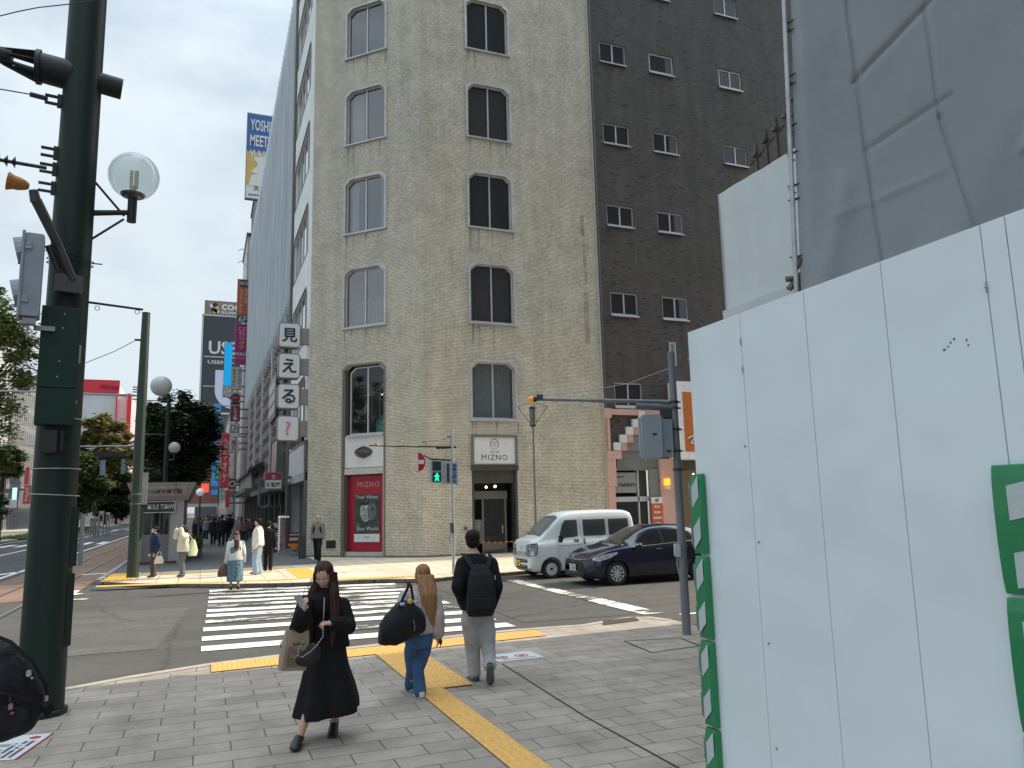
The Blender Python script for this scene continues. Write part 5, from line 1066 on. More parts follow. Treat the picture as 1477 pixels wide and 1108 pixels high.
# clevis brackets, insulator string and stays on the left side
za = {}
for nm_, px, py in (('w1', 75, 153), ('s1', 78, 225), ('w2', 78, 250), ('s2', 75, 278)): pass
def ztop(y): 
    return {15: 9.0}[y]
Z_w1 = 6.913; Z_s1 = 6.263; Z_w2 = 6.064; Z_s2 = 5.832; Z_arm = 7.315; Z_gl = 5.610; Z_rod = 4.527
for z in (Z_s1, Z_s2, Z_w1, Z_w2):
    mb = MB()
    for dz in (-.045, .045):
        a, b = at(-.2, 0, z+dz), at(-.36, 0, z+dz); mb.obox(tuple((a+b)/2), (.18, .05, .018), rz=ea)
    mb.obox(tuple(at(-.22, 0, z)), (.05, .06, .15), rz=ea); mb.build('clevis_bracket', DK, P)
def wirething(name, label, pts, r, m, cat='wire'):
    t = MB(); t.tube(pts, r, 6); o = t.build(name, m); return tag(o, label, cat)
mb = MB(); mb.tube([at(-.3, 0, Z_w2), at(-.5, 0, Z_w2), at(-1.6, 0.1, Z_w2+.04)], .022, 8)
for k in range(6):
    c = at(-.62-k*.075, .02, Z_w2+.01); mb.lathe(tuple(c), [(.022, -.02), (.07, -.012), (.02, .02)], 12, axis=(at(-1, 0, 0)-at(0, 0, 0)))
tag(mb.build('insulator_string', INSU), 'dark ribbed insulator string reaching left from the big green pole', 'insulator')
mb = MB(); mb.tube([at(-.34, 0, Z_w1), at(-.52, 0, Z_w1+.01)], .03, 8); mb.tube([at(-.52, 0, Z_w1+.01), at(-3.2, .2, Z_w1-.03)], .007, 6)
tag(mb.build('stay_wire', INSU), 'thin wire with a clamp leading left below the heavy crossarm', 'wire')
wirething('overhead_wire', 'uppermost thin overhead cable crossing the top left corner of the sky', [(-2.584, 9, 7.232), (-2.07, 9, 7.523), (-1.88, 9, 7.618), (-1.52, 9, 7.755), (-0.47, 9, 8.234)], .006, DK)
# heavy crossarm with ribbed socket and a stub on the other side
mb = MB(); A0 = at(-.1, 0, Z_arm-.02); A1 = at(-.75, .05, Z_arm+.02); A2 = at(-3.0, .2, Z_arm+.22)
mb.cyl(at(-.72, .05, Z_arm+.03), A2, .095, .095, 18); mb.cyl(at(.1, 0, Z_arm-.05), at(.42, 0, Z_arm-.075), .125, .125, 20); mb.build('crossarm', DK, P, smooth='auto')
mb = MB(); mb.cyl(at(-.43, .04, Z_arm-.01), at(-.48, .045, Z_arm-.01), .2, .2, 18); mb.cyl(at(-.1, 0, Z_arm-.05), at(-.45, .04, Z_arm-.01), .175, .17, 18)
for a in range(8):
    th = 2*pi*a/8; up = Vector((0, 0, 1)); o_ = Vector((g.x, g.y, 0)).normalized()*cos(th)+up*sin(th)
    p = [at(-.47, .045, Z_arm-.01)+o_*.08, at(-.47, .045, Z_arm-.01)+o_*.19, at(-.82, .06, Z_arm+.035)+o_*.1, at(-.82, .06, Z_arm+.035)+o_*.08]
    n_ = o_.cross(Vector((e.x, e.y, 0))).normalized()*.008
    mb.add([x+n_ for x in p]+[x-n_ for x in p], [(0, 1, 2, 3), (7, 6, 5, 4), (0, 4, 5, 1), (1, 5, 6, 2), (2, 6, 7, 3), (3, 7, 4, 0)])
mb.build('arm_socket', DK, P, smooth='auto')
# globe lamp on its bracket
gl0 = at(.60, -.05, Z_gl+.06)
mb = MB(); mb.cyl(at(.2, 0, Z_gl+.0), gl0, .035, .03, 12); mb.tube([at(.2, 0, Z_gl+.38), at(.52, -.03, Z_gl+.01)], .014); mb.tube([at(.2, 0, Z_gl-.32), at(.52, -.03, Z_gl-.03)], .014)
mb.cyl(gl0+Vector((0, 0, -.12)), gl0+Vector((0, 0, .2)), .052, .052, 16); mb.lathe(tuple(gl0+Vector((0, 0, .18))), [(.05, 0), (.12, .02), (.14, .05), (.1, .06)], 18); lb_ = mb.build('lamp_bracket', DK, P, smooth='auto')
mb = MB(); mb.ell(tuple(gl0+Vector((0, 0, .46))), .285, 28, 20); GB = glass('clear_globe', (0.7, 0.7, 0.68), .86, .02, r0=.03); 
mb.build('globe', GB, P, smooth=True)
mb = MB(); mb.rbox(tuple(gl0+Vector((-.025, 0, .42))), (.035, .03, .22), .012); mb.rbox(tuple(gl0+Vector((.03, 0, .42))), (.045, .03, .22), .012); mb.cyl(gl0+Vector((0, 0, .2)), gl0+Vector((0, 0, .33)), .035); mb.build('bulb', mat('bulb_cream', (.75, .68, .5), .4), P)
# small rod with rings
ro = at(.2, 0, Z_rod)
mb = MB(); mb.tube([ro, at(.78, -.02, Z_rod-.03)], .014)
for u in (.3, .72):
    c = at(u, 0, Z_rod-.06); pts = [c+Vector((e.x, e.y, 0))*.025*cos(a)+Vector((0, 0, .025*sin(a))) for a in [2*pi*k/12 for k in range(13)]]; mb.tube(pts, .004, 5)
mb.build('hanger_rod', DK, P)
# the vehicle signal seen from behind, on its slanting arm, with the orange cap at the arm's tip
A = thing('traffic_signal', 'grey traffic signal seen edge-on on the left side of the big green pole', 'traffic light', tuple(at(-.2, -.2, 4.4)))
f_ = Vector((e.x, e.y, 0)); gg = Vector((g.x, g.y, 0)); up = Vector((0, 0, 1))
def ax(px, py, d):  # helper kept in metres: image-plane offsets at the pole's distance
    return None
TSX = Matrix.Translation((PX_, PY_, 0)) @ Matrix.Rotation(ea, 4, 'Z')
zt_, zb2 = 5.099, 4.160; zm_ = (zt_+zb2)/2
mb = MB(); mb.X = TSX
mb.rbox((-.34, -.46, zm_), (.18, .24, zt_-zb2-.03), .03); mb.box(-.455, -.425, -.6, -.32, zb2, zt_); bd = mb.build('housing', mat('signal_grey', (0.27, 0.3, 0.35), .45, .1), A, bevel=.006)
mb = MB(); mb.X = TSX
for z in (zm_+.23, zm_-.24):
    vs_ = []; n = 10
    for k in range(n+1):
        a = pi*k/n; vs_.append((-.455, -.46+.13*cos(a), z+.2*sin(a)))
    for k in range(n+1):
        a = pi*k/n; vs_.append((-.455-.04-.05*sin(a), -.46+.12*cos(a), z-.02+.2*sin(a)))
    mb.add(vs_, [(k, k+1, n+2+k, n+1+k) for k in range(n)])
    mb.lathe((-.46, -.46, z+.02), [(.12, 0), (.125, .02)], 16, axis=(-1, 0, 0))
mb.build('visor', mat('signal_grey', ()), A)
mb = MB(); mb.X = TSX
for z in (zt_-.18, zb2+.18): mb.box(-.42, -.36, -.6, -.575, z-.02, z+.02); mb.box(-.41, -.37, -.605, -.58, z+.02, z+.05)
mb.box(-.4, -.28, -.55, -.42, zb2-.06, zb2); mb.box(-.3, -.1, -.4, -.34, zb2-.09, zb2-.04); mb.box(-.36, -.34, -.5, -.38, zb2-.2, zb2-.05); mb.build('latch', GALV, A)
za_, zc2 = 4.682, 5.472
mb = MB(); mb.X = TSX; mb.tube([(.04, -.3, za_), (-.12, -.36, za_+(zc2-za_)*.45), (-.36, -.52, zc2)], [.045, .05, .055], 12); mb.tube([(-.04, -.22, za_-.05), (-.22, -.34, za_+.36)], .04, 10); mb.rbox((0.0, -.28, za_-.04), (.28, .1, .2), .03); mb.cyl((-.36, -.52, zc2-.02), (-.39, -.54, zc2+.1), .055, .045, 12); mb.build('arm', mat('arm_dark', (0.07, 0.07, 0.07), .45, .5), A, smooth='auto')
mb = MB(); mb.X = TSX; mb.lathe((-.43, -.55, zc2+.13), [(.03, 0), (.05, .03), (.07, .09), (.075, .14), (.1, .2)], 16, axis=(-.94, 0, .12)); mb.build('amber_lens', mat('amber_lens', (0.42, 0.16, 0.03), .3, var=.25, scale=20), A, smooth='auto')
# second green pole at the far kerb
Q = (-1.98, 27.45); T2 = 8.641
p2 = thing('tram_pole', 'slimmer olive green pole rising from the tactile strip at the far left kerb', 'pole', (*Q, .1))
mb = MB(); mb.lathe((*Q, 0), [(.175, .1), (.165, 3), (.15, 6), (.125, T2)], 22); mb.lathe((*Q, T2), [(.13, 0), (.13, .04)], 22); mb.build('shaft', GP2, p2, smooth='auto')
mb = MB(); mb.box(Q[0]+.14, Q[0]+.21, Q[1]-.1, Q[1]+.05, 1.3, 2.25); mb.build('inspection_door', GP2, p2)
mb = MB(); mb.box(Q[0]+.14, Q[0]+.3, Q[1]-.1, Q[1]+.1, 2.375, 3.390); mb.build('sign_plate', GALV, p2)
mb = MB()
for z in (2.705, 2.397): mb.tube([(Q[0]+.17*cos(a), Q[1]+.17*sin(a), z) for a in [2*pi*k/16 for k in range(17)]], .007, 5)
mb.build('tie_wire', TIE, p2)
ZR = 5.892
mb = MB()
for dz in (.28, .12, 0, -.12, .2): mb.box(Q[0]-.28, Q[0]-.13, Q[1]-.03, Q[1]+.03, ZR+dz-.015, ZR+dz+.015)
mb.box(Q[0]-.3, Q[0]-.1, Q[1]-.03, Q[1]+.03, 7.745-.03, 7.745+.03); mb.build('clevis_bracket', DK, p2)
mb = MB(); x0, z0 = (-8.032, 5.872); mb.tube([(Q[0]-.2, Q[1], ZR), (-5.0, Q[1], ZR+.04), (x0, Q[1], z0)], [.03, .03, .045], 8)
for k in range(5): mb.lathe((Q[0]-.4-k*.07, Q[1], ZR), [(.03, -.015), (.055, 0), (.03, .015)], 10, axis=(-1, 0, 0))
tag(mb.build('span_rod', GALV), 'long grey span rod crossing to the slim green pole behind the big pole', 'tram fitting')
wirething('stay_wire', 'thin guy wire climbing to the slim green pole from the left', [(Q[0]-.25, Q[1], 7.745), (-2.858, 27.45, 7.325), (-3.821, 27.45, 6.821), (-5.913, 27.45, 5.685)], .012, WIRE)
wirething('span_wire', 'lower pale span wire running left from the slim green pole', [(Q[0]-.15, Q[1], 4.260), (-3.732, 27.45, 4.227), (-6.353, 27.45, 4.295)], .02, GALV)
# lamp pole with two globes, between the slim pole and the dark tree
LX, LY = (-1.729, 43.458); LX, LY = (-1.743, 3.416)[0], 41.0
lp = thing('street_light', 'dark pole with one large and one small globe lamp in front of the dark tree', 'street light', (LX, LY, .1))
mb = MB(); mb.cyl((LX, LY, .1), (LX, LY, 7.780), .12, .09, 14); mb.build('pole', GP, lp, smooth='auto')
gx, gz = (-2.124, 8.274); mb = MB(); mb.ell((gx, LY, gz), .5, 22, 16); mb.build('globe', mat('milky_globe', (0.5, 0.5, 0.48), .25, var=.1, scale=2), lp, smooth=True)
g2, gz2 = (-1.402, 5.234); mb = MB(); mb.ell((g2, LY, gz2), .28, 18, 12); mb.build('globe', mat('milky_globe2', (0.42, 0.43, 0.42), .25), lp, smooth=True)
mb = MB(); mb.tube([(LX, LY, gz2-.6), (g2, LY, gz2-.6), (g2, LY, gz2-.2)], .04); mb.lathe((g2, LY, gz2-.34), [(.06, 0), (.16, .08)], 12); mb.tube([(LX, LY, gz-.9), (LX, LY, gz-.4)], .05); mb.build('bracket', DK, lp)
wirething('span_wire', 'short upper wire between the slim green pole and the globe lamp pole', [(Q[0], Q[1], 5.732), (LX, LY, 7.572)], .02, WIRE)
wirething('span_wire', 'short lower wire between the slim green pole and the globe lamp pole', [(Q[0], Q[1], 4.642), (LX, LY, 5.883)], .018, WIRE)
# road-sign gantry further up the main street
gx0, gz0 = (-8.565, 7.08); gx1, gz1 = (-3.466, 7.025)
gt = thing('signal_gantry', 'dark overhead arm with two blue-grey vertical plates above the distant main street', 'gantry', (gx1, 75, 0))
mb = MB(); mb.cyl((gx1, 75, 0), (gx1, 75, gz1+1), .14, .12); mb.tube([(gx0, 75, gz0), (gx1, 75, gz1)], .12); mb.rbox(((gx0+1), 74.9, gz0+.15), (2.6, .5, .45), .15); mb.build('arm', DK, gt, smooth='auto')
for r_ in ((-8.377, -7.95, 5.403, 6.72), (-6.743, -6.417, 5.511, 6.84)):
    mb = MB(); mb.box(r_[0], r_[1], 74.8, 74.9, r_[2], r_[3]); mb.build('plate', mat('blue_grey_plate', (0.16, 0.22, 0.28), .5, var=.4, scale=3), gt)
wirething('span_wire', 'distant wires strung right of the slim pole above the kiosk', [(-4.056, 60, 4.82), (-2.856, 60, 4.86)], .03, GALV)
r_ = (-4.8, -4.522, 6.657, 7.024); mb = MB(); mb.rbox(((r_[0]+r_[1])/2, 74.7, (r_[2]+r_[3])/2), (.4, .2, .4), .1); tag(mb.build('signal_lamp', mat('signal_red', (.8, .1, .02), .4, emit=1.2, ecol=(1, .15, .03))), 'tiny red-orange signal light glowing beyond the slim green pole', 'traffic light')
# ================================================================= RIGHT SIGNAL POLE
SP = (7.1, 10.54); ZT = 4.529
sp = thing('signal_pole', 'leaning grey steel signal pole on the near kerb, in front of the fence', 'traffic light', (*SP, .03))
mb = MB(); mb.lathe((*SP, 0), [(.068, .03), (.066, 2), (.058, ZT), (.05, ZT+.01)], 18); mb.build('shaft', mat('pole_grey', (0.17, 0.185, 0.2), .5, .2, var=.2, scale=4, stretch=(1, 1, .15)), sp, smooth='auto')
Za = 3.695
u = Vector((-cos(radians(22)), sin(radians(22)), 0)); dep = Vector((sin(radians(22)), cos(radians(22)), 0))
c0 = Vector((*SP, Za)); c1 = c0+u*2.22+Vector((0, 0, .1))
mb = MB(); mb.cyl(c0, c0+u*1.25+Vector((0, 0, .055)), .034, .034, 12); mb.cyl(c0+u*1.2+Vector((0, 0, .052)), c1, .026, .022, 12); mb.build('arm', mat('pole_grey', ()), sp, smooth='auto')
mb = MB(); mb.cyl(c0+Vector((0, 0, -.09)), c0+u*.62+Vector((0, 0, -.05)), .06, .06, 12); mb.build('lower_arm', mat('arm_lower_grey', (0.14, 0.15, 0.17), .5, .2), sp, smooth='auto')
mb = MB()
for z in (Za, Za-.1, Za-.45, Za-.8, Za-1.1): mb.lathe((*SP, z), [(.074, -.02), (.074, .02)], 14); mb.box(SP[0]+.05, SP[0]+.12, SP[1]-.02, SP[1]+.02, z-.012, z+.012)
mb.obox(tuple(c0+u*.15+Vector((0, 0, -.15))), (.16, .1, .22), rz=-.38); mb.obox(tuple(c0+u*.12+Vector((0, 0, -.28))), (.1, .06, .1), rz=-.38); mb.build('clamp', mat('clamp_dark', (0.06, 0.06, 0.065), .5, .5), sp)
mb = MB(); mb.tube([Vector((*SP, 4.272)), c0+u*.75+Vector((0, 0, .32)), c1+Vector((0, 0, .08))-u*.55], .0055, 6)
mb.build('stay_wire', GALV, sp)
am = thing('amber_beacon', 'small amber lamp head at the left tip of the grey signal arm', 'lamp', tuple(c1))
mb = MB(); mb.lathe(tuple(c1+u*.0), [(.022, 0), (.045, .04), (.05, .12)], 14, axis=tuple(u)); mb.obox(tuple(c1-u*.03+Vector((0, 0, .03))), (.1, .05, .09), rz=-.38); mb.build('housing', mat('clamp_dark', ()), am, smooth='auto')
mb = MB(); mb.lathe(tuple(c1+u*.08), [(.05, 0), (.055, .04), (.03, .09)], 14, axis=tuple(u)); mb.build('amber_lens', mat('amber_bright', (.6, .25, .02), .3, emit=.2, ecol=(1, .4, .03)), am, smooth='auto')
sb = thing('traffic_signal', 'pair of grey signal housings seen from behind on the right signal pole', 'traffic light', tuple(c0+Vector((0, 0, -.6))))
zc = 3.126
mb = MB(); mb.rbox(tuple(Vector((*SP, zc))+u*.42-dep*.12), (.34, .2, .72), .07, rz=-.38); mb.build('housing', mat('signal_grey_pale', (0.27, 0.31, 0.35), .42, .1, var=.06), sb, bevel=.01, smooth='auto')
mb = MB(); mb.rbox(tuple(Vector((*SP, zc-.03))+u*.19-dep*.1), (.22, .16, .6), .015, rz=-.38); mb.build('housing', mat('signal_grey_mid', (0.22, 0.25, 0.28), .45, .1), sb, bevel=.006)
mb = MB(); mb.obox(tuple(Vector((*SP, zc+.03))+u*.38-dep*.226), (.07, .005, .035), rz=-.38); mb.obox(tuple(Vector((*SP, zc-.24))+u*.16-dep*.185), (.07, .005, .035), rz=-.38); mb.build('type_plate', BLK, sb)
mb = MB(); mb.obox(tuple(Vector((*SP, zc))+u*.6-dep*.12), (.02, .12, .6), rz=-.38); mb.build('visor', mat('signal_grey_pale', ()), sb)
pb = thing('push_button_box', 'small white push-button box strapped to the grey signal pole at waist height', 'signal box', (SP[0], SP[1], 1.2))
zb_ = 1.305
mb = MB(); mb.rbox(tuple(Vector((*SP, zb_+.02))+u*.09-dep*.06), (.09, .1, .2), .02, rz=-.38); mb.build('housing', mat('box_pale', (0.42, 0.45, 0.46), .45), pb); mb = MB(); mb.tube([Vector((*SP, zb_-.08))+u*.08, Vector((*SP, zb_-.2))+u*.09, Vector((*SP, zb_-.38))+u*.06], .012); mb.build('conduit', GALV, pb)
# ================================================================= FAR KERB SIGNAL POLE
FP = (7.0, 22.35); FT = 4.445
fp = thing('signal_pole', 'thin pale signal pole on the far kerb in front of the cream brick', 'traffic light', (*FP, .1))
mb = MB(); mb.lathe((*FP, 0), [(.05, .1), (.048, 2), (.04, FT)], 14); mb.build('shaft', mat('pole_light', (0.42, 0.43, 0.43), .4, .5), fp, smooth='auto')
z645 = 3.872; xb, _ = (4.675, 3.879)
mb = MB(); mb.tube([(FP[0], FP[1], z645), (5.2, FP[1], z645+.01), (xb, FP[1], z645+.03)], [.022, .018, .015], 8); mb.tube([(FP[0]+.12, FP[1], z645), (FP[0]-.5, FP[1], z645-.04)], .03); z630 = 4.189; mb.tube([(FP[0]+.05, FP[1], z630), (FP[0]-.16, FP[1], z630)], .015); mb.tube([(FP[0]-.1, FP[1], z630-.06), (5.95, FP[1], z630-.2)], .006); mb.build('arm', DK, fp)
ab = thing('amber_beacon', 'tiny amber lamp at the left tip of the far signal arm, below the bronze eye', 'lamp', (xb, FP[1], z645))
mb = MB(); mb.lathe((xb, FP[1], z645+.02), [(.1, 0), (.1, .02), (.06, .08), (.0, .1)], 14); mb.build('lens', mat('amber_dim', (.35, .12, .02), .3), ab); mb = MB(); mb.cyl((xb-.22, FP[1], z645+.03), (xb+.25, FP[1], z645+.02), .018); mb.build('housing', DK, ab)
ps_ = thing('pedestrian_signal', 'pedestrian signal showing the green walking man on the far pole', 'traffic light', (6.45, 22.3, 3))
r_ = (6.28, 6.635, 2.781, 3.462); x0, x1, z0, z1 = r_
mb = MB(); mb.rbox(((x0+x1)/2, 22.3, (z0+z1)/2), (x1-x0, .2, z1-z0), .04); mb.build('housing', mat('signal_silver', (0.4, 0.43, 0.45), .4, .3), ps_, bevel=.005)
mb = MB(); mb.rbox(((x0+x1)/2, 22.19, z0+(z1-z0)*.75), ((x1-x0)*.74, .03, (z1-z0)*.4), .02); mb.rbox(((x0+x1)/2, 22.19, z0+(z1-z0)*.27), ((x1-x0)*.74, .03, (z1-z0)*.4), .02); mb.build('lens', BLK, ps_)
GRN = mat('walking_green', (0, .8, .4), .4, emit=2.2, ecol=(0.0, 1, .42)); cx = (x0+x1)/2; cz = z0+(z1-z0)*.27; k_ = (z1-z0)*.4
mb = MB(); mb.lathe((cx, 22.172, cz+.36*k_), [(.07*k_, 0), (.07*k_, .004)], 12, axis=(0, -1, 0))
for pl in ([(-.08, .25), (.1, .25), (.09, -.05), (-.09, -.05)], [(-.08, .22), (-.06, .1), (-.3, .0), (-.3, .08)], [(.08, .24), (.08, .12), (.26, .02), (.28, .08)], [(-.09, -.02), (.02, -.02), (-.12, -.42), (-.24, -.42)], [(0, -.02), (.1, -.02), (.24, -.42), (.12, -.42)]):
    mb.prism([(cx+a*k_, cz+b*k_) for a, b in pl], 'y', 22.166, 22.172)
mb.build('walking_figure', GRN, ps_)
r_ = (6.708, 6.948, 2.759, 3.447); x0, x1, z0, z1 = r_; mb = MB(); mb.rbox(((x0+x1)/2, 22.42, (z0+z1)/2), (x1-x0, .2, z1-z0), .02); mb.build('housing', mat('signal_silver', ()), ps_); mb = MB(); mb.box(x0+(x1-x0)*.45, x0+(x1-x0)*.72, 22.31, 22.33, z0+.05, z1-.08); mb.build('slot', BLK, ps_)
mb = MB(); mb.box(6.35, 7.0, 22.4, 22.44, z1+.02, z1+.06); mb.build('bracket', DK, ps_)
r_ = (6.916, 7.124, 2.733, 3.399); x0, x1, z0, z1 = r_; t = thing('signal_sign', 'narrow vertical blue-lettered plate 歩車分離式 on the far signal pole', 'sign', ((x0+x1)/2, 22.2, z0))
mb = MB(); mb.rbox(((x0+x1)/2, 22.24, (z0+z1)/2), (x1-x0, .04, z1-z0), .02); mb.build('plate', mat('plate_pale', (0.36, 0.42, 0.46), .5), t); text('歩車分離式', ((x0+x1)/2, 22.212, (z0+z1)/2), (x1-x0)*.72, (z1-z0)*.9, mat('blue_ink', (0.02, 0.07, 0.22), .5), t, vertical=True, bold=.03)
r_ = (5.925, 6.139, 3.138, 3.696); x0, x1, z0, z1 = r_; t = thing('no_entry_sign', 'red half-disc no-entry sign with white bar left of the pedestrian signal', 'sign', (x0, 22.3, z0))
zc_ = (z0+z1)/2; R_ = (z1-z0)/2; sx = (x1-x0)/R_
mb = MB(); mb.prism([(x0+R_*sx*sin(pi*k/16), zc_-R_*cos(pi*k/16)) for k in range(17)], 'y', 22.3, 22.33); mb.build('disc', mat('no_entry_red', (0.4, 0.01, 0.03), .45), t); mb = MB(); mb.box(x0, x0+R_*sx*.8, 22.29, 22.3, zc_-.06, zc_+.06); mb.build('white_bar', lw, t); mb = MB(); mb.tube([(x1-.03, 22.34, zc_+.2), (x1+.15, 22.36, zc_+.1), (7.0, 22.38, zc_+.06)], .02); mb.build('bracket', DK, t)
mb = MB(); mb.rbox((6.93, 22.25, 1.45), (.1, .12, .3), .02); mb.tube([(6.9, 22.25, 1.3), (6.85, 22.25, 1.15), (6.88, 22.25, 1.0)], .012); tag(mb.build('push_button_box', mat('box_grey_dark', (0.1, 0.11, 0.11), .5)), 'dark push-button box on the thin far signal pole', 'signal box')
# tall thin lantern pole behind the van
TP = ((11.078, 1.291)[0], 25.5); z0_ = 4.926; z1_ = 5.642
t = thing('lantern_pole', 'thin bare lantern pole with a wire funnel top rising behind the white van', 'street light', (*TP, .1))
mb = MB(); mb.cyl((*TP, .1), (*TP, z0_), .045, .032, 12); mb.build('pole', mat('pole_violet_grey', (0.17, 0.16, 0.17), .4, .5), t, smooth='auto')
mb = MB()
for a in range(4):
    th = pi/4+a*pi/2+.5; tip = (TP[0]+.55*cos(th), TP[1]+.55*sin(th), z1_-.02); mb.tube([(*TP, z0_-.06), tip], .012, 6); mb.tube([(TP[0]+.12*cos(th), TP[1]+.12*sin(th), z1_+.12), tip], .008, 5)
mb.build('wire_funnel', DK, t)
mb = MB(); mb.cyl((*TP, z0_), (*TP, z0_+.62), .12, .12, 14); mb.build('lantern', mat('lantern_glass', (0.14, 0.14, 0.12), .3, .2), t, smooth='auto'); mb = MB(); mb.cyl((*TP, z0_+.6), (*TP, z0_+.68), .135, .12, 14); mb.cyl((*TP, z0_-.04), (*TP, z0_+.03), .09, .13, 14); mb.build('cap', DK, t)
# ================================================================= STREET BOARDS by the corner building
def standboard(rect, Y, label, cat, builder):
    x0, x1, z0, z1 = rect; t = thing('sign_board', label, cat, ((x0+x1)/2, Y, .1)); builder(t, x0, x1, z0, z1, Y); return t
def b1(t, x0, x1, z0, z1, Y):
    mb = MB(); mb.box(x0, x1, Y, Y+.08, z0+(z1-z0)*.45, z1); mb.build('black_board', BLK, t); mb = MB(); mb.box(x0+.03, x1-.03, Y-.02, Y, z0+(z1-z0)*.55, z0+(z1-z0)*.78); mb.build('red_band', mat('band_red', (0.35, 0.05, 0.04), .5), t)
    mb = MB(); [mb.box(x0+.06+k*.07, x0+.11+k*.07, Y-.03, Y-.02, z0+(z1-z0)*.6, z0+(z1-z0)*.73) for k in range(6)]; [mb.box(x0+.06+k*.07, x0+.11+k*.07, Y-.01, Y, z0+(z1-z0)*.85, z0+(z1-z0)*.92) for k in range(6)]; mb.build('lettering', lw, t)
    mb = MB(); mb.rbox(((x0+x1)/2, Y-.05, z0+(z1-z0)*.38), ((x1-x0)*1.02, .3, .1), .03); mb.rbox(((x0+x1)/2, Y-.1, z0+(z1-z0)*.28), ((x1-x0)*.6, .3, .14), .04); mb.build('orange_seat', mat('seat_orange', (0.65, 0.2, 0.01), .5), t)
    mb = MB(); [mb.cyl((x, y, .1), (x, y, z0+(z1-z0)*.4), .018) for x in (x0+.06, x1-.06) for y in (Y-.15, Y+.1)]; mb.build('leg', GALV, t)
standboard((3.549, 3.993, 0.239, 1.109), 35.5, 'folding orange stand carrying a black and red menu board by the cream wall', 'signboard', b1)
def b2(t, x0, x1, z0, z1, Y):
    mb = MB(); mb.box(x0, x1, Y, Y+.15, .12, z1); mb.build('white_frame', LGR, t)
    mb = MB(); mb.box(x0+.1, x1, Y-.02, Y, .2, z1-.1); mb.build('banner_face', mat('banner_pattern', (0.3, 0.2, 0.22), .6, var=.9, scale=4), t)
    mb = MB(); [mb.ell((x0+.05, Y-.03, .3+k*(z1-.4)/12), .038, 8, 6) for k in range(13)]; [mb.ell((x0+.05+k*.13, Y-.03, z1-.06), .05, 8, 6) for k in range(4)]; mb.build('bulb', mat('bulb_white', (.8, .8, .75), .4, emit=.25, ecol=(1, 1, .95)), t)
standboard((3.317, 3.631, 0.355, 1.829), 38, 'tall banner stand edged with white bulbs outside the shops', 'signboard', b2)
def b3(t, x0, x1, z0, z1, Y):
    mb = MB(); mb.box(x0, x1, Y, Y+.1, .1, z1); mb.build('black_panel', BLK, t); mb = MB()
    for z in (.5, .95, 1.35): mb.lathe(((x0+x1)/2+.05, Y-.01, z), [(.1, 0), (.1, .01)], 14, axis=(0, -1, 0))
    mb.box(x0+.06, x1-.06, Y-.01, Y, z1-.25, z1-.15); mb.build('emblem', LGR, t)
standboard((3.119, 3.407, 0.322, 1.633), 39, 'black upright board with pale discs left of the bulb-edged banner', 'signboard', b3)
t = thing('sign_board', 'thin black leaning A-board against the left end of the cream brick wall', 'signboard', (4.0, 33.2, .1)); mb = MB(); mb.prism([(33.1, .1), (33.13, .1), (33.33, 1.0), (33.3, 1.0)], 'x', 3.72, 4.0); mb.build('panel', BLK, t)
r_ = (3.449, 3.556, 0.676, 1.05)
t = thing('lit_hanging_loops', 'row of hanging light loops shaped like rounded tubes under the dark awning', 'light decoration', (3.2, 44, 2.4))
for cx_ in ((3.213, 2.886)[0], (3.815, 2.993)[0]):
    mb = MB(); zc_ = (3.552, 2.88)[1]; pts = [(cx_-.28, 46, zc_+.6)]+[(cx_+.28*cos(a), 46, zc_-.35+.28*sin(a)) for a in [pi+pi*k/8 for k in range(9)]]+[(cx_+.28, 46, zc_+.6)]
    mb.tube(pts, .06, 8); mb.build('loop', mat('loop_grey', (0.16, 0.16, 0.16), .4), t)
# street clutter far away: works barriers
for k, (px, c) in enumerate(((133, 'works_red'), (139, 'works_orange'), (150, 'works_orange'), (160, 'works_red'))):
    pass
WR = mat('works_red', (0.6, 0.05, 0.04), .6); WO = mat('works_orange', (0.75, 0.15, 0.03), .6)
for r_, m_, lb in (((-10.076, -9.719, 0.979, 1.707), WR, 'red and white works barrier at the left of the roadworks down the street'), ((-9.661, -9.363, 0.9, 1.829), WR, 'second red works barrier beside the leftmost one'), ((-9.353, -8.916, 1.385, 2.421), WO, 'tall bright orange works barrier stack'), ((-8.72, -8.407, 1.299, 2.13), WR, 'red works cone group right of the orange barrier')):
    x0, x1, z0, z1 = r_; t = thing('works_barrier', lb, 'barrier', ((x0+x1)/2, 85, 0), 0, 'roadworks barriers on the main street')
    mb = MB(); mb.box(x0, x1, 85, 85.2, z0+.5, z1); mb.build('board', m_, t); mb = MB(); mb.box(x0-.02, x1+.02, 84.96, 85, z0+.75, z0+.95); mb.build('stripe', lw, t); mb = MB(); mb.box(x0, x0+.08, 84.8, 85.4, 0, z1); mb.box(x1-.08, x1, 84.8, 85.4, 0, z1); mb.build('leg', GALV, t)
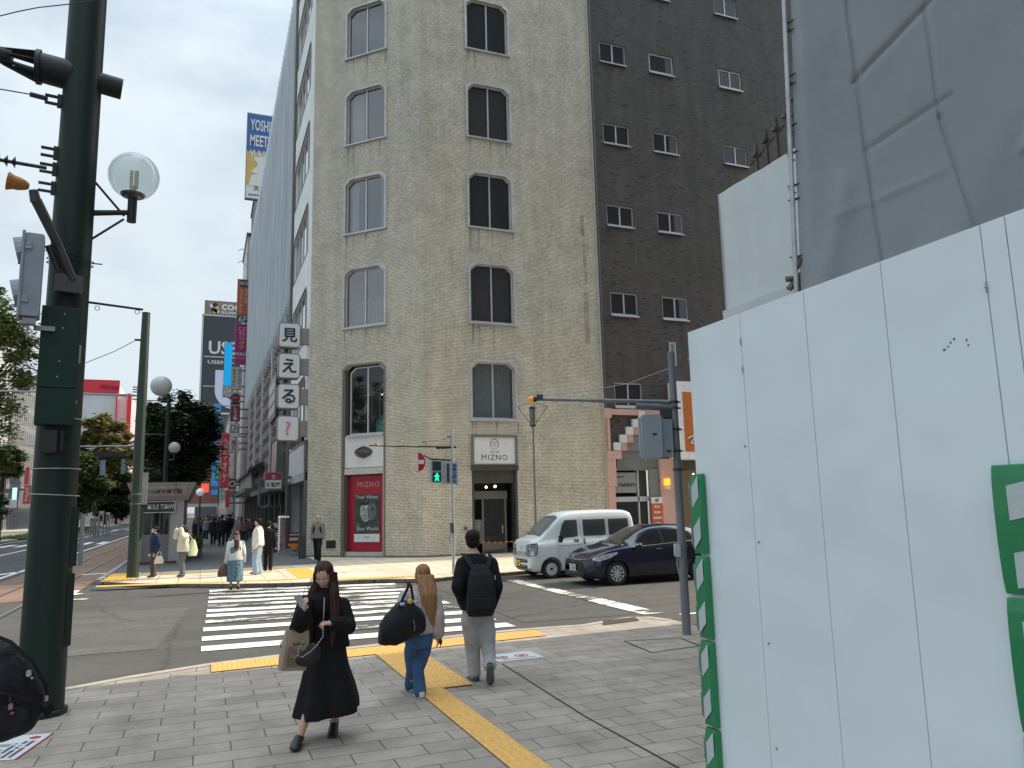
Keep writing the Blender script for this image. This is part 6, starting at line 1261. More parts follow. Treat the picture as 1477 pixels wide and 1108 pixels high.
# ================================================================= VEHICLES  (local x: 0 at the nose, growing to the tail; y: across; the nose points to -X in the world)
def carbody(prm, L, n=64):
    secs = []
    for i in range(n+1):
        u = i/n; x = L*(0.5-0.5*cos(pi*u))*0.6+L*u*0.4
        w_ = cr(prm['w'], x); zb = cr(prm['zb'], x); zl = cr(prm['belt'], x); zt = cr(prm['top'], x); wr = cr(prm['wr'], x)
        wr = min(wr, w_-.02); zl = min(zl, zt-.05)
        pts = [(0, zb), (w_*.7, zb), (w_-.07, zb+.01), (w_-.015, zb+.07), (w_, zb+.2), (w_+.004, (zb+zl)/2), (w_-.006, zl-.13), (w_-.025, zl-.02), (w_-.045, zl+.015)]
        hgt = zt-zl
        if hgt > .18:
            for f in (.2, .4, .6, .78): pts.append((w_-.05+(wr-w_+.05)*f, zl+.015+(hgt-.1)*f))
            pts += [(wr-.015, zt-.09), (wr-.06, zt-.045), (wr-.16, zt-.018), (wr*.6, zt-.004), (0, zt)]
        else:
            for f in (.2, .4, .6, .78): pts.append((w_-.045-(w_-wr-.02)*f, zl+.015+(zt-zl-.015)*f*.8))
            pts += [(wr-.02+.0, zl+(zt-zl)*.86), (wr-.08, zl+(zt-zl)*.93), (wr-.18, zt-.004), (wr*.5, zt-.001), (0, zt)]
        secs.append((x, pts))
    return secs
def side_y(secs, x, z):
    for i in range(len(secs)-1):
        if secs[i][0] <= x <= secs[i+1][0]:
            r = []
            for s in (secs[i], secs[i+1]):
                p = s[1]; y = p[-1][0]
                for k in range(4, len(p)-1):
                    if p[k][1] <= z <= p[k+1][1]: y = p[k][0]+(p[k+1][0]-p[k][0])*(z-p[k][1])/max(1e-6, p[k+1][1]-p[k][1]); break
                r.append(y)
            u = (x-secs[i][0])/(secs[i+1][0]-secs[i][0]); return r[0]*(1-u)+r[1]*u
    return secs[-1][1][5][0]
def top_z(secs, x, y):
    y = abs(y)
    for i in range(len(secs)-1):
        if secs[i][0] <= x <= secs[i+1][0]:
            r = []
            for s in (secs[i], secs[i+1]):
                p = s[1]; z = p[-1][1]
                for k in range(len(p)-1, 6, -1):
                    if p[k][0] <= y <= p[k-1][0]: z = p[k][1]+(p[k-1][1]-p[k][1])*(y-p[k][0])/max(1e-6, p[k-1][0]-p[k][0]); break
                r.append(z)
            u = (x-secs[i][0])/(secs[i+1][0]-secs[i][0]); return r[0]*(1-u)+r[1]*u
    return 0
def bodymesh(secs, wheels, R, ywid, mats):
    mb = MB(); rings = []
    for x, p in secs: rings.append([(x, a, z) for a, z in p]+[(x, -a, z) for a, z in p[-2:0:-1]])
    mb.loft(rings); me = mb.mesh('b', mats); bm = bmesh.new(); bm.from_mesh(me); bmesh.ops.recalc_face_normals(bm, faces=bm.faces); bm.to_mesh(me); bm.free()
    o = bpy.data.objects.new('b', me); COL.objects.link(o); cut = []
    for wx, wz in wheels:
        for s in (-1, 1):
            c = MB(); c.cyl((wx, s*(ywid-.24), wz), (wx, s*(ywid+.2), wz), R, n=40); cm_ = c.mesh('c', mats[0]); cm_.polygons.foreach_set('use_smooth', [False]*len(cm_.polygons)); co = bpy.data.objects.new('c', cm_); COL.objects.link(co)
            md = o.modifiers.new('b', 'BOOLEAN'); md.object = co; md.operation = 'DIFFERENCE'; md.solver = 'EXACT'; cut.append(co)
    bpy.context.view_layer.update(); r = bpy.data.meshes.new_from_object(o.evaluated_get(DG()))
    for c in cut+[o]: bpy.data.objects.remove(c)
    return r
def patch_side(secs, poly, s, off=.006, n=14):
    """a panel laid on the body side over a polygon given in (x, z)"""
    bm = bmesh.new(); f = bm.faces.new([bm.verts.new((x, 0, z)) for x, z in poly]); bmesh.ops.triangulate(bm, faces=[f])
    for _ in range(3): bmesh.ops.subdivide_edges(bm, edges=[e for e in bm.edges if e.calc_length() > .09], cuts=1, use_grid_fill=True)
    bmesh.ops.triangulate(bm, faces=bm.faces)
    for v in bm.verts: v.co.y = s*(side_y(secs, v.co.x, v.co.z)+off)
    bmesh.ops.recalc_face_normals(bm, faces=bm.faces)
    if sum(f.normal.y*s for f in bm.faces) < 0: bmesh.ops.reverse_faces(bm, faces=bm.faces)
    return bm
def patch_top(secs, poly, off=.006):
    bm = bmesh.new(); f = bm.faces.new([bm.verts.new((x, y, 0)) for x, y in poly]); bmesh.ops.triangulate(bm, faces=[f])
    for _ in range(4): bmesh.ops.subdivide_edges(bm, edges=[e for e in bm.edges if e.calc_length() > .09], cuts=1, use_grid_fill=True)
    bmesh.ops.triangulate(bm, faces=bm.faces)
    for v in bm.verts: v.co.z = top_z(secs, v.co.x, v.co.y)+off
    bmesh.ops.recalc_face_normals(bm, faces=bm.faces)
    if sum(f.normal.z for f in bm.faces) < 0: bmesh.ops.reverse_faces(bm, faces=bm.faces)
    return bm
def bmobj(bm, name, m, parent, smooth=True):
    me = bpy.data.meshes.new(name); bm.to_mesh(me); bm.free(); me.materials.append(m)
    if smooth: me.polygons.foreach_set('use_smooth', [True]*len(me.polygons))
    o = bpy.data.objects.new(name, me); COL.objects.link(o); o.parent = parent; return o
TYRE = mat('tyre', (0.018, 0.018, 0.018), .85, bump=.2, scale=30); CARGL = glass('car_glass', (0.01, 0.012, 0.012), .35, .01); RIMS = mat('rim_silver', (0.6, 0.6, 0.6), .35, .3); WELL = mat('wheel_well', (0.01, 0.01, 0.01), .9)
def wheel(t, x, y, R, s, kind, wd=.17):
    mb = MB(); mb.lathe((x, y, R), [(R*.66, -wd/2), (R*.93, -wd/2), (R, -wd/2+.02), (R, wd/2-.02), (R*.93, wd/2), (R*.66, wd/2-.002)], 32, axis=(0, s, 0), cap=False); w_ = mb.build('wheel', TYRE, t, world=False, smooth='auto')
    mb = MB()
    if kind == 'steel':
        mb.lathe((x, y, R), [(R*.67, wd/2-.005), (R*.62, wd/2-.01), (R*.58, wd/2-.035), (R*.42, wd/2-.02), (R*.4, wd/2+.0), (R*.22, wd/2-.0), (R*.2, wd/2-.02), (R*.01, wd/2-.02)], 28, axis=(0, s, 0))
        mb.build('rim', RIMS, w_, world=False, smooth='auto'); mb = MB()
        for k in range(10):
            a = 2*pi*k/10; mb.cyl((x+R*.5*cos(a), y+s*(wd/2-.035), R+R*.5*sin(a)), (x+R*.5*cos(a), y+s*(wd/2-.024), R+R*.5*sin(a)), .016, n=8)
        mb.lathe((x, y, R), [(R*.17, wd/2-.03), (R*.15, wd/2)], 14, axis=(0, s, 0)); mb.build('hub_hole', WELL, w_, world=False)
    else:
        mb.lathe((x, y, R), [(R*.69, wd/2-.005), (R*.64, wd/2+.003), (R*.61, wd/2-.02)], 32, axis=(0, s, 0), cap=False)
        wm = mb.build('rim', RIMS, w_, world=False, smooth='auto'); mb = MB()
        for k in range(10):
            a = 2*pi*k/10+.15; c, d = cos(a), sin(a); px, pz = -d*.014, c*.014; r0, r1 = R*.12, R*.64
            mb.add([(x+c*r0+px, y+s*(wd/2-.005), R+d*r0+pz), (x+c*r0-px, y+s*(wd/2-.005), R+d*r0-pz), (x+c*r1-px*1.5, y+s*(wd/2-.002), R+d*r1-pz*1.5), (x+c*r1+px*1.5, y+s*(wd/2-.002), R+d*r1+pz*1.5), (x+c*r0+px, y+s*(wd/2-.04), R+d*r0+pz), (x+c*r0-px, y+s*(wd/2-.04), R+d*r0-pz), (x+c*r1-px*1.5, y+s*(wd/2-.04), R+d*r1-pz*1.5), (x+c*r1+px*1.5, y+s*(wd/2-.04), R+d*r1+pz*1.5)], [(0, 1, 2, 3), (0, 4, 5, 1), (1, 5, 6, 2), (2, 6, 7, 3), (3, 7, 4, 0)])
        mb.lathe((x, y, R), [(R*.16, wd/2-.02), (R*.14, wd/2+.003)], 16, axis=(0, s, 0)); mb.build('spoke', RIMS, w_, world=False)
        mb = MB(); mb.lathe((x, y, R), [(R*.6, wd/2-.055), (R*.58, wd/2-.05)], 24, axis=(0, s, 0)); mb.build('rim_shadow', mat('rim_shadow_dark', (0.05, 0.05, 0.05), .6, .4), w_, world=False)  # dark disc stands in for the shade behind the spokes
    return w_
# ---- white kei van
VW = mat('van_white', (0.66, 0.69, 0.69), .32, var=.02, scale=.8, coat=.5)
van = thing('parked_van', 'white boxy mini van waiting at the stop line behind the dark blue hatchback', 'van', (8.62, 20.94, 0))
vp = dict(w=[(0, .645), (.06, .69), (.2, .722), (.5, .735), (3.0, .735), (3.3, .72), (3.4, .70)], zb=[(0, .3), (.12, .2), (.4, .19), (3.2, .2), (3.4, .26)],
          belt=[(0, .88), (.1, .93), (.5, 1.0), (1, 1.03), (3.4, 1.05)], top=[(0, .9), (.03, 1.05), (.1, 1.12), (.3, 1.18), (.6, 1.45), (.9, 1.70), (1.05, 1.79), (1.3, 1.85), (2, 1.885), (3, 1.88), (3.3, 1.83), (3.38, 1.72), (3.4, 1.62)],
          wr=[(0, .52), (.2, .62), (.6, .6), (1, .6), (3.2, .6), (3.4, .58)])
vsec = carbody(vp, 3.4, 90)
me = bodymesh(vsec, [(.62, .27), (3.02-.0, .27)], .335, .735, [VW]); me.name = 'body'; ob = bpy.data.objects.new('body', me); COL.objects.link(ob); ob.parent = van
me.polygons.foreach_set('use_smooth', [True]*len(me.polygons)); me.set_sharp_from_angle(angle=radians(35))
bmobj(patch_top(vsec, [(.33, -.56), (.33, .56), (.62, .575), (.93, .53), (.96, .3), (.97, -.3), (.93, -.53), (.62, -.575)]), 'windshield', glass('van_screen', (0.03, 0.035, 0.03), .55), van)
for s in (-1, 1):
    g1 = bmobj(patch_side(vsec, [(.86, 1.04), (1.0, 1.07), (1.08, 1.12), (1.5, 1.14), (1.5, 1.62), (1.12, 1.62), (1.02, 1.5)], s), 'front_window', CARGL, van)
    bmobj(patch_side(vsec, [(1.68, 1.15), (2.42, 1.15), (2.42, 1.62), (1.68, 1.62)], s), 'sliding_window', CARGL, van)
    bmobj(patch_side(vsec, [(2.52, 1.15), (3.24, 1.17), (3.2, 1.62), (2.52, 1.62)], s), 'quarter_window', CARGL, van)
    SEAM = mat('panel_seam', (0.12, 0.13, 0.13), .6)
    for pl in ([(.83, .42), (.836, .42), (.836, 1.06), (.83, 1.06)], [(1.585, .28), (1.592, .28), (1.592, 1.66), (1.585, 1.66)], [(2.47, .45), (2.476, .45), (2.476, 1.66), (2.47, 1.66)], [(.84, .9), (1.58, .91), (1.58, .918), (.84, .908)], [(1.0, .385), (2.6, .385), (2.6, .39), (1.0, .39)]):
        bmobj(patch_side(vsec, pl, s, .003), 'seam', SEAM, van)
    bmobj(patch_side(vsec, [(1.36, 1.0), (1.52, 1.0), (1.52, 1.08), (1.36, 1.08)], s, .004), 'handle_recess', WELL, van)
    bmobj(patch_side(vsec, [(1.66, .93), (1.73, .93), (1.73, 1.08), (1.66, 1.08)], s, .004), 'handle_recess', WELL, van)
    mb = MB(); mb.rbox((1.44, s*.74, 1.05), (.15, .03, .028), .01); mb.rbox((1.7, s*.74, 1.02), (.028, .03, .13), .01); mb.build('handle', VW, van, world=False)
    mb = MB(); mb.rbox((.86, s*.86, 1.1), (.07, .13, .2), .03); mb.cyl((.88, s*.7, 1.03), (.88, s*.83, 1.03), .02); mb.build('mirror', WELL, van, world=False)
    # headlamp: upright rounded slab wrapping the corner
    mb = MB(); q = [(.03, .42), (.045, .6), (.16, .705)]; zz = [(.98, .62), (1.0, .64), (.96, .66)]
    mb.add([(-.016, s*.43, .93), (-.016, s*.43, .66), (-.004, s*.64, .645), (.16, s*.735, .69), (.2, s*.745, .99), (.02, s*.665, .975)], [(0, 1, 2, 5), (5, 2, 3, 4)]); 
    hl = mb.build('headlight', mat('lamp_clear', (0.24, 0.27, 0.29), .12, .2, var=.5, scale=14, spec=.9), van, world=False, smooth=True)
    mb = MB(); mb.tube([(-.016, s*.425, .935), (-.016, s*.425, .655), (-.004, s*.645, .64), (.16, s*.738, .685), (.2, s*.748, .995), (.02, s*.668, .98), (-.016, s*.425, .935)], .012, 6); mb.ell((-.012, s*.55, .8), (.02, .06, .06), 12, 8); mb.build('bezel', mat('lamp_dark', (0.12, 0.13, 0.14), .2, .6), hl, world=False, smooth=True)
    mb = MB(); mb.rbox((3.37, s*.68, 1.0), (.05, .08, .4), .02); mb.build('tail_light', mat('tail_red', (.3, .01, .01), .3), van, world=False)
    mb = MB(); mb.cyl((.62, s*.5, .27), (.62, s*.58, .27), .333, n=30); mb.cyl((3.02, s*.5, .27), (3.02, s*.58, .27), .333, n=30)
for x in (.62, 3.02):
    for s in (-1, 1): wheel(van, x, s*.645, .265, s, 'steel', .145)
mb = MB(); mb.rbox((.005, 0, .74), (.02, 1.0, .0), .0) if False else None
mb.box(-.012, .05, -.62, .62, .60, .66) if False else None
for z in (.74, .7, .66): mb.box(-.02, .03, -.36, .42, z-.01, z+.012)
mb.build('grille', mat('grille_chrome', (0.45, 0.46, 0.46), .25, .8), van, world=False)
mb = MB()
for z in (.52, .47, .36, .31): mb.box(-.016, .03, -.42, .42, z-.016, z+.016)
mb.build('lower_grille', WELL, van, world=False)
mb = MB(); mb.box(-.02, 0, .08, .41, .33, .495); pl_ = mb.build('number_plate', mat('plate_yellow', (0.72, 0.5, 0.03), .5), van, world=False)
tx = textmesh('81', 1); tx.transform(Matrix.Translation((-.023, .245, .4)) @ Matrix.Rotation(-pi/2, 4, 'Z') @ Matrix.Diagonal((.14, 1, .11, 1))); tx.materials.clear(); tx.materials.append(INK); o = bpy.data.objects.new('lettering', tx); COL.objects.link(o); o.parent = pl_
mb = MB()
for a in range(3):
    th = pi/2+2*pi*a/3; c, d = cos(th), sin(th); mb.add([(-.014, 0, .86), (-.014, c*.03-d*.018, .86+d*.03+c*.018), (-.014, c*.06, .86+d*.06), (-.014, c*.03+d*.018, .86+d*.03-c*.018)], [(0, 1, 2, 3)])
mb.build('emblem', mat('grille_chrome', ()), van, world=False)
mb = MB(); mb.tube([(.33, -.4, 1.205), (.42, .1, 1.29)], .009); mb.tube([(.33, .1, 1.205), (.42, .5, 1.28)], .009); mb.build('wiper', WELL, van, world=False)
mb = MB(); mb.box(.95, 3.3, -.6, .6, .6, .62); mb.box(1.15, 1.6, -.5, -.1, .62, 1.35); mb.box(1.15, 1.6, .1, .5, .62, 1.35); mb.tube([(.85, .2, 1.15), (.85, .45, 1.2)], .02); mb.build('seats', mat('seat_dark', (0.03, 0.03, 0.03), .9), van, world=False)
mb = MB(); mb.box(.5, 2.9, -.55, .55, .12, .25); mb.build('underbody', WELL, van, world=False)
# ---- dark blue hatchback
CB = mat('car_navy', (0.008, 0.012, 0.035), .22, .3, var=.05, scale=1, coat=1.0)
car = thing('parked_car', 'dark navy blue hatchback in front of the white van at the stop line', 'car', (9.05, 18.42, 0))
cp_ = dict(w=[(0, .5), (.06, .64), (.2, .75), (.45, .815), (.8, .84), (2, .847), (3.2, .84), (3.7, .80), (3.9, .72), (3.945, .66)], zb=[(0, .3), (.1, .2), (.4, .17), (3.6, .19), (3.945, .3)],
           belt=[(0, .62), (.2, .72), (.6, .84), (.95, .9), (1.4, .93), (2.4, .97), (3.4, 1.03), (3.945, 1.0)], top=[(0, .56), (.03, .66), (.12, .75), (.35, .86), (.7, .95), (1.0, 1.01), (1.3, 1.16), (1.65, 1.345), (1.95, 1.45), (2.3, 1.49), (2.8, 1.49), (3.3, 1.43), (3.6, 1.33), (3.8, 1.14), (3.9, 1.0), (3.945, .85)],
           wr=[(0, .4), (.3, .6), (.9, .68), (1.3, .6), (1.8, .56), (2.6, .56), (3.3, .53), (3.945, .5)])
csec = carbody(cp_, 3.945, 100)
me = bodymesh(csec, [(.82, .3), (3.33, .3)], .345, .847, [CB]); me.name = 'body'; ob = bpy.data.objects.new('body', me); COL.objects.link(ob); ob.parent = car
me.polygons.foreach_set('use_smooth', [True]*len(me.polygons)); me.set_sharp_from_angle(angle=radians(40))
bmobj(patch_top(csec, [(1.06, -.6), (1.02, 0), (1.06, .6), (1.4, .585), (1.78, .53), (1.84, .25), (1.85, 0), (1.84, -.25), (1.78, -.53), (1.4, -.585)]), 'windshield', glass('car_screen', (0.03, 0.035, 0.035), .5), car)
for s in (-1, 1):
    bmobj(patch_side(csec, [(1.36, .965), (2.22, 1.0), (2.22, 1.36), (1.98, 1.345), (1.7, 1.22)], s), 'front_window', CARGL, car)
    bmobj(patch_side(csec, [(2.32, 1.005), (2.98, 1.04), (2.95, 1.34), (2.32, 1.365)], s), 'rear_window', CARGL, car)
    bmobj(patch_side(csec, [(3.03, 1.05), (3.38, 1.08), (3.2, 1.27), (3.02, 1.32)], s), 'quarter_window', CARGL, car)
    SEAM2 = mat('panel_seam_dark', (0.002, 0.002, 0.003), .8)
    for pl in ([(1.3, .32), (1.306, .32), (1.326, .93), (1.32, .93)], [(2.265, .25), (2.272, .25), (2.272, 1.37), (2.265, 1.37)], [(2.98, .62), (2.986, .62), (3.03, 1.03), (3.024, 1.03)], [(1.3, .28), (2.95, .28), (2.95, .286), (1.3, .286)]):
        bmobj(patch_side(csec, pl, s, .003), 'seam', SEAM2, car)
    bmobj(patch_side(csec, [(1.34, .94), (1.9, .965), (3.4, 1.055), (3.4, 1.065), (1.9, .975), (1.34, .95)], s, .008), 'belt_trim', mat('grille_chrome', ()), car)
    mb = MB(); mb.rbox((2.08, s*.85, .87), (.17, .03, .025), .01); mb.rbox((2.87, s*.85, .9), (.17, .03, .025), .01); mb.build('handle', mat('grille_chrome', ()), car, world=False)
    mb = MB(); mb.ell((1.42, s*.94, .99), (.075, .11, .065), 14, 10); mb.cyl((1.4, s*.8, .94), (1.4, s*.9, .96), .025); mi = mb.build('mirror', CB, car, world=False, smooth=True)
    mb = MB(); mb.rbox((1.352, s*.96, 1.0), (.02, .13, .03), .01); mb.build('turn_lamp', lw, mi, world=False)
    # swept headlamp on the wing
    bm = patch_side(csec, [(.16, .66), (.32, .62), (.6, .68), (.86, .8), (.84, .84), (.5, .79), (.22, .72)], s, .008); bmobj(bm, 'headlight', mat('lamp_clear2', (0.5, 0.52, 0.54), .12, .3, var=.55, scale=10, spec=.9), car)
    bmobj(patch_side(csec, [(.3, .4), (.32, .4), (.37, .26), (.345, .25)], s, .006), 'bumper_trim', mat('grille_chrome', ()), car); bmobj(patch_side(csec, [(.16, .245), (.36, .24), (.36, .255), (.16, .262)], s, .006), 'bumper_trim', mat('grille_chrome', ()), car)
    mb = MB(); mb.lathe((.17, s*.66, .33), [(.04, 0), (.04, .02)], 12, axis=(-1, s*.8, 0)); mb.build('fog_lamp', mat('lamp_dark', ()), car, world=False)
    mb = MB(); mb.rbox((3.85, s*.7, .98), (.14, .16, .22), .04); mb.build('tail_light', mat('tail_red', ()), car, world=False)
for x in (.82, 3.33):
    for s in (-1, 1): wheel(car, x, s*.74, .298, s, 'alloy', .19)
mb = MB(); mb.add([(.0, -.42, .6), (.0, .42, .6), (.06, .6, .38), (.05, .5, .24), (.05, -.5, .24), (.06, -.6, .38)], [(0, 1, 2, 3, 4, 5)]); mb.X = Matrix.Translation((-.012, 0, 0)); 
mb2 = MB(); mb2.loft([[(-.02, -.45, .6), (-.02, .45, .6), (.02, .6, .38), (.0, .5, .22), (.0, -.5, .22), (.02, -.6, .38)], [(.2, -.4, .6), (.2, .4, .6), (.2, .6, .38), (.2, .5, .22), (.2, -.5, .22), (.2, -.6, .38)]]); mb2.build('grille', mat('grille_black', (0.012, 0.012, 0.013), .5), car, world=False)
mb = MB(); mb.tube([(-.0, -.5, .665), (-.03, 0, .66), (-.0, .5, .665)], .014); mb.lathe((-.02, 0, .69), [(.06, 0), (.055, .02)], 16, axis=(-1, 0, .2)); mb.build('emblem_bar', mat('grille_chrome', ()), car, world=False)
mb = MB(); mb.box(-.045, -.03, -.165, .165, .37, .535); pl_ = mb.build('number_plate', mat('plate_white', (0.7, 0.7, 0.7), .5), car, world=False)
for s_, sx, sz, zz in (('札幌 501', .2, .04, .505), ('12-08', .27, .08, .435)):
    tx = textmesh(s_, 1); X = max(v.co.x for v in tx.vertices)*2; Z = max(v.co.z for v in tx.vertices)*2
    tx.transform(Matrix.Translation((-.048, 0, zz)) @ Matrix.Rotation(-pi/2, 4, 'Z') @ Matrix.Diagonal((sx/X, 1, sz/Z, 1))); tx.materials.clear(); tx.materials.append(GN); o = bpy.data.objects.new('lettering', tx); COL.objects.link(o); o.parent = pl_
mb = MB(); mb.tube([(1.05, -.45, 1.03), (1.13, .1, 1.09)], .009); mb.tube([(1.05, .1, 1.045), (1.12, .5, 1.07)], .009); mb.build('wiper', WELL, car, world=False)
mb = MB(); mb.box(1.7, 2.0, -.55, -.1, .5, 1.15); mb.box(1.7, 2.0, .1, .55, .5, 1.15); mb.box(2.6, 2.9, -.55, .55, .5, 1.1); mb.lathe((1.45, .35, .95), [(.16, 0), (.17, .02)], 16, axis=(-.8, 0, .6)); mb.build('seats', mat('seat_beige', (0.12, 0.11, 0.1), .9), car, world=False)
mb = MB(); mb.box(.6, 3.5, -.6, .6, .12, .25); mb.build('underbody', WELL, car, world=False)
# ================================================================= PEOPLE
def remesh(mb, vox, smooth_it=2, m=None, name='mesh', wr=0.0, ws=9.0, seed=0, dec=None):
    """fuse overlapping closed shapes into one continuous skin"""
    me = mb.mesh(name, m or SKIN); bm = bmesh.new(); bm.from_mesh(me); bmesh.ops.recalc_face_normals(bm, faces=bm.faces); bm.to_mesh(me); bm.free()
    o = bpy.data.objects.new('tmp', me); COL.objects.link(o)
    md = o.modifiers.new('r', 'REMESH'); md.mode = 'VOXEL'; md.voxel_size = vox; md.use_smooth_shade = True
    if smooth_it: sm = o.modifiers.new('s', 'SMOOTH'); sm.iterations = smooth_it; sm.factor = .5
    bpy.context.view_layer.update(); r = bpy.data.meshes.new_from_object(o.evaluated_get(DG())); bpy.data.objects.remove(o)
    if wr:
        nr = [v.normal.copy() for v in r.vertices]
        for v, n_ in zip(r.vertices, nr):
            p = v.co; q = Vector((p.x*ws, p.y*ws, p.z*ws*.45+seed)); f = noise.noise(q)+.5*noise.noise(q*2.1); v.co = p+n_*f*wr
    r.materials.clear(); r.materials.append(m or SKIN); r.polygons.foreach_set('use_smooth', [True]*len(r.polygons)); r.name = name; return r
def mobj(me, name, parent):
    o = bpy.data.objects.new(name, me); COL.objects.link(o); me.name = name; me.transform(rootm(parent).inverted()); o.parent = parent; return o
def capsule(mb, a, b, ra, rb, n=14):
    mb.cyl(a, b, ra, rb, n); mb.ell(a, ra, n, 8); mb.ell(b, rb, n, 8)
def limb(mb, pts, rs, n=14):
    for i in range(len(pts)-1): capsule(mb, pts[i], pts[i+1], rs[i], rs[i+1], n)
def oval(c, rx, ry, fx, fy, n=18, up=None):
    return [c+fx*rx*cos(2*pi*i/n)+fy*ry*sin(2*pi*i/n) for i in range(n)]
SKIN = mat('skin', (0.55, 0.34, 0.25), .5, var=.05, scale=8, spec=.35)
SKIN_D = mat('skin_lips', (0.42, 0.13, 0.11), .45); EYEM = mat('eye_dark', (0.025, 0.017, 0.014), .35); BROW = mat('brow', (0.09, 0.05, 0.035), .8)
HAIR_BK = mat('hair_black', (0.010, 0.008, 0.008), .6, spec=.18, var=.4, scale=10, stretch=(6, 6, .5), bump=.4, bscale=30); HAIR_BR = mat('hair_dark_brown', (0.045, 0.017, 0.012), .5, spec=.3, var=.5, scale=9, stretch=(6, 6, .4), bump=.5, bscale=30); HAIR_BL = mat('hair_honey_blonde', (0.30, 0.155, 0.06), .4, var=.45, scale=8, stretch=(7, 7, .35), bump=.5, bscale=30); HAIR_RD = mat('hair_reddish', (0.09, 0.025, 0.02), .45, var=.5, scale=9, stretch=(6, 6, .4))
def cloth(name, col, rough=.85, var=.12, scale=5, bump=.25, bscale=40, stretch=None): return mat('cloth_'+name, col, rough, var=var, scale=scale, bump=bump, bscale=bscale, spec=.2, stretch=stretch)
BLACKC = cloth('black', (0.011, 0.011, 0.013)); BLACKC2 = cloth('charcoal_knit', (0.018, 0.018, 0.022)); SHOE = mat('shoe_black', (0.015, 0.015, 0.016), .45, bump=.1); SOLE = mat('sole_white', (0.6, 0.6, 0.58), .6)
class Fig:
    """joints of a figure in world space; face = unit vector the chest points to"""
    def __init__(s, base, H, face, z0=.0, step=0.0, J=None, lean=0.0, wide=1.0):
        s.H = H; f = Vector((face[0], face[1], 0)).normalized(); r = Vector((f.y, -f.x, 0)); s.f, s.r = f, r; b = Vector((base[0], base[1], z0)); s.b = b; u = Vector((0, 0, 1))
        def P(x, y, z): return b+r*x*H+f*(y+lean*(z-.5))*H+u*z*H
        w = wide
        s.j = dict(pel=P(0, 0, .53), waist=P(0, .0, .615), chest=P(0, .005, .735), neck=P(0, -.005, .835), head=P(0, .012, .925),
                   shL=P(-.105*w, -.005, .80), shR=P(.105*w, -.005, .80), elL=P(-.128*w, -.03, .62), elR=P(.128*w, -.03, .62), wrL=P(-.135*w, .03, .485), wrR=P(.135*w, .03, .485),
                   hpL=P(-.05, 0, .515), hpR=P(.05, 0, .515), knL=P(-.052, .02+step*.45, .285), knR=P(.052, .02-step*.35, .285), anL=P(-.052, step*.5, .048), anR=P(.052, -step*.5, .048+abs(step)*.12))
        if J:
            for k, v in J.items(): s.j[k] = Vector(v)
        s.hf = f.copy(); s.tilt = 0.0
def head(mb, F, det=True):
    """skull, jaw, nose, ears; F.hf = face direction, F.tilt = nod in radians (down +)"""
    H = F.H; k = H/1.7; c = F.j['head']; f = F.hf.normalized(); r = Vector((f.y, -f.x, 0)).normalized(); u = Vector((0, 0, 1))
    f2 = (f*cos(F.tilt)-u*sin(F.tilt)).normalized(); u2 = r.cross(f2).normalized(); R = Matrix((r, f2, u2)).transposed()
    def L(x, y, z): return c+(r*x+f2*y+u2*z)*k
    F.L = L; F.R = R; F.k = k
    mb.ell(L(0, -.008, .028), (.074*k, .094*k, .088*k), 24, 16, R); mb.ell(L(0, .016, -.03), (.062*k, .072*k, .072*k), 22, 14, R); mb.ell(L(0, .045, -.075), (.034*k, .036*k, .03*k), 16, 10, R)
    mb.ell(L(0, .06, .01), (.055*k, .03*k, .045*k), 18, 12, R)
    if det:
        mb.loft([[L(-.005, .083, .018), L(.005, .083, .018), L(.006, .076, .018), L(-.006, .076, .018)], [L(-.013, .085, -.028), L(.013, .085, -.028), L(.014, .07, -.03), L(-.014, .07, -.03)], [L(-.009, .104, -.026), L(.009, .104, -.026), L(.01, .08, -.036), L(-.01, .08, -.036)]])
        mb.ell(L(0, .099, -.022), .0095*k, 10, 8); mb.ell(L(0, .086, -.052), (.02*k, .01*k, .007*k), 12, 8, R); mb.ell(L(0, .083, -.062), (.017*k, .01*k, .007*k), 12, 8, R)
        for s_ in (-1, 1): mb.ell(L(s_*.074, -.005, -.005), (.01*k, .02*k, .03*k), 12, 8, R); mb.ell(L(s_*.035, .07, -.02), (.024*k, .018*k, .024*k), 12, 8, R)
    limb(mb, [F.j['neck']-Vector((0, 0, .03*k)), c+(-f2*.012-u2*.06)*k], [.052*k, .047*k])
def face_parts(F, o, parent):
    """eyes, brows and lips as thin shapes lying on the face"""
    L, R, k = F.L, F.R, F.k
    mb = MB()
    for s_ in (-1, 1): mb.ell(L(s_*.031, .0865, .004), (.014*k, .004*k, .0042*k), 12, 6, R)
    mb.build('eye', EYEM, parent, smooth=True); mb = MB()
    for s_ in (-1, 1): mb.tube([L(s_*.016, .09, .021), L(s_*.034, .086, .0255), L(s_*.05, .074, .021)], .0022*k, 6)
    mb.build('eyebrow', BROW, parent); mb = MB(); mb.ell(L(0, .0935, -.0525), (.019*k, .005*k, .004*k), 12, 6, R); mb.ell(L(0, .0925, -.0605), (.016*k, .005*k, .0045*k), 12, 6, R); mb.build('lips', SKIN_D, parent, smooth=True)
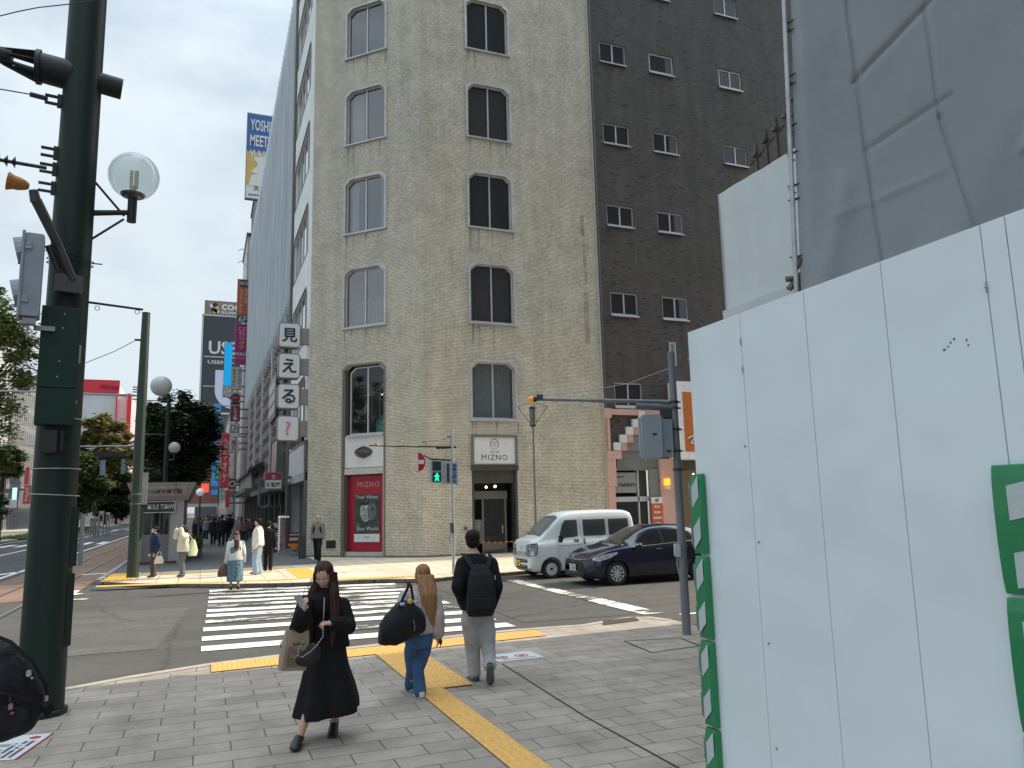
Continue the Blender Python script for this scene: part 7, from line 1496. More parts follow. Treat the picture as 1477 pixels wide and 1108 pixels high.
def hand(mb, w, d, n, k, curl=.6, side=1, cup=None):
    """palm and five separate fingers; w wrist, d pointing direction, n palm normal (the way the fingers close)"""
    d = Vector(d).normalized(); n = Vector(n).normalized(); n = (n-d*n.dot(d)).normalized(); t = d.cross(n)*side; w = Vector(w)
    limb(mb, [w, w+d*.025*k], [.024*k, .026*k], 12)
    for q in (-.026, -.009, .009, .026): limb(mb, [w+d*.02*k+t*q*.7*k, w+d*.082*k+t*q*k], [.0155*k, .0115*k], 10)
    for i, q in enumerate((-.03, -.0105, .0105, .03)):
        ln = (.058, .072, .078, .068)[i]*k; p = w+d*.085*k+t*q*1.02*k; a = curl*(1+.08*i); rr = (.0068, .008, .0084, .008)[i]*k; pts = [p]
        for s_, (l_, aa) in enumerate(((.42, .45), (.33, 1.15), (.25, 1.7))):
            an = a*aa; p = p+(d*cos(an)+n*sin(an))*ln*l_; pts.append(p)
        limb(mb, pts, [rr*1.1, rr, rr*.92, rr*.8], 8)
    p = w+d*.03*k+t*.03*k; limb(mb, [p, p+(d*.5+t*.75+n*.45)*.04*k, p+(d*.95+t*.8+n*.9)*.06*k], [.012*k, .0095*k, .008*k], 8)
def hips(c): return c
def torso(mb, F, s=1.0, g=.0, low=0.5, belly=1.0):
    j = F.j; H = F.H; r, f = F.r, F.f; u = Vector((0, 0, 1)); sx = (j['shR']-j['shL']).normalized()
    hx = ((j['hpR']-j['hpL']).normalized()+r).normalized(); rg = []
    for c, rx, ry, ax in ((j['pel']-u*.045*H, .088, .062, hx), (j['pel'], .098, .072, hx), (j['waist'], .083*belly, .06*belly, r), (j['waist'].lerp(j['chest'], .55), .096, .065, r), (j['chest'], .106, .07, sx), (j['chest'].lerp(j['neck'], .55), .1, .058, sx), (j['neck']-u*.012*H, .052, .04, sx), (j['neck']+u*.012*H, .034, .034, sx)):
        fy = u.cross(ax).normalized(); rg.append(oval(c, (rx*s)*H+g, (ry*s)*H+g, ax, fy))
    mb.loft(rg)
def body(F, parent, vox=.009, hands=None, det=True, bare=None, skin=None):
    mb = MB(); j = F.j; k = F.H/1.7
    head(mb, F, det); torso(mb, F, .9)
    for s_ in 'LR':
        limb(mb, [j['sh'+s_], j['el'+s_], j['wr'+s_]], [.044*k, .034*k, .024*k]); limb(mb, [j['chest'].lerp(j['sh'+s_], .3), j['sh'+s_]], [.05*k, .046*k])
        limb(mb, [j['hp'+s_], j['kn'+s_], j['an'+s_]], [.08*k, .05*k, .034*k]); 
        m_ = j['kn'+s_].lerp(j['an'+s_], .3)-F.f*.012*k; mb.ell(m_, (.05*k, .05*k, .09*k), 12, 10)
        ft = getattr(F, 'ft'+s_, F.f); limb(mb, [j['an'+s_]-Vector((0, 0, .01*k)), j['an'+s_]+ft*.12*k-Vector((0, 0, .035*k))], [.036*k, .026*k])
        sd = 1 if s_ == 'R' else -1
        hd = (hands or {}).get(s_) or ((j['wr'+s_]-j['el'+s_]), -F.r*sd, .5)
        hand(mb, j['wr'+s_], hd[0], hd[1], k, hd[2], sd)
    me = remesh(mb, vox, 2 if vox < .01 else 1, skin or SKIN, 'body'); o = mobj(me, 'body', parent); return o
def top_garment(F, parent, m, name='jacket', g=.014, sl=1.0, vox=.012, wr=.006, hem=None, loose=1.0, seed=0, collar=True, cuff=.0, armr=(1, 1, 1), ws=9.0):
    mb = MB(); j = F.j; k = F.H/1.7; u = Vector((0, 0, 1)); rg = []; sx = (j['shR']-j['shL']).normalized(); H = F.H
    hz = hem if hem is not None else -.02
    rows = [(j['pel']+u*hz*H, .1*loose, .078*loose, F.r), (j['waist'].lerp(j['pel'], .4), .1*loose, .075*loose, F.r), (j['waist'].lerp(j['chest'], .4), .1*loose**.5, .072*loose**.5, F.r), (j['chest'], .112, .074, sx), (j['chest'].lerp(j['neck'], .6), .1, .06, sx), (j['neck']-u*.008*H, .052, .042, sx)]
    if collar: rows.append((j['neck']+u*.018*H, .04, .038, sx))
    for c, rx, ry, ax in rows: rg.append(oval(c, rx*H+g, ry*H+g, ax, u.cross(ax).normalized()))
    mb.loft(rg)
    for s_ in 'LR':
        e = j['el'+s_]; w_ = j['wr'+s_]; en = e.lerp(w_, sl) if sl <= 1 else w_
        limb(mb, [j['chest'].lerp(j['sh'+s_], .35)+u*.0*k, j['sh'+s_]-u*.012*k], [.056*k+g*.4, .05*k+g*.5])
        limb(mb, [j['sh'+s_]-u*.012*k, e, en], [(.05*k+g*.6)*armr[0], (.042*k+g*.8)*armr[1], (.032*k+g)*armr[2]])
    me = remesh(mb, vox, 2, m, name, wr, ws, seed); return mobj(me, name, parent)
def trousers(F, parent, m, g=.012, vox=.012, wr=.006, flare=1.0, name='trousers', low=.06, seed=3, kneef=1.0):
    mb = MB(); j = F.j; k = F.H/1.7; u = Vector((0, 0, 1))
    mb.loft([oval(j['pel']-u*.05*F.H, .088*F.H+g, .07*F.H+g, F.r, F.f), oval(j['pel'], .098*F.H+g, .074*F.H+g, F.r, F.f), oval(j['waist']-u*.01*F.H, .086*F.H+g*.5, .063*F.H+g*.5, F.r, F.f)])
    for s_ in 'LR':
        a = j['an'+s_]; kn = j['kn'+s_]; end = a+(kn-a).normalized()*(low*k-.04*k)
        limb(mb, [j['hp'+s_]-u*.01*k, j['hp'+s_].lerp(kn, .5), kn, kn.lerp(end, .6), end], [.084*k+g, .074*k+g*1.1, (.055*k+g*1.3)*kneef, (.05*k+g*1.5*flare), (.045*k+g*1.9*flare)], 16)
    me = remesh(mb, vox, 2, m, name, wr, 11.0, seed); return mobj(me, name, parent)
def shoes(F, parent, m=None, sole=None, sc=1.0):
    j = F.j; k = F.H/1.7*sc
    for s_ in 'LR':
        a = j['an'+s_]; ft = Vector(getattr(F, 'ft'+s_, F.f)).normalized(); u = Vector((0, 0, 1)); rt = ft.cross(u).normalized(); uu = rt.cross(ft).normalized(); rg = []
        dz = -.045*k
        for y, w_, z0, z1 in ((-.075, .018, 0, .05), (-.065, .034, 0, .075), (-.02, .038, 0, .095), (.03, .039, 0, .08), (.08, .044, 0, .058), (.13, .046, 0, .048), (.165, .038, .002, .04), (.185, .018, .006, .028)):
            c = a+ft*y*k+uu*(dz+(z0+z1)/2*k); rg.append(oval(c, w_*k, (z1-z0)/2*k, rt, uu, 14))
        mb = MB(); mb.loft(rg); o = mb.build('shoe', m or SHOE, parent, smooth=True)
        if sole:
            mb = MB(); rg = []
            for y, w_ in ((-.078, .022), (-.06, .037), (.0, .039), (.08, .046), (.13, .048), (.17, .038), (.19, .016)): rg.append(oval(a+ft*y*k+uu*(dz+.004*k), w_*k, .012*k, rt, uu, 12))
            mb.loft(rg); mb.build('sole', sole, o, smooth=True)
def hair_short(F, parent, m, vox=.008, puff=1.0, name='hair'):
    L, R, k = F.L, F.R, F.k; mb = MB(); mb.ell(L(0, -.018, .045), (.086*k*puff, .1*k*puff, .085*k*puff), 24, 16, R); mb.ell(L(0, -.045, -.01), (.078*k*puff, .072*k*puff, .075*k*puff), 20, 12, R)
    me = remesh(mb, vox, 1, m, name, .005, 26, 5); return mobj(me, name, parent)
def hair_long(F, parent, m, length=.5, vox=.009, front=True, name='hair', w0=1.0, seed=1, blow=0.0, backoff=.0, taper=.4, fl=1.0):
    L, R, k = F.L, F.R, F.k; mb = MB(); u = Vector((0, 0, 1)); H = F.H; f = F.hf; r = Vector((f.y, -f.x, 0)).normalized()
    mb.ell(L(0, -.022, .047), (.086*k, .098*k, .086*k), 24, 16, R)
    for s_ in (-1, 1):
        mb.ell(L(s_*.072, -.02, -.02), (.022*k, .058*k, .09*k), 14, 12, R)
    c0 = L(0, -.055, .0); rg = []; n = 7
    for i in range(n):
        t = i/(n-1); c = c0-u*length*t-f*(.035+.03*sin(t*pi)+backoff*min(1, t*3.2))*k; rg.append(oval(c, (.09-.03*t*taper*2)*k*w0*(1 if t < .9 else .75), (.05-.025*t)*k, r, f, 22))
    mb.loft(rg)
    if front:
        for s_ in (-1, 1):
            p0 = L(s_*.07, .01, .02); p1 = F.j['neck']+r*s_*.1*k+f*.075*k-u*.0*k; p2 = p1-u*length*.42*fl**.5+f*.035*k+r*s_*.02*k; p3 = p1-u*length*.62*fl+f*.05*k
            limb(mb, [p0, L(s_*.078, .0, -.06), p1, p2, p3], [.026*k, .032*k, .042*k*fl**.4, .036*k*fl**.4, .012*k], 12)
    me = remesh(mb, vox, 1, m, name)
    nr = [v.normal.copy() for v in me.vertices]
    for v, n_ in zip(me.vertices, nr):
        p = v.co; a = math.atan2((p-c0).dot(r), (p-c0).dot(f)); q = Vector((a*5+seed, p.z*2.2, 0)); v.co = p+n_*(.009*noise.noise(q*1.0)+.007*noise.noise(Vector((a*14, p.z*2, seed))))*k
    return mobj(me, name, parent)
def strap(pts, w_, t_, m, name, parent, up=None):
    """flat ribbon through points with width direction up x tangent"""
    mb = MB(); rg = []; pts = [Vector(p) for p in pts]
    for i, p in enumerate(pts):
        d = (pts[min(i+1, len(pts)-1)]-pts[max(i-1, 0)]).normalized(); n_ = Vector(up[i] if isinstance(up, list) else (up or (0, 0, 1))); s_ = d.cross(n_).normalized(); nn = s_.cross(d).normalized()
        rg.append([p-s_*w_/2-nn*t_/2, p+s_*w_/2-nn*t_/2, p+s_*w_/2+nn*t_/2, p-s_*w_/2+nn*t_/2])
    mb.loft(rg); return mb.build(name, m, parent, smooth='auto') if parent else mb.build(name, m)
# ---------------------------------------------------------------- 1: woman in black with a phone
gb = Vector((1.03, 7.47, .03)); GY = 7.42
p1 = thing('person', 'woman in black bomber jacket and long black skirt looking down at her phone', 'person', tuple(gb))
fdir = Vector((-.42, -.9, 0)).normalized()
J = dict(head=(1.059, 7.38, 1.494), neck=(1.09, 7.45, 1.343), chest=(1.096, 7.47, 1.172), waist=(1.113, 7.48, 0.952), pel=(1.122, 7.48, 0.785),
         shR=(0.895, 7.33, 1.275), shL=(1.267, 7.58, 1.205), elR=(0.82, 7.22, 1.066), wrR=(0.842, 7.02, 1.218), elL=(1.311, 7.52, 1.006), wrL=(1.116, 7.22, 1.085),
         hpR=(1.039, 7.46, 0.698), hpL=(1.218, 7.52, 0.671), knR=(0.983, 7.47, 0.389), knL=(1.222, 7.56, 0.355), anR=(0.865, 7.4, 0.089), anL=(1.215, 7.66, 0.112))
F1 = Fig((gb.x, gb.y), 1.62, fdir, .03, J=J); F1.hf = Vector((-.42, -.9, 0)).normalized(); F1.tilt = .38; F1.ftR = Vector((-.3, -.93, .0)).normalized(); F1.ftL = Vector((-.25, -.88, -.3)).normalized()
body(F1, p1, .0062, hands={'R': (Vector((-.1, -.45, .9)), Vector((.75, .35, .1)), .75), 'L': (Vector((-.9, -.3, .1)), Vector((-.1, .2, -.95)), 1.35)}); face_parts(F1, None, p1)
jk = top_garment(F1, p1, BLACKC, 'jacket', .026, .93, .011, .007, hem=.035, loose=1.08, seed=2, armr=(1.15, 1.3, 1.15))
mb = MB(); zp = [(1.057, 7.3, 1.304), (1.048, 7.27, 1.168), (1.046, 7.28, 1.04)]; 
zp = [Vector(p) for p in zp]; mb.tube([p+fdir*.0 for p in zp], .005, 6); mb.build('zip', mat('zip_silver', (0.55, 0.5, 0.5), .3, .7), jk)
# skirt, swung to the right by the stride
mb = MB(); u_ = Vector((0, 0, 1)); rg = []
for (px, py, Y, rx, ry) in ((471, 915, 7.47, .135, .115), (472, 935, 7.47, .165, .135), (471, 965, 7.47, .195, .165), (470, 1000, 7.48, .23, .2), (471, 1025, 7.48, .265, .23)):
    pass
for c, rx, ry in zip(((1.105, 7.47, 0.96), (1.113, 7.47, 0.83), (1.115, 7.47, 0.665), (1.126, 7.48, 0.492), (1.129, 7.49, 0.356), (1.126, 7.5, 0.258)), (.14, .172, .205, .25, .285, .3), (.12, .14, .165, .2, .22, .225)):
    rg.append([Vector(c)+F1.r*rx*cos(a)*(1+.06*sin(5*a+1)*(rx-.12)*8)+F1.f*ry*sin(a)*(1+.07*sin(6*a)*(rx-.12)*8)+u_*(.035*cos(a+2.6)*(rx-.13)/.17) for a in [2*pi*i/48 for i in range(48)]])
mb.loft(rg); me = mb.mesh('skirt', BLACKC); mobj(remesh(mb, .011, 2, BLACKC, 'skirt', .006, 8, 4), 'skirt', p1)
mb = MB(); rg = [oval(Vector((1.132, 7.5, 0.245)), .1, .1, F1.r, F1.f)]
shoes(F1, p1, SHOE, sc=1.14); hr = hair_long(F1, p1, HAIR_BR, .5, .0065, True, w0=1.2, seed=3, backoff=.07, fl=1.5)
mb = MB(); rnd = random.Random(5); L = F1.L
for k in range(5):   # wind-blown strands on her right
    s0 = L(.06+.02*rnd.random(), .02+.05*rnd.random(), .05-.04*rnd.random()); w_ = rnd.random(); mb.tube([s0, s0+Vector((-.025, -.01, -.04)), s0+Vector((-.05-.04*w_, -.01, -.12)), s0+Vector((-.06-.07*w_, 0, -.24-.1*rnd.random()))], [.0012, .0016, .0014, .0006], 5)
mb.build('loose_strands', HAIR_BR, hr)
# phone in her right hand
ph = thing('phone', 'smartphone in a pale case held up in the right hand of the woman in black', 'phone', (0.813, 6.99, 1.316))
mb = MB(); mb.rbox((0.816, 6.985, 1.311), (.07, .009, .145), .012, rz=-.9, ry=-.45, rx=.45); mb.build('case', mat('phone_case', (0.42, 0.38, 0.36), .3), ph)
mb = MB(); mb.rbox((0.81, 6.99, 1.339), (.024, .013, .03), .006, rz=-.9, ry=-.45, rx=.45); mb.build('camera_bump', BLK, ph)
# paper shopping bag on the forearm
bg = thing('shopping_bag', 'brown paper shopping bag with dark print on the arm of the woman in black', 'bag', (0.784, 7.15, 0.736))
b0 = Vector((0.787, 7.15, 0.892)); M = Matrix.Translation(b0) @ Matrix.Rotation(.35, 4, 'Z') @ Matrix.Rotation(.13, 4, 'Y')
mb = MB(); mb.X = M; hb = .165
mb.loft([[(-.115, -.035, -hb), (.115, -.035, -hb), (.12, .035, -hb), (-.115, .035, -hb)], [(-.118, -.05, 0), (.116, -.045, 0), (.118, .045, 0), (-.116, .05, 0)], [(-.105, -.02, hb), (.1, -.025, hb), (.1, .02, hb), (-.1, .025, hb)]]); mb.build('paper', mat('kraft_paper', (0.33, 0.25, 0.18), .75, var=.12, scale=7, bump=.5, bscale=9), bg)
mb = MB(); mb.X = M; rnd = random.Random(2)
for k in range(11):
    x = -.085
    if k == 0: mb.box(-.05, .06, -.05, -.049, .05, .062); continue
    while x < .08:
        w_ = rnd.uniform(.012, .035); mb.box(x, min(.085, x+w_), -.0505, -.049, .04-.017*k, .046-.017*k); x += w_+.006
        if rnd.random() < .2: break
mb.build('print', mat('print_brown', (0.1, 0.06, 0.04), .7), bg)
mb = MB(); mb.X = M; mb.tube([(-.05, -.03, hb-.01), (-.035, -.02, hb+.08), (.03, -.02, hb+.09), (.05, -.03, hb-.01)], .004); mb.tube([(-.125, -.0, .02), (-.14, 0, .04), (-.135, 0, .08)], .004); mb.build('handle', mat('cord_brown', (0.06, 0.04, 0.03), .8), bg)
# black shoulder bag with a chain
sb_ = thing('shoulder_bag', 'slouchy black shoulder bag with a silver chain carried by the woman in black', 'bag', (0.891, 7.12, 0.749))
mb = MB(); c = Vector((0.892, 7.14, 0.843)); mb.ell(c+Vector((0, 0, -.02)), (.115, .05, .075), 20, 12); mb.ell(c+Vector((.05, 0, .03)), (.07, .04, .07), 16, 10); mb.ell(c+Vector((-.06, 0, -.03)), (.07, .045, .05), 14, 10)
mobj(remesh(mb, .009, 2, mat('bag_black', (0.012, 0.012, 0.013), .6, bump=.4, scale=12), 'bag_body', .006, 14, 7), 'bag_body', sb_)
cpts = [Vector(p) for p in ((1.012, 7.05, 1.079), (1.015, 7.06, 1.002), (0.967, 7.05, 0.938), (0.908, 7.04, 0.887), (0.841, 7.05, 0.846), (0.806, 7.05, 0.86), (0.806, 7.06, 0.904), (0.842, 7.08, 0.956), (0.879, 7.1, 1.008))]
mb = MB(); dd = []
for i in range(len(cpts)-1):
    n = max(2, int((cpts[i+1]-cpts[i]).length/.013))
    for q in range(n): dd.append(cpts[i].lerp(cpts[i+1], q/n))
for i, p in enumerate(dd): mb.ell(p, (.0075, .004, .0055) if i % 2 else (.0045, .007, .006), 8, 6)
mb.build('chain', mat('chain_silver', (0.55, 0.5, 0.45), .25, .9), sb_, smooth=True)
# ---------------------------------------------------------------- 2: blonde woman from behind
bb_ = Vector((2.3, 8.72, .03)); BY = 8.72
p2_ = thing('person', 'woman with waist-length honey blonde hair seen from behind in pale top and flared jeans', 'person', tuple(bb_))
fd2 = Vector((-.15, 1, 0)).normalized()
J = dict(head=(2.378, 8.8, 1.325), neck=(2.336, 8.74, 1.169), chest=(2.322, 8.72, 0.996), waist=(2.324, 8.7, 0.771), pel=(2.307, 8.7, 0.615),
         shL=(2.146, 8.72, 1.122), shR=(2.51, 8.72, 1.083), elL=(2.066, 8.62, 0.928), wrL=(2.218, 8.85, 1.028), elR=(2.524, 8.66, 0.875), wrR=(2.525, 8.7, 0.657),
         hpL=(2.227, 8.7, 0.532), hpR=(2.362, 8.7, 0.52), knL=(2.257, 8.82, 0.285), knR=(2.292, 8.68, 0.307), anL=(2.281, 8.98, 0.072), anR=(2.299, 8.62, 0.069))
F2 = Fig((bb_.x, bb_.y), 1.58, fd2, .03, J=J); F2.ftL = Vector((-.1, .97, -.1)).normalized(); F2.ftR = Vector((-.12, .95, -.2)).normalized()
body(F2, p2_, .0075, hands={'R': (Vector((.1, -.1, -1)), Vector((-.6, .4, 0)), .7), 'L': (Vector((.3, .2, .8)), Vector((.3, -.6, 0)), .9)})
top_garment(F2, p2_, cloth('striped_pale', (0.42, 0.36, 0.34), .8, var=.28, scale=7, stretch=(9, 9, .6)), 'top', .02, .86, .011, .007, hem=.05, loose=1.05, seed=6, armr=(1.1, 1.35, 1.7))
trousers(F2, p2_, cloth('blue_denim', (0.055, 0.12, 0.24), .85, var=.3, scale=3), .011, .010, .004, flare=1.35, name='jeans')
shoes(F2, p2_, mat('shoe_white', (0.6, 0.6, 0.58), .5), mat('sole_pale', (0.5, 0.5, 0.48), .6))
F2.hf = fd2; hair_long(F2, p2_, HAIR_BL, .62, .0075, False, w0=1.3, seed=8, backoff=.085, taper=.25)
mb = MB(); w0 = Vector((2.527, 8.68, 0.644)); mb.tube([w0, w0+Vector((.02, -.01, -.06)), w0+Vector((.03, 0, -.11))], .006); mb.ell(w0+Vector((.03, 0, -.06)), (.02, .02, .035), 10, 8); tag(mb.build('hair_tie', mat('tie_brown', (0.05, 0.025, 0.02), .6)), 'dark brown trinket dangling from the hand of the blonde woman', 'accessory')
bag = thing('duffel_bag', 'big black duffel bag slung on the shoulder of the blonde woman', 'bag', (2.08, 8.55, 0.642))
c = Vector((2.06, 8.5, 0.847)); mb = MB(); r2 = Vector((1, 0, 0)); 
def BP(px_, pz_, y=0): return c+Vector((px_*.0079, y, -pz_*.0079))
rg = []
for x, zt_, zb_, dy in ((-32, 12, 26, .05), (-30, -2, 26, .085), (-22, -14, 29, .11), (-8, -26, 29, .125), (4, -32, 25, .125), (16, -28, 20, .12), (28, -18, 16, .1), (33, -10, 12, .06)):
    cc = BP(x, (zt_+zb_)/2); rg.append(oval(cc, dy, (zb_-zt_)/2*.0079, Vector((0, 1, 0)), Vector((0, 0, 1)), 18))
mb.loft(rg); mobj(remesh(mb, .011, 3, cloth('nylon_black', (0.013, 0.014, 0.017), .5, bump=.3), 'bag_body', .01, 7, 3), 'bag_body', bag)
strap([BP(-6, -22, -.1), BP(0, -34, -.06), BP(9, -48, -.02), BP(11, -53, .05)], .028, .008, BLACKC, 'strap', bag, up=(0, -1, 0)); strap([BP(14, -24, -.1), BP(14, -36, -.06), BP(13, -50, -.02), BP(11, -54, .05)], .028, .008, BLACKC, 'strap', bag, up=(0, -1, 0))
mb = MB(); mb.ell(BP(9, -30, -.1), (.03, .02, .03), 12, 8); mb.build('yellow_scarf', mat('scarf_yellow', (0.6, 0.45, 0.04), .7), bag); mb = MB(); mb.ell(BP(17, -29, -.1), (.03, .02, .018), 12, 8); mb.ell(BP(-2, -27, -.11), (.03, .02, .02), 10, 8); mb.build('trinket', mat('trinket_blue', (0.3, 0.45, 0.6), .5, var=.6, scale=40), bag)
mb = MB(); mb.tube([BP(13, -6, -.125), BP(15, 3, -.128), BP(14, 9, -.125)], .004); mb.build('zip_pull', mat('pull_grey', (0.2, 0.2, 0.2), .4), bag)
# ---------------------------------------------------------------- 3: man in black with a backpack
mbse = Vector((3.07, 9.02, .03))
p3 = thing('person', 'tall man in black sweater and baggy grey trousers walking away, hands in pockets', 'person', tuple(mbse))
fd3 = Vector((.12, 1, 0)).normalized()
J = dict(head=(3.076, 9.05, 1.673), neck=(3.09, 9.02, 1.533), chest=(3.115, 9, 1.327), waist=(3.119, 9, 1.017), pel=(3.124, 9, 0.822),
         shL=(2.931, 9, 1.418), shR=(3.305, 9, 1.4), elL=(2.853, 8.93, 1.153), wrL=(2.994, 9.08, 0.903), elR=(3.336, 8.93, 1.124), wrR=(3.315, 9.08, 0.881),
         hpL=(3.027, 9, 0.757), hpR=(3.211, 9, 0.743), knL=(3.088, 9.12, 0.39), knR=(3.234, 8.98, 0.431), anL=(3.102, 9.1, 0.065), anR=(3.161, 8.72, 0.231))
F3 = Fig((mbse.x, mbse.y), 1.75, fd3, .03, J=J); F3.ftL = Vector((-.05, .99, -.02)).normalized(); F3.ftR = Vector((.15, .45, -.88)).normalized()
body(F3, p3, .0085, det=False)
top_garment(F3, p3, BLACKC, 'sweater', .03, .95, .012, .008, hem=.025, loose=1.05, seed=9, collar=False, armr=(1.2, 1.25, 1.15))
trousers(F3, p3, cloth('grey_sweat', (0.38, 0.39, 0.4), .85, var=.14, scale=4), .026, .011, .011, flare=.62, name='trousers', low=.085)
shoes(F3, p3, mat('shoe_slate', (0.05, 0.06, 0.065), .6, var=.3, scale=20), mat('sole_dark', (0.1, 0.1, 0.1), .7))
hair_short(F3, p3, HAIR_BK, .008, 1.06)
bp = thing('backpack', 'plain black backpack worn by the tall man in black', 'backpack', (3.063, 8.7, 0.854))
mb = MB(); rg = []
for z_, w_, dpt in (((693.5, 888), .15, .05), ((694, 880), .17, .085), ((694.5, 862), .175, .1), ((695, 840), .165, .095), ((694, 826), .14, .075), ((693.5, 818), .1, .045), ((693, 814), .06, .02)):
    pass
for c_, w_, dpt in zip(((3.059, 8.74, 0.818), (3.06, 8.74, 0.873), (3.071, 8.74, 1.006), (3.078, 8.75, 1.179), (3.078, 8.77, 1.297), (3.081, 8.8, 1.367), (3.089, 8.82, 1.405)), (.14, .168, .172, .16, .135, .1, .05), (.06, .09, .1, .095, .08, .05, .025)):
    rg.append([Vector(c_)+F3.r*math.copysign(abs(cos(a))**.6, cos(a))*w_+F3.f*math.copysign(abs(sin(a))**.6, sin(a))*dpt for a in [2*pi*i/28 for i in range(28)]])
mb.loft(rg); mobj(remesh(mb, .012, 2, BLACKC2, 'bag_body', .006, 8, 2), 'bag_body', bp)
mb = MB(); mb.rbox((3.047, 8.65, 0.97), (.24, .05, .13), .03, rz=-.1); mb.build('front_pocket', BLACKC2, bp, bevel=.01)
mb = MB(); mb.tube([(3.221, 8.66, 1.281), (3.22, 8.65, 1.234)], .006); mb.build('zip_pull', mat('zip_silver', ()), bp)
strap([(3.032, 8.76, 1.316), (2.988, 8.83, 1.402), (2.944, 8.93, 1.495), (2.958, 9.05, 1.521)], .055, .012, BLACKC2, 'strap', bp, up=(0, -1, .3)); strap([(3.119, 8.76, 1.311), (3.198, 8.83, 1.391), (3.263, 8.93, 1.472), (3.307, 9.05, 1.497)], .055, .012, BLACKC2, 'strap', bp, up=(0, -1, .3))
# ---------------------------------------------------------------- 4: the person cut off at the left edge, with a big black backpack
p4 = thing('person', 'person dressed in black cut off by the left edge, carrying a bulky black backpack', 'person', (-2.25, 6.35, .03))
F4 = Fig((-2.32, 6.3), 1.74, (-.95, .3), .03, step=.1)
body(F4, p4, .012, det=False); top_garment(F4, p4, BLACKC, 'jacket', .03, .95, .014, .006, hem=0); trousers(F4, p4, BLACKC, .01, .014, .005); shoes(F4, p4); hair_short(F4, p4, HAIR_BK, .012)
bk = thing('backpack', 'bulky black backpack with webbing straps at the lower left edge of the view', 'backpack', (-1.102, 6.4, 0.669))
c = Vector((-1.243, 6.4, 0.964)); mb = MB(); PXM = .0066; _s = .8
def KP(x, z, y=0): return c+Vector((x*PXM, y, -z*PXM))
mb.ell(KP(-2, 0), (.33, .2, .38), 24, 16, Matrix.Rotation(-.35, 3, 'Y')); mb.ell(KP(22, 12), (.22, .17, .26), 20, 14, Matrix.Rotation(-.3, 3, 'Y')); mb.ell(KP(10, 34), (.26, .19, .15), 18, 12); mb.ell(KP(-14, -34), (.28, .16, .2), 16, 12); mb.ell(KP(30, 26), (.15, .15, .17), 14, 10)
mobj(remesh(mb, .013, 3, cloth('pack_black', (0.012, 0.013, 0.017), .55, bump=.3), 'bag_body', .014, 6, 4), 'bag_body', bk)
strap([KP(-6, -72, -.1), KP(18, -62, -.17), KP(42, -36, -.14), KP(56, -6, -.07), KP(58, 8, -.03)], .03, .014, BLACKC2, 'strap', bk, up=(0, -1, .2)); strap([KP(26, -44, -.18), KP(44, -20, -.17), KP(52, 4, -.12)], .02, .012, BLACKC2, 'strap', bk, up=(0, -1, .2))
mb = MB(); mb.tube([KP(-30, -64, -.1), KP(-16, -74, -.1), KP(-10, -66, -.1)], .012); mb.build('grab_loop', BLACKC2, bk)
mb = MB(); mb.rbox(KP(40, -24, -.19), (.035, .01, .05), .01); mb.ell(KP(44, -18, -.19), .01, 8, 6); mb.rbox(KP(57, 10, -.02), (.02, .02, .07), .005); mb.build('buckle', mat('buckle_grey', (0.35, 0.36, 0.38), .4), bk)
mb = MB(); mb.rbox(tuple(KP(24, 12, -.205)), (.03, .012, .05), .01); mb.tube([KP(23, 6, -.2), KP(22, 1, -.2)], .004, 6); mb.rbox(tuple(KP(26, 20, -.2)), (.026, .012, .02), .008); mb.build('charm', mat('charm_cream_red', (0.3, 0.16, 0.12), .5, var=.8, scale=30), bk)
mb = MB(); mb.rbox(tuple(KP(16, 26, -.13)), (.34, .12, .2), .06, ry=.25); mb.build('front_pocket', BLACKC2, bk, bevel=.015); strap([KP(-8, -8, -.2), KP(18, -4, -.215), KP(44, 8, -.17)], .022, .01, BLACKC2, 'strap', bk, up=(0, -1, .2))
mb = MB(); mb.prism([(0, 0), (.07, .05), (.1, .0), (.04, -.06)], 'y', 0, .02); me = mb.mesh('webbing_end', BLACKC); me.transform(Matrix.Translation(KP(52, 26, -.02))); mobj(me, 'webbing_end', bk)
cl = c-Vector(bk.location)+Vector((0, 0, .02))
for o_9 in bk.children: o_9.data.transform(Matrix.Translation(cl+Vector((-.03, 0, -.05))) @ Matrix.Scale(.84, 4) @ Matrix.Translation(-cl))
# ---------------------------------------------------------------- 5-9: people across the road
def walker(label, base, H, face, top, bot, hair, z0=.1, vox=.014, step=.12, J=None, hairkind='short', sk=None, shoe=None, g=.02, group=None, hl=.3, kind='trousers', hem=-.02, loose=1.0, det=False, front=False, flare=1.0, sl=.95, wide=1.0, tg=.012):
    t = thing('person', label, 'person', (base[0], base[1], z0), 0, group)
    F = Fig(base, H, face, z0, step=step, J=J, wide=wide)
    body(F, t, vox, det=det); top_garment(F, t, top, 'top', g, sl, vox, .004, hem=hem, loose=loose)
    if kind == 'trousers': trousers(F, t, bot, tg, vox, .004, flare=flare)
    elif kind == 'dress':
        mb = MB(); u = Vector((0, 0, 1)); k = H/1.7
        mb.loft([oval(F.j['chest']+u*.1*k, .165*k, .125*k, F.r, F.f), oval(F.j['chest'], .215*k, .16*k, F.r, F.f), oval(F.j['waist'], .205*k, .165*k, F.r, F.f), oval(F.j['pel'], .205*k, .165*k, F.r, F.f), oval(F.j['pel']-u*.3*k, .225*k, .18*k, F.r, F.f), oval(F.j['pel']-u*.62*k, .22*k, .18*k, F.r, F.f)]); mobj(remesh(mb, vox, 1, bot, 'dress', .008, 8), 'dress', t)
    shoes(F, t, shoe or SHOE)
    if hairkind == 'short': hair_short(F, t, hair, vox*.8)
    else: hair_long(F, t, hair, hl, vox*.8, front, backoff=.1)
    return t, F
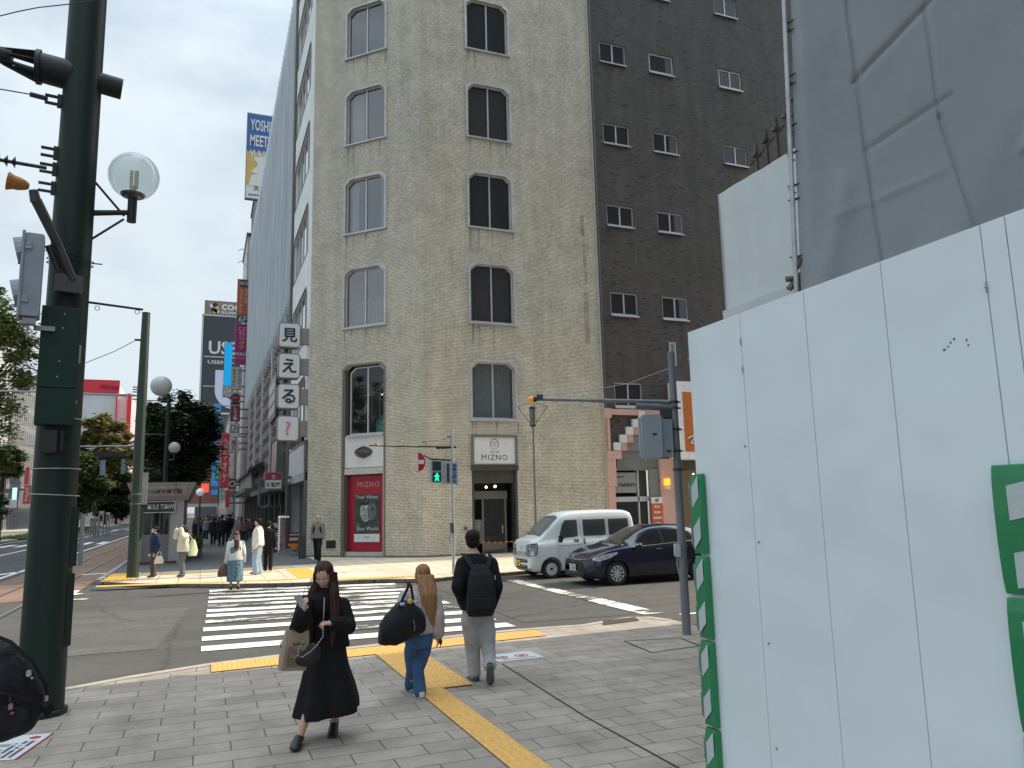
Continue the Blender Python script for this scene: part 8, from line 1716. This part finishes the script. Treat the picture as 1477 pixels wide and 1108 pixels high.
NV = cloth('navy', (0.02, 0.035, 0.08)); CRM = cloth('cream', (0.62, 0.6, 0.5)); GREYJ = cloth('grey_jeans', (0.14, 0.15, 0.15)); BRT = cloth('brown_taupe', (0.09, 0.065, 0.055)); LDN = cloth('light_denim', (0.3, 0.4, 0.5)); WHT = cloth('white', (0.62, 0.62, 0.58)); GRY = cloth('mid_grey', (0.17, 0.17, 0.17)); FLOR = cloth('teal_floral', (0.12, 0.2, 0.26), .8, var=.95, scale=26)
jb = (-1.351, 26.825)
t, F = walker('woman with ponytail, face mask, navy jacket and brown trousers waiting beside the slim green pole', jb, 1.6, (-.9, -.35), NV, BRT, HAIR_BK, step=.06, det=True)
mb = MB(); L = F.L; mb.ell(L(0, .075, -.05), (.05, .03, .04), 12, 8, F.R); mb.build('face_mask', WHT, t); mb = MB(); limb(mb, [L(0, -.09, .03), L(0, -.13, -.01), L(0, -.12, -.1)], [.035, .045, .02]); mb.build('ponytail', HAIR_BK, t, smooth=True)
hb_ = F.j['wrR']; hbg = thing('handbag', 'cream handbag held low by the woman in the navy jacket', 'bag', tuple(F.j['wrL']-Vector((0, 0, .3))))
q = F.j['wrL']+Vector((.12, -.03, -.2)); mb = MB(); mb.loft([oval(q+Vector((0, 0, z)), a, b, Vector((1, 0, 0)), Vector((0, 1, 0)), 14) for z, a, b in ((-.13, .13, .06), (-.05, .14, .07), (.06, .1, .05), (.1, .08, .03))]); mb.build('bag_body', CRM, hbg, smooth='auto'); mb = MB(); mb.tube([q+Vector((-.06, 0, .09)), q+Vector((-.05, 0, .22)), q+Vector((.04, 0, .22)), q+Vector((.06, 0, .09))], .009); mb.build('handle', CRM, hbg)
wb = (-0.512, 26.488)
t, F = walker('woman in a cream white jacket raising both hands to her face at the far kerb', wb, 1.6, (-.85, -.4), CRM, GREYJ, HAIR_BR, step=.05, J=None, loose=1.25, g=.03, det=True)
for o_2 in list(t.children): bpy.data.objects.remove(o_2)
f_2 = Vector((-.85, -.4, 0)).normalized(); r_2 = Vector((f_2.y, -f_2.x, 0)); B_ = Vector((*wb, .1))
def Q(x, y, z): return B_+r_2*x+f_2*y+Vector((0, 0, z))
F = Fig(wb, 1.6, f_2, .1, step=.05, J=dict(elL=Q(-.24, .15, 1.27), wrL=Q(-.13, .17, 1.48), elR=Q(.24, .15, 1.25), wrR=Q(.12, .18, 1.45))); F.tilt = .15
body(F, t, .012, hands={'L': (Vector((.25, -.05, 1)), f_2*-1, .6), 'R': (Vector((-.25, .05, 1)), f_2*-1, .6)}); top_garment(F, t, CRM, 'jacket', .035, .95, .014, .012, hem=-.04, loose=1.3, armr=(1.1, 1.3, 1.2)); trousers(F, t, GREYJ, .022, .014, .006); shoes(F, t); hair_long(F, t, HAIR_BR, .16, .012, False)
tb = thing('tote_bag', 'pale yellow green tote bag on the shoulder of the woman in the cream jacket', 'bag', tuple(Q(-.1, -.2, .7))); q = Q(-.2, -.2, .85)
mb = MB(); mb.loft([oval(q+Vector((0, 0, z)), a, .06, f_2, r_2, 14) for z, a in ((-.2, .13), (-.05, .17), (.1, .13), (.3, .06))]); mb.build('bag_body', cloth('pale_lime', (0.55, 0.6, 0.38)), tb, smooth='auto'); mb = MB(); mb.tube([q+Vector((0, 0, .28)), Q(-.16, -.08, 1.32)], .012); mb.build('handle', cloth('pale_lime', ()), tb)
sb2 = (0.856, 22.127)
t, F = walker('woman with long reddish hair in a teal floral dress at the far crosswalk end', sb2, 1.58, (-.1, 1), WHT, FLOR, HAIR_RD, z0=0.0, step=.1, hairkind='long', hl=.36, kind='dress', loose=1.1, g=.03, front=False)
hbg = thing('handbag', 'brown leather bag hanging at the left side of the woman in the floral dress', 'bag', tuple(F.j['wrL']-Vector((.05, 0, .3)))); q = F.j['wrL']+Vector((-.07, -.03, -.22))
mb = MB(); mb.loft([oval(q+Vector((x_, 0, z)), a, b, Vector((1, 0, 0)), Vector((0, 1, 0)), 14) for z, a, b, x_ in ((-.15, .13, .07, -.01), (-.05, .14, .08, -.01), (.08, .11, .06, 0), (.16, .05, .03, .01))]); mb.build('bag_body', mat('leather_brown', (0.13, 0.06, 0.035), .5), hbg, smooth='auto'); mb = MB(); mb.tube([q+Vector((0, 0, .14)), F.j['wrL'], F.j['shL']], .01); mb.build('handle', mat('leather_brown', ()), hbg)
mb_ = (1.671, 26.011)
t, F = walker('man in a white top and pale blue jeans standing in profile at the far kerb', mb_, 1.76, (-.9, .3), WHT, LDN, HAIR_BK, step=.03, loose=1.15, g=.035, tg=.03, det=True)
t, F = walker('slim person in black standing right behind the man in the white top', (mb_[0]+.38, mb_[1]+.9), 1.66, (.3, 1), BLACKC, BLACKC, HAIR_BK, step=.03)
cb_ = (4.137, 30.498)
t, F = walker('man in a pale cap, grey sweater and black trousers beside the cream brick corner', (cb_[0]+.0, cb_[1]), 1.76, (-.35, -.9), GRY, BLACKC, HAIR_BK, step=.2, det=True, g=.028, tg=.02, vox=.012)
face_parts(F, None, t)
L = F.L; mb = MB(); mb.ell(L(0, -.01, .062), (.088, .1, .068), 18, 10, F.R); mb.ell(L(0, .1, .05), (.06, .06, .01), 14, 6, F.R); mb.build('cap', cloth('cap_beige', (0.5, 0.42, 0.34)), t, smooth=True)
for s_ in (-1, 1): strap([F.j['neck']+F.r*s_*.09-F.f*.03+Vector((0, 0, -.01)), F.j['neck']+F.r*s_*.11+F.f*.09+Vector((0, 0, -.08)), F.j['chest']+F.r*s_*.12+F.f*.165, F.j['waist']+F.r*s_*.15+F.f*.1], .06, .02, BLACKC2, 'backpack_strap', t, up=tuple(F.f))
# ---------------------------------------------------------------- the crowd on the sidewalk
rnd = random.Random(11); CL = [BLACKC, BLACKC, BLACKC2, NV, cloth('dark_grey', (0.05, 0.05, 0.055)), BLACKC, cloth('dusty_rose', (0.2, 0.1, 0.1)), GRY, BLACKC2]
protos = []
GC = 'pedestrians crowding the sidewalk up the shopping street'
spots = [('man in a long black coat at the front of the crowd on the sidewalk', 319, 789, BLACKC, BLACKC, 0, 1.78), ('person in a dark knee-length coat left of the front man in the crowd', 307, 787, BLACKC2, BLACKC, 1, 1.62),
         ('person in dark clothes half hidden beside the kiosk planter', 291.5, 777, cloth('dark_grey', ()), BLACKC2, 2, 1.65), ('woman in grey with a pale bag, just right of the front man', 347, 780, GRY, BLACKC2, 1, 1.6), ('person in a pale grey jacket further back on the right of the sidewalk', 356, 779, cloth('pale_grey', (0.35, 0.36, 0.38)), GREYJ, 2, 1.68),
         ('person in dusty pink close to the shopfronts', 362, 776, cloth('dusty_rose', ()), NV, 1, 1.6)]
from functools import reduce
def clone_person(src, loc, rz, label, group, sc_=1.0):
    c = copy_tree(src); c.location = loc; c.rotation_euler = (0, 0, rz); c['label'] = label; c.scale = (sc_, sc_, sc_)
    c['group'] = group; return c
crowd_at = [(1.05, 47.43), (0.64, 49.81), (0.04, 63.38), (2.46, 56.07), (2.91, 56.95), (3.40, 60.95)]
for (lb, _x, _y, tp_, bt_, hk, H_), b_ in zip(spots, crowd_at):
    t, F = walker(lb, b_, H_, (.05*hk, 1 if hk != 2 else -1), tp_, bt_, HAIR_BK if hk != 1 else HAIR_BR, vox=.022, step=.12, hairkind='short' if hk != 1 else 'long', hl=.2, group=GC, loose=1.15, g=.03, hem=-.12 if hk < 2 else -.02)
    protos.append((t, b_))
rnd = random.Random(23); k = 0
desc = ['dark-clothed pedestrian deep in the crowd']
lanes = [(-.4, 58), (.3, 60), (1.0, 57), (1.8, 61), (2.6, 59), (3.2, 63), (-.1, 66), (.8, 68), (1.5, 66), (2.2, 70), (2.9, 72), (-.5, 76), (.4, 78), (1.3, 80), (2.0, 77), (2.8, 82), (.0, 90), (1.0, 92), (2.0, 95), (3.0, 90), (1.4, 52.5), (-.3, 51), (2.6, 53), (.6, 103), (1.7, 106), (2.6, 110), (-.4, 112)]
for x, y in lanes:
    src, sb0 = protos[rnd.randrange(len(protos))]
    loc = (x, y, .1)
    clone_person(src, loc, rnd.choice([0, 0, pi])+rnd.uniform(-.3, .3), 'dark-clothed pedestrian in the distant crowd filling the shaded sidewalk', GC, rnd.uniform(.93, 1.04))
# ================================================================= TREES
import array
def leafmat(name, c1, c2, trans=.25):
    m = bpy.data.materials.new(name); m.use_nodes = True; t = m.node_tree; b = t.nodes['Principled BSDF']; b.inputs['Roughness'].default_value = .55
    gi = N(t, 'ShaderNodeNewGeometry'); tcn = N(t, 'ShaderNodeTexCoord'); n = N(t, 'ShaderNodeTexNoise'); n.inputs['Scale'].default_value = 1.3; n.inputs['Detail'].default_value = 3; t.links.new(tcn.outputs['Object'], n.inputs['Vector'])
    ad = N(t, 'ShaderNodeMath', operation='ADD'); t.links.new(gi.outputs['Random Per Island'], ad.inputs[0]); t.links.new(n.outputs['Fac'], ad.inputs[1])
    r = N(t, 'ShaderNodeValToRGB'); r.color_ramp.elements[0].position = .45; r.color_ramp.elements[1].position = 1.25; r.color_ramp.elements[0].color = c1+(1,); r.color_ramp.elements[1].position = 1.0; r.color_ramp.elements[1].color = c2+(1,)
    mlt = N(t, 'ShaderNodeMath', operation='MULTIPLY'); mlt.inputs[1].default_value = .75; t.links.new(ad.outputs[0], mlt.inputs[0]); t.links.new(mlt.outputs[0], r.inputs[0]); t.links.new(r.outputs[0], b.inputs['Base Color'])
    tr = N(t, 'ShaderNodeBsdfTranslucent'); ms = N(t, 'ShaderNodeMixShader'); ms.inputs[0].default_value = trans; t.links.new(r.outputs[0], tr.inputs[0]); t.links.new(b.outputs[0], ms.inputs[1]); t.links.new(tr.outputs[0], ms.inputs[2]); t.links.new(ms.outputs[0], t.nodes['Material Output'].inputs[0]); return m
LF_OL = leafmat('leaf_olive', (0.13, 0.13, 0.04), (0.33, 0.29, 0.11)); LF_DK = leafmat('leaf_dark', (0.02, 0.042, 0.016), (0.055, 0.095, 0.032), .12); LF_GR = leafmat('leaf_green', (0.085, 0.115, 0.03), (0.22, 0.27, 0.08))
BARK = mat('bark', (0.055, 0.045, 0.035), .9, var=.3, scale=6, bump=.6)
def tree(label, base, height, crown_c, crown_r, nclump, nleaf, ls, lm, seed, name='street_tree', group=None, trunk_r=.16, lean=(0, 0), flat=1.0):
    rnd = random.Random(seed); t = thing(name, label, 'tree', (*base, 0), 0, group); cx, cy, cz = crown_c
    clumps = []
    for k in range(nclump):
        while True:
            p = Vector((rnd.uniform(-1, 1), rnd.uniform(-1, 1), rnd.uniform(-1, 1)))
            if .25 < p.length < 1: break
        p = Vector((p.x*crown_r[0], p.y*crown_r[1], p.z*crown_r[2]))
        clumps.append((Vector((cx, cy, cz))+p, rnd.uniform(.13, .3)*min(crown_r)))
    mb = MB(); b0 = Vector((*base, 0)); fork = Vector((base[0]+(cx-base[0])*.5, base[1]+(cy-base[1])*.5, max(2.2, cz-crown_r[2]*1.0)))
    mid = (b0+fork)/2+Vector((rnd.uniform(-.1, .1), 0, 0)); mb.tube([b0, b0+Vector((0, 0, .3)), mid, fork], [trunk_r*1.35, trunk_r, trunk_r*.85, trunk_r*.7], 10)
    for c, r in clumps[:max(12, nclump//3)]:
        m1 = fork+(c-fork)*.45+Vector((rnd.uniform(-.3, .3), rnd.uniform(-.3, .3), rnd.uniform(0, .5)))
        mb.tube([fork, m1, c], [trunk_r*.4, trunk_r*.22, trunk_r*.08], 6)
    mb.build('trunk', BARK, t, smooth='auto')
    vs, fs = [], []; per = nleaf//nclump
    for c, r in clumps:
        for k in range(per):
            d = Vector((rnd.gauss(0, 1), rnd.gauss(0, 1), rnd.gauss(0, .75)*flat)); d = d*(r*.62) if d.length < 2.6 else d.normalized()*r*1.4
            p = c+d; a = rnd.uniform(0, 2*pi); tl = rnd.uniform(-.9, .9); s_ = ls*rnd.uniform(.6, 1.35)
            u = Vector((cos(a), sin(a), tl*.5)).normalized(); v = u.cross(Vector((rnd.uniform(-.6, .6), rnd.uniform(-.6, .6), 1))).normalized()
            i = len(vs); vs += [tuple(p-u*s_), tuple(p+v*s_*.5+u*s_*.1), tuple(p+u*s_), tuple(p-v*s_*.5+u*s_*.1)]; fs.append((i, i+1, i+2, i+3))
    me = bpy.data.meshes.new('crown'); me.from_pydata(vs, [], fs); me.transform(rootm(t).inverted()); me.materials.append(lm)
    o = bpy.data.objects.new('crown', me); COL.objects.link(o); o.parent = t; return t
GT = 'street trees along the main street'
def tp(px, py, Y): return None
# dark tree behind the kiosk
a = (-3.832, 6.156); b = (0.624, 6.189); zt = (-1.914, 9.441)[1]; zl = (-1.654, 3.209)[1]
tree('dense very dark tree with a wide crown right behind the kiosk', ((a[0]+b[0])/2, 50), 8, ((a[0]+b[0])/2, 50, (zt+zl)/2), ((b[0]-a[0])/2, 2.6, (zt-zl)/2), 120, 30000, .17, LF_DK, 3, trunk_r=.2)
# olive trees beyond the big pole
tree('olive brown tree crown just right of the big pole', (-15.93, 138.8), 18.9, (-15.93, 138.8, 12.15), (4.44, 3.50, 6.78), 60, 26000, 0.34, LF_OL, 5, trunk_r=.22)
tree('green tree with low branches behind the big pole', (-15.69, 113.5), 11.3, (-15.69, 113.5, 6.58), (3.54, 3.50, 4.68), 60, 20000, 0.28, LF_GR, 6, trunk_r=.22)
tree('green tree between the big pole and the slim pole', (-15.69, 169.9), 15.2, (-15.69, 169.9, 8.38), (4.28, 3.50, 6.79), 60, 20000, 0.41, LF_GR, 7, trunk_r=.22)
tree('light green tree between slim pole and dark tree', (-12.82, 215.0), 17.8, (-12.82, 215.0, 9.96), (4.77, 3.50, 7.84), 60, 14000, 0.52, LF_GR, 8, trunk_r=.22)
tree('dark green tree mass further down the verge behind the others', (-17.43, 167.6), 11.3, (-17.43, 167.6, 6.30), (5.66, 3.50, 5.04), 60, 16000, 0.41, LF_DK, 9, trunk_r=.22)
tree('small green crown low at the left edge of the view', (-15.82, 76.4), 8.2, (-15.82, 76.4, 6.76), (1.75, 3.50, 1.47), 60, 8000, 0.19, LF_GR, 12, trunk_r=.22)
tree('dark shrub-like tree at the left edge by the grass verge', (-15.56, 69.8), 4.2, (-15.56, 69.8, 2.80), (1.56, 3.50, 1.44), 60, 6000, 0.17, LF_DK, 13, trunk_r=.22)
tree('tall sparse tree whose leafy branches reach in from the left edge beside the signal', (-9.30, 30.0), 10.1, (-6.90, 30.0, 7.18), (1.40, 2.20, 2.91), 75, 15000, .09, LF_GR, 21, trunk_r=.14)
g_ = random.Random(4)
for x0, x1, y0, y1, lb in ((-16.6, -14.4, 45, 68, 'grass'), (-17.5, -14.4, 80, 140, 'grass')):
    vs, fs = [], []
    for k in range(5000):
        x = g_.uniform(x0, x1); y = g_.uniform(y0, y1); a = g_.uniform(0, 6.28); h = g_.uniform(.1, .28); i = len(vs)
        vs += [(x-.06*cos(a), y-.06*sin(a), .1), (x+.06*cos(a), y+.06*sin(a), .1), (x+g_.uniform(-.1, .1), y, .1+h)]; fs.append((i, i+1, i+2))
    me = bpy.data.meshes.new('grass'); me.from_pydata(vs, [], fs); me.materials.append(LF_GR); o = bpy.data.objects.new('grass', me); COL.objects.link(o); o['kind'] = 'stuff'
    structure(sheet('grass_bed', [(x0, y0), (x1, y0), (x1, y1), (x0, y1)], .115, GRASS))
# hedge foliage in the kiosk planter
vs, fs = [], []
for k in range(1400):
    p = (L1+.15+g_.random()*.6, 36.5+g_.random()*4, .5+g_.random()*.5); a = g_.random()*6.3; i = len(vs); s_ = .06
    vs += [(p[0]-s_*cos(a), p[1]-s_*sin(a), p[2]), (p[0], p[1]+s_*.5, p[2]+s_*.7), (p[0]+s_*cos(a), p[1]+s_*sin(a), p[2]+.02), (p[0], p[1]-s_*.5, p[2]-s_*.6)]; fs.append((i, i+1, i+2, i+3))
me = bpy.data.meshes.new('foliage'); me.from_pydata(vs, [], fs); me.transform(rootm(t_planter).inverted()); me.materials.append(LF_DK); o = bpy.data.objects.new('foliage', me); COL.objects.link(o); o.parent = t_planter
# ================================================================= SITE HOARDING, TARPS, SCAFFOLD
FX, FY = 2.412, 3.413
FW = mat('hoarding_white', (0.72, 0.785, 0.815), .2, var=.05, scale=.5, spec=.6)
nt_ = FW.node_tree; b_ = nt_.nodes['Principled BSDF']; n_ = N(nt_, 'ShaderNodeTexNoise'); n_.inputs['Scale'].default_value = 1.4; bp_2 = N(nt_, 'ShaderNodeBump'); bp_2.inputs['Strength'].default_value = .3; bp_2.inputs['Distance'].default_value = .1; tc_ = N(nt_, 'ShaderNodeTexCoord'); nt_.links.new(tc_.outputs['Object'], n_.inputs['Vector']); nt_.links.new(n_.outputs['Fac'], bp_2.inputs['Height']); nt_.links.new(bp_2.outputs[0], b_.inputs['Normal'])
fence_t = thing('hoarding', 'tall smooth white steel site hoarding filling the right side of the view', 'fence', (FX, FY, .03))
ys = [3.413, 2.975, 2.54, 2.123, 1.707, 1.62]+[1.2-.43*k for k in range(12)]
for k in range(len(ys)-1):
    a, b = ys[k], ys[k+1]; mb = MB(); g_ = .0016; dz = 0
    mb.prism([(FX, a-g_), (FX, b+g_), (FX+.028, b+g_), (FX+.028, a-g_)], 'z', .04, 3.0); mb.build('panel', FW, fence_t, bevel=.0015)
mb = MB(); mb.box(FX+.004, FX+.03, -3.6, 3.413, .04, 2.995); mb.build('seam_backing', mat('seam_dark', (0.1, 0.11, 0.11), .7), fence_t)
mb = MB()
for y in (3.405, 1.664, -.5, -2):
    mb.box(FX+.05, FX+.1, y-.05, y+0, .04, 2.98)
for z in (.5, 1.5, 2.6): mb.box(FX+.032, FX+.075, -3.5, 3.38, z-.024, z+.024)
mb.build('frame', GALV, fence_t)
mb = MB()
for y, z in ((2.975, 2.86), (2.975, 2.72), (1.707, 2.78), (3.41, 2.85), (3.41, 2.0)):
    mb.tube([(FX-.006, y-.006, z), (FX-.006, y+.006, z+.002)], .0025, 6); mb.tube([(FX-.006, y, z-.02), (FX-.006, y, z+.02)], .0018, 6)
mb.lathe((FX-.002, 3.0, 2.35), [(.006, 0), (.004, .004)], 8, axis=(-1, 0, 0)); mb.lathe((FX-.002, 2.95, 1.9), [(.006, 0), (.004, .004)], 8, axis=(-1, 0, 0)); mb.lathe((FX-.002, 2.93, 1.45), [(.006, 0), (.004, .004)], 8, axis=(-1, 0, 0)); mb.lathe((FX-.002, 2.93, 1.0), [(.006, 0), (.004, .004)], 8, axis=(-1, 0, 0))
mb.build('clip', GALV, fence_t)
mb = MB(); rnd = random.Random(3)
for y, z in ((1.86, 2.62), (1.845, 2.63), (1.87, 2.61), (1.80, 2.615), (1.795, 2.60), (1.885, 2.60)): mb.box(FX-.0012, FX-.0002, y, y+.004+rnd.random()*.006, z, z+.003+rnd.random()*.008)
mb.build('scuff', mat('scuff_dark', (0.07, 0.08, 0.07), .8), fence_t)
# green and white striped padding on the hoarding posts
GRNV = mat('green_vinyl', (0.012, 0.21, 0.075), .35, var=.15, scale=5, bump=.25, bscale=4, coat=.2); REFL = mat('reflective_white', (0.48, 0.53, 0.54), .4, var=.06, scale=30)
def pad(label, ya, yb, ztop, depth, zend, segs, inset=.0):
    t = thing('safety_padding', label, 'padding', (FX-.02, ya, zend))
    h = (ztop-zend)/segs
    for k in range(segs):
        z1 = ztop-k*h; z0 = z1-h+.012; n = 10; rings = []
        for j in range(n+1):
            f = j/n; bul = sin(pi*f)**.5*.012
            rings.append([(FX-.004, ya+.01, z0+(z1-z0)*f), (FX-depth-bul, ya+.005, z0+(z1-z0)*f), (FX-depth-bul, yb, z0+(z1-z0)*f), (FX-.004, yb-.005, z0+(z1-z0)*f)])
        mb = MB(); mb.loft(rings); mb.build('pad_section', GRNV, t, bevel=.004)
        mb = MB(); ns = 2
        for j in range(ns):
            zc = z0+h*(j+.5)/ns; a, b = FX-depth-.0135, ya+.0
            s1 = h*.13
            mb.add([(a, ya-.012-inset, zc-s1-.03), (a, yb+.012, zc-s1+.03), (a, yb+.012, zc+s1+.03), (a, ya-.012-inset, zc+s1-.03)], [(0, 1, 2, 3)])
            if not inset: mb.add([(FX-.01, ya+.0155, zc-s1-.05), (a+.004, ya+.0155, zc-s1-.0), (a+.004, ya+.0155, zc+s1-.0), (FX-.01, ya+.0155, zc+s1-.05)], [(0, 1, 2, 3)])
        mb.build('reflective_stripe', REFL, t)
pad('green and white striped safety padding on the far end of the white hoarding', 3.42, 3.335, 2.235, .026, .135, 5)
pad('green and white striped safety padding at the right edge of the view', 1.752, 1.42, 2.19, .018, .09, 5, .035)
# raised white sheeted wall above the hoarding
TWH = mat('sheeting_white', (0.56, 0.61, 0.62), .4, var=.05, scale=.8, bump=.15, bscale=1.2)
tw_ = thing('sheeted_wall', 'white sheeted box wall hanging above the far end of the hoarding', 'site screen', (8, 10.18, 5.1))
mb = MB(); n = 40; vs, fs = [], []
for i in range(n+1):
    y = 10.18-(10.18-4)*i/n
    for j in range(13):
        z = 5.2+2.05*j/12; f = .008*sin(i*1.9)+.012*sin(i*.5+j*.3); vs.append((8+f, y, z))
for i in range(n):
    for j in range(12): fs.append((i*13+j, i*13+j+1, (i+1)*13+j+1, (i+1)*13+j))
mb.add(vs, fs); mb.add([(7.98, 10.18, 5.2), (7.98, 10.18, 7.25), (8.6, 10.2, 7.25), (8.6, 10.2, 5.2)], [(0, 1, 2, 3)]); mb.build('sheet', TWH, tw_, smooth='auto', fix=False)
mb = MB(); mb.prism([(7.93, 5.2), (8.02, 5.22), (8.02, 4.99), (7.95, 5.0)], 'y', 4, 10.2); mb.build('skirt', TWH, tw_); mb = MB(); mb.box(8.02, 8.6, 4, 10.15, 5.0, 5.06); mb.box(8.05, 8.65, 4, 10.1, 4.93, 4.99); mb.build('underside', mat('plank_dark', (0.07, 0.06, 0.05), .8), tw_)
mb = MB()
for k, (y, z) in enumerate(((9.35, 7.7), (9.1, 7.82), (8.86, 7.9), (8.62, 8.0), (8.42, 8.18))):
    mb.cyl((8.15, y, 6.9), (8.15, y, z+.1), .03, n=10); mb.cyl((8.15, y, z-.12), (8.15, y, z-.04), .05, n=10); mb.obox((8.15, y, z-.08), (.14, .1, .05))
mb.tube([(8.15, 9.5, 7.52), (8.15, 8.3, 7.95)], .02); mb.build('scaffold_pipe', mat('pipe_rust_grey', (0.12, 0.105, 0.09), .6, .4, var=.3), tw_, smooth='auto')
# big grey mesh tarp
TARP = mat('grey_mesh_tarp', (0.37, 0.4, 0.425), .6, var=.06, scale=.7)
nt_ = TARP.node_tree; b_ = nt_.nodes['Principled BSDF']; wv = N(nt_, 'ShaderNodeTexWave', wave_type='BANDS', bands_direction='DIAGONAL'); wv.inputs['Scale'].default_value = 28; tc_ = N(nt_, 'ShaderNodeTexCoord'); nt_.links.new(tc_.outputs['UV'], wv.inputs['Vector'])
wv2 = N(nt_, 'ShaderNodeTexWave', wave_type='BANDS', bands_direction='DIAGONAL'); wv2.inputs['Scale'].default_value = 28; mp_ = N(nt_, 'ShaderNodeMapping'); mp_.inputs['Scale'].default_value = (-1, 1, 1); nt_.links.new(tc_.outputs['UV'], mp_.inputs[0]); nt_.links.new(mp_.outputs[0], wv2.inputs['Vector'])
ml = N(nt_, 'ShaderNodeMath', operation='MULTIPLY'); nt_.links.new(wv.outputs['Fac'], ml.inputs[0]); nt_.links.new(wv2.outputs['Fac'], ml.inputs[1]); bp3 = N(nt_, 'ShaderNodeBump'); bp3.inputs['Strength'].default_value = .9; bp3.inputs['Distance'].default_value = .01; nt_.links.new(ml.outputs[0], bp3.inputs['Height']); nt_.links.new(bp3.outputs[0], b_.inputs['Normal'])
tt = thing('scaffold_tarp', 'large dark grey mesh tarp with folded creases covering the scaffold above the hoarding', 'tarp', (5.37, 5.66, 3.6))
d_ = Vector((cos(AZ), -sin(AZ), 0)); nn_ = Vector((sin(AZ), cos(AZ), 0)); o_ = Vector((5.386, 5.668, 0)); W_ = 5.2; H0, H1 = 3.5, 13.5; nu, nv = 210, 250; vs, fs, uvs = [], [], []
def crease(u, v, p, q, wd, dp):
    a = Vector(p); b = Vector(q); t_ = max(0, min(1, (Vector((u, v))-a).dot(b-a)/(b-a).length_squared)); dd = (Vector((u, v))-(a+(b-a)*t_)).length
    return dp*(1.7 if wd < .05 else 1)*math.exp(-(dd/(wd*.55 if wd < .1 else wd))**2)
CR = [((.85, 3.5), (.72, 7.2), .035, -.035), ((.72, 7.2), (.7, 10), .03, -.03), ((1.86, 3.9), (1.55, 5.9), .04, -.035), ((1.55, 5.9), (1.5, 8), .03, -.03), ((2.7, 5.6), (2.5, 8), .03, -.03), ((.3, 6.35), (5, 6.38), .018, -.015), ((.75, 5.55), (1.7, 6.15), .025, -.02), ((.35, 4.85), (1.5, 5.3), .02, .015), ((.7, 6.3), (1.9, 7.5), .03, -.03), ((.1, 3.8), (.5, 5.2), .12, .03), ((2.3, 5.5), (2.55, 6.1), .03, .03), ((0, 8.9), (5, 8.92), .018, -.012), ((1.2, 4.0), (2.2, 5.8), .3, .03), ((3.0, 4.5), (3.4, 7), .3, -.03), ((3.3, 4.3), (5, 6.3), .04, -.03)]
for i in range(nu+1):
    u = W_*i/nu
    for j in range(nv+1):
        v = H0+(H1-H0)*j/nv; dpt = sum(crease(u, v, *c_) for c_ in CR)+.035*noise.noise(Vector((u*.9, v*.6, 3)))+.012*noise.noise(Vector((u*3, v*2, 9)))
        lean = -.048*(4.14-v) if u < .4 else 0
        e0 = (.048*(v-4.14))*max(0, 1-u/.6); p = o_+d_*(u+e0)+nn_*(-dpt+.06*math.exp(-(u/.06)**2))+Vector((0, 0, v)); vs.append(p); uvs.append((u, v))
for i in range(nu):
    for j in range(nv): a = i*(nv+1)+j; fs.append((a, a+nv+1, a+nv+2, a+1))
mb = MB(); mb.add(vs, fs, [[uvs[k] for k in f] for f in fs]); o = mb.build('sheet', TARP, tt, smooth=True)
ST = mat('scaffold_pipe', (0.4, 0.41, 0.42), .4, .6, var=.2)
sc = thing('scaffold', 'pale steel scaffold tubes with dark ties along the left edge of the grey tarp', 'scaffold', (5.2, 5.9, 0))
mb = MB()
for du, dn in ((-.05, .05), (1.6, .5), (3.4, .5)):
    b = o_+d_*du+nn_*dn; l_ = .04 if du < 0 else 0; mb.cyl(b+Vector((0, 0, .03))-d_*4*l_, b+Vector((0, 0, 13.4))+d_*9.3*l_, .024, n=10)
for z in (3.9, 5.6, 7.3, 9, 10.7, 12.4): mb.tube([o_+d_*.3+nn_*.3+Vector((0, 0, z)), o_+d_*5+nn_*.5+Vector((0, 0, z))], .024)
mb.build('upright', ST, sc, smooth='auto')
mb = MB(); rnd = random.Random(6)
for z in (4.45, 5.05, 5.2, 5.55, 5.85, 6.3, 6.4, 6.9, 7.0, 7.35, 7.9, 8.6):
    b = o_+d_*(.048*(z-4.14)-.02)+Vector((0, 0, z)); mb.tube([b+nn_*.1-d_*.04, b+nn_*.02+d_*.03+Vector((0, 0, .02)), b+nn_*.12-d_*.05+Vector((0, 0, .03))], .008, 5)
    if rnd.random() < .5: mb.tube([b-d_*.05+nn_*.1, b+d_*.02+nn_*.1-Vector((0, 0, .05))], .009, 5)
mb.build('tie', mat('tie_dark', (0.03, 0.035, 0.035), .6), sc)
mb = MB(); b = o_+Vector((0, 0, 4.25))+nn_*.1
mb.cyl(b-d_*.12, b+d_*.15+Vector((0, 0, .03)), .03); mb.cyl(b-d_*.1-Vector((0, 0, .1)), b+d_*.12+Vector((0, 0, .14)), .032); mb.cyl(b-Vector((0, 0, .22)), b+Vector((0, 0, .02)), .026); mb.cyl(b-d_*.03-nn_*.05+Vector((0, 0, .1)), b+d_*.1+Vector((0, 0, .3)), .03); mb.build('pipe_joint', mat('pipe_rust_grey', ()), sc, smooth='auto')
# unseen site block, sized to shade the near pavement and darken window reflections
bd_ = block('site_shade_block', 'grey sheeted building under construction behind the tarp and hoarding', 12, 34, -24, 11.7, 42, mat('site_sheet', (0.16, 0.175, 0.19), .7, var=.1, scale=.3), z0=0.02)
block('east_shade_block', 'tan building further east along the cross street', 33.0, 60, 30.3, 50, 30, wm2)  # unseen block added to cast the shade edge along the far pavement
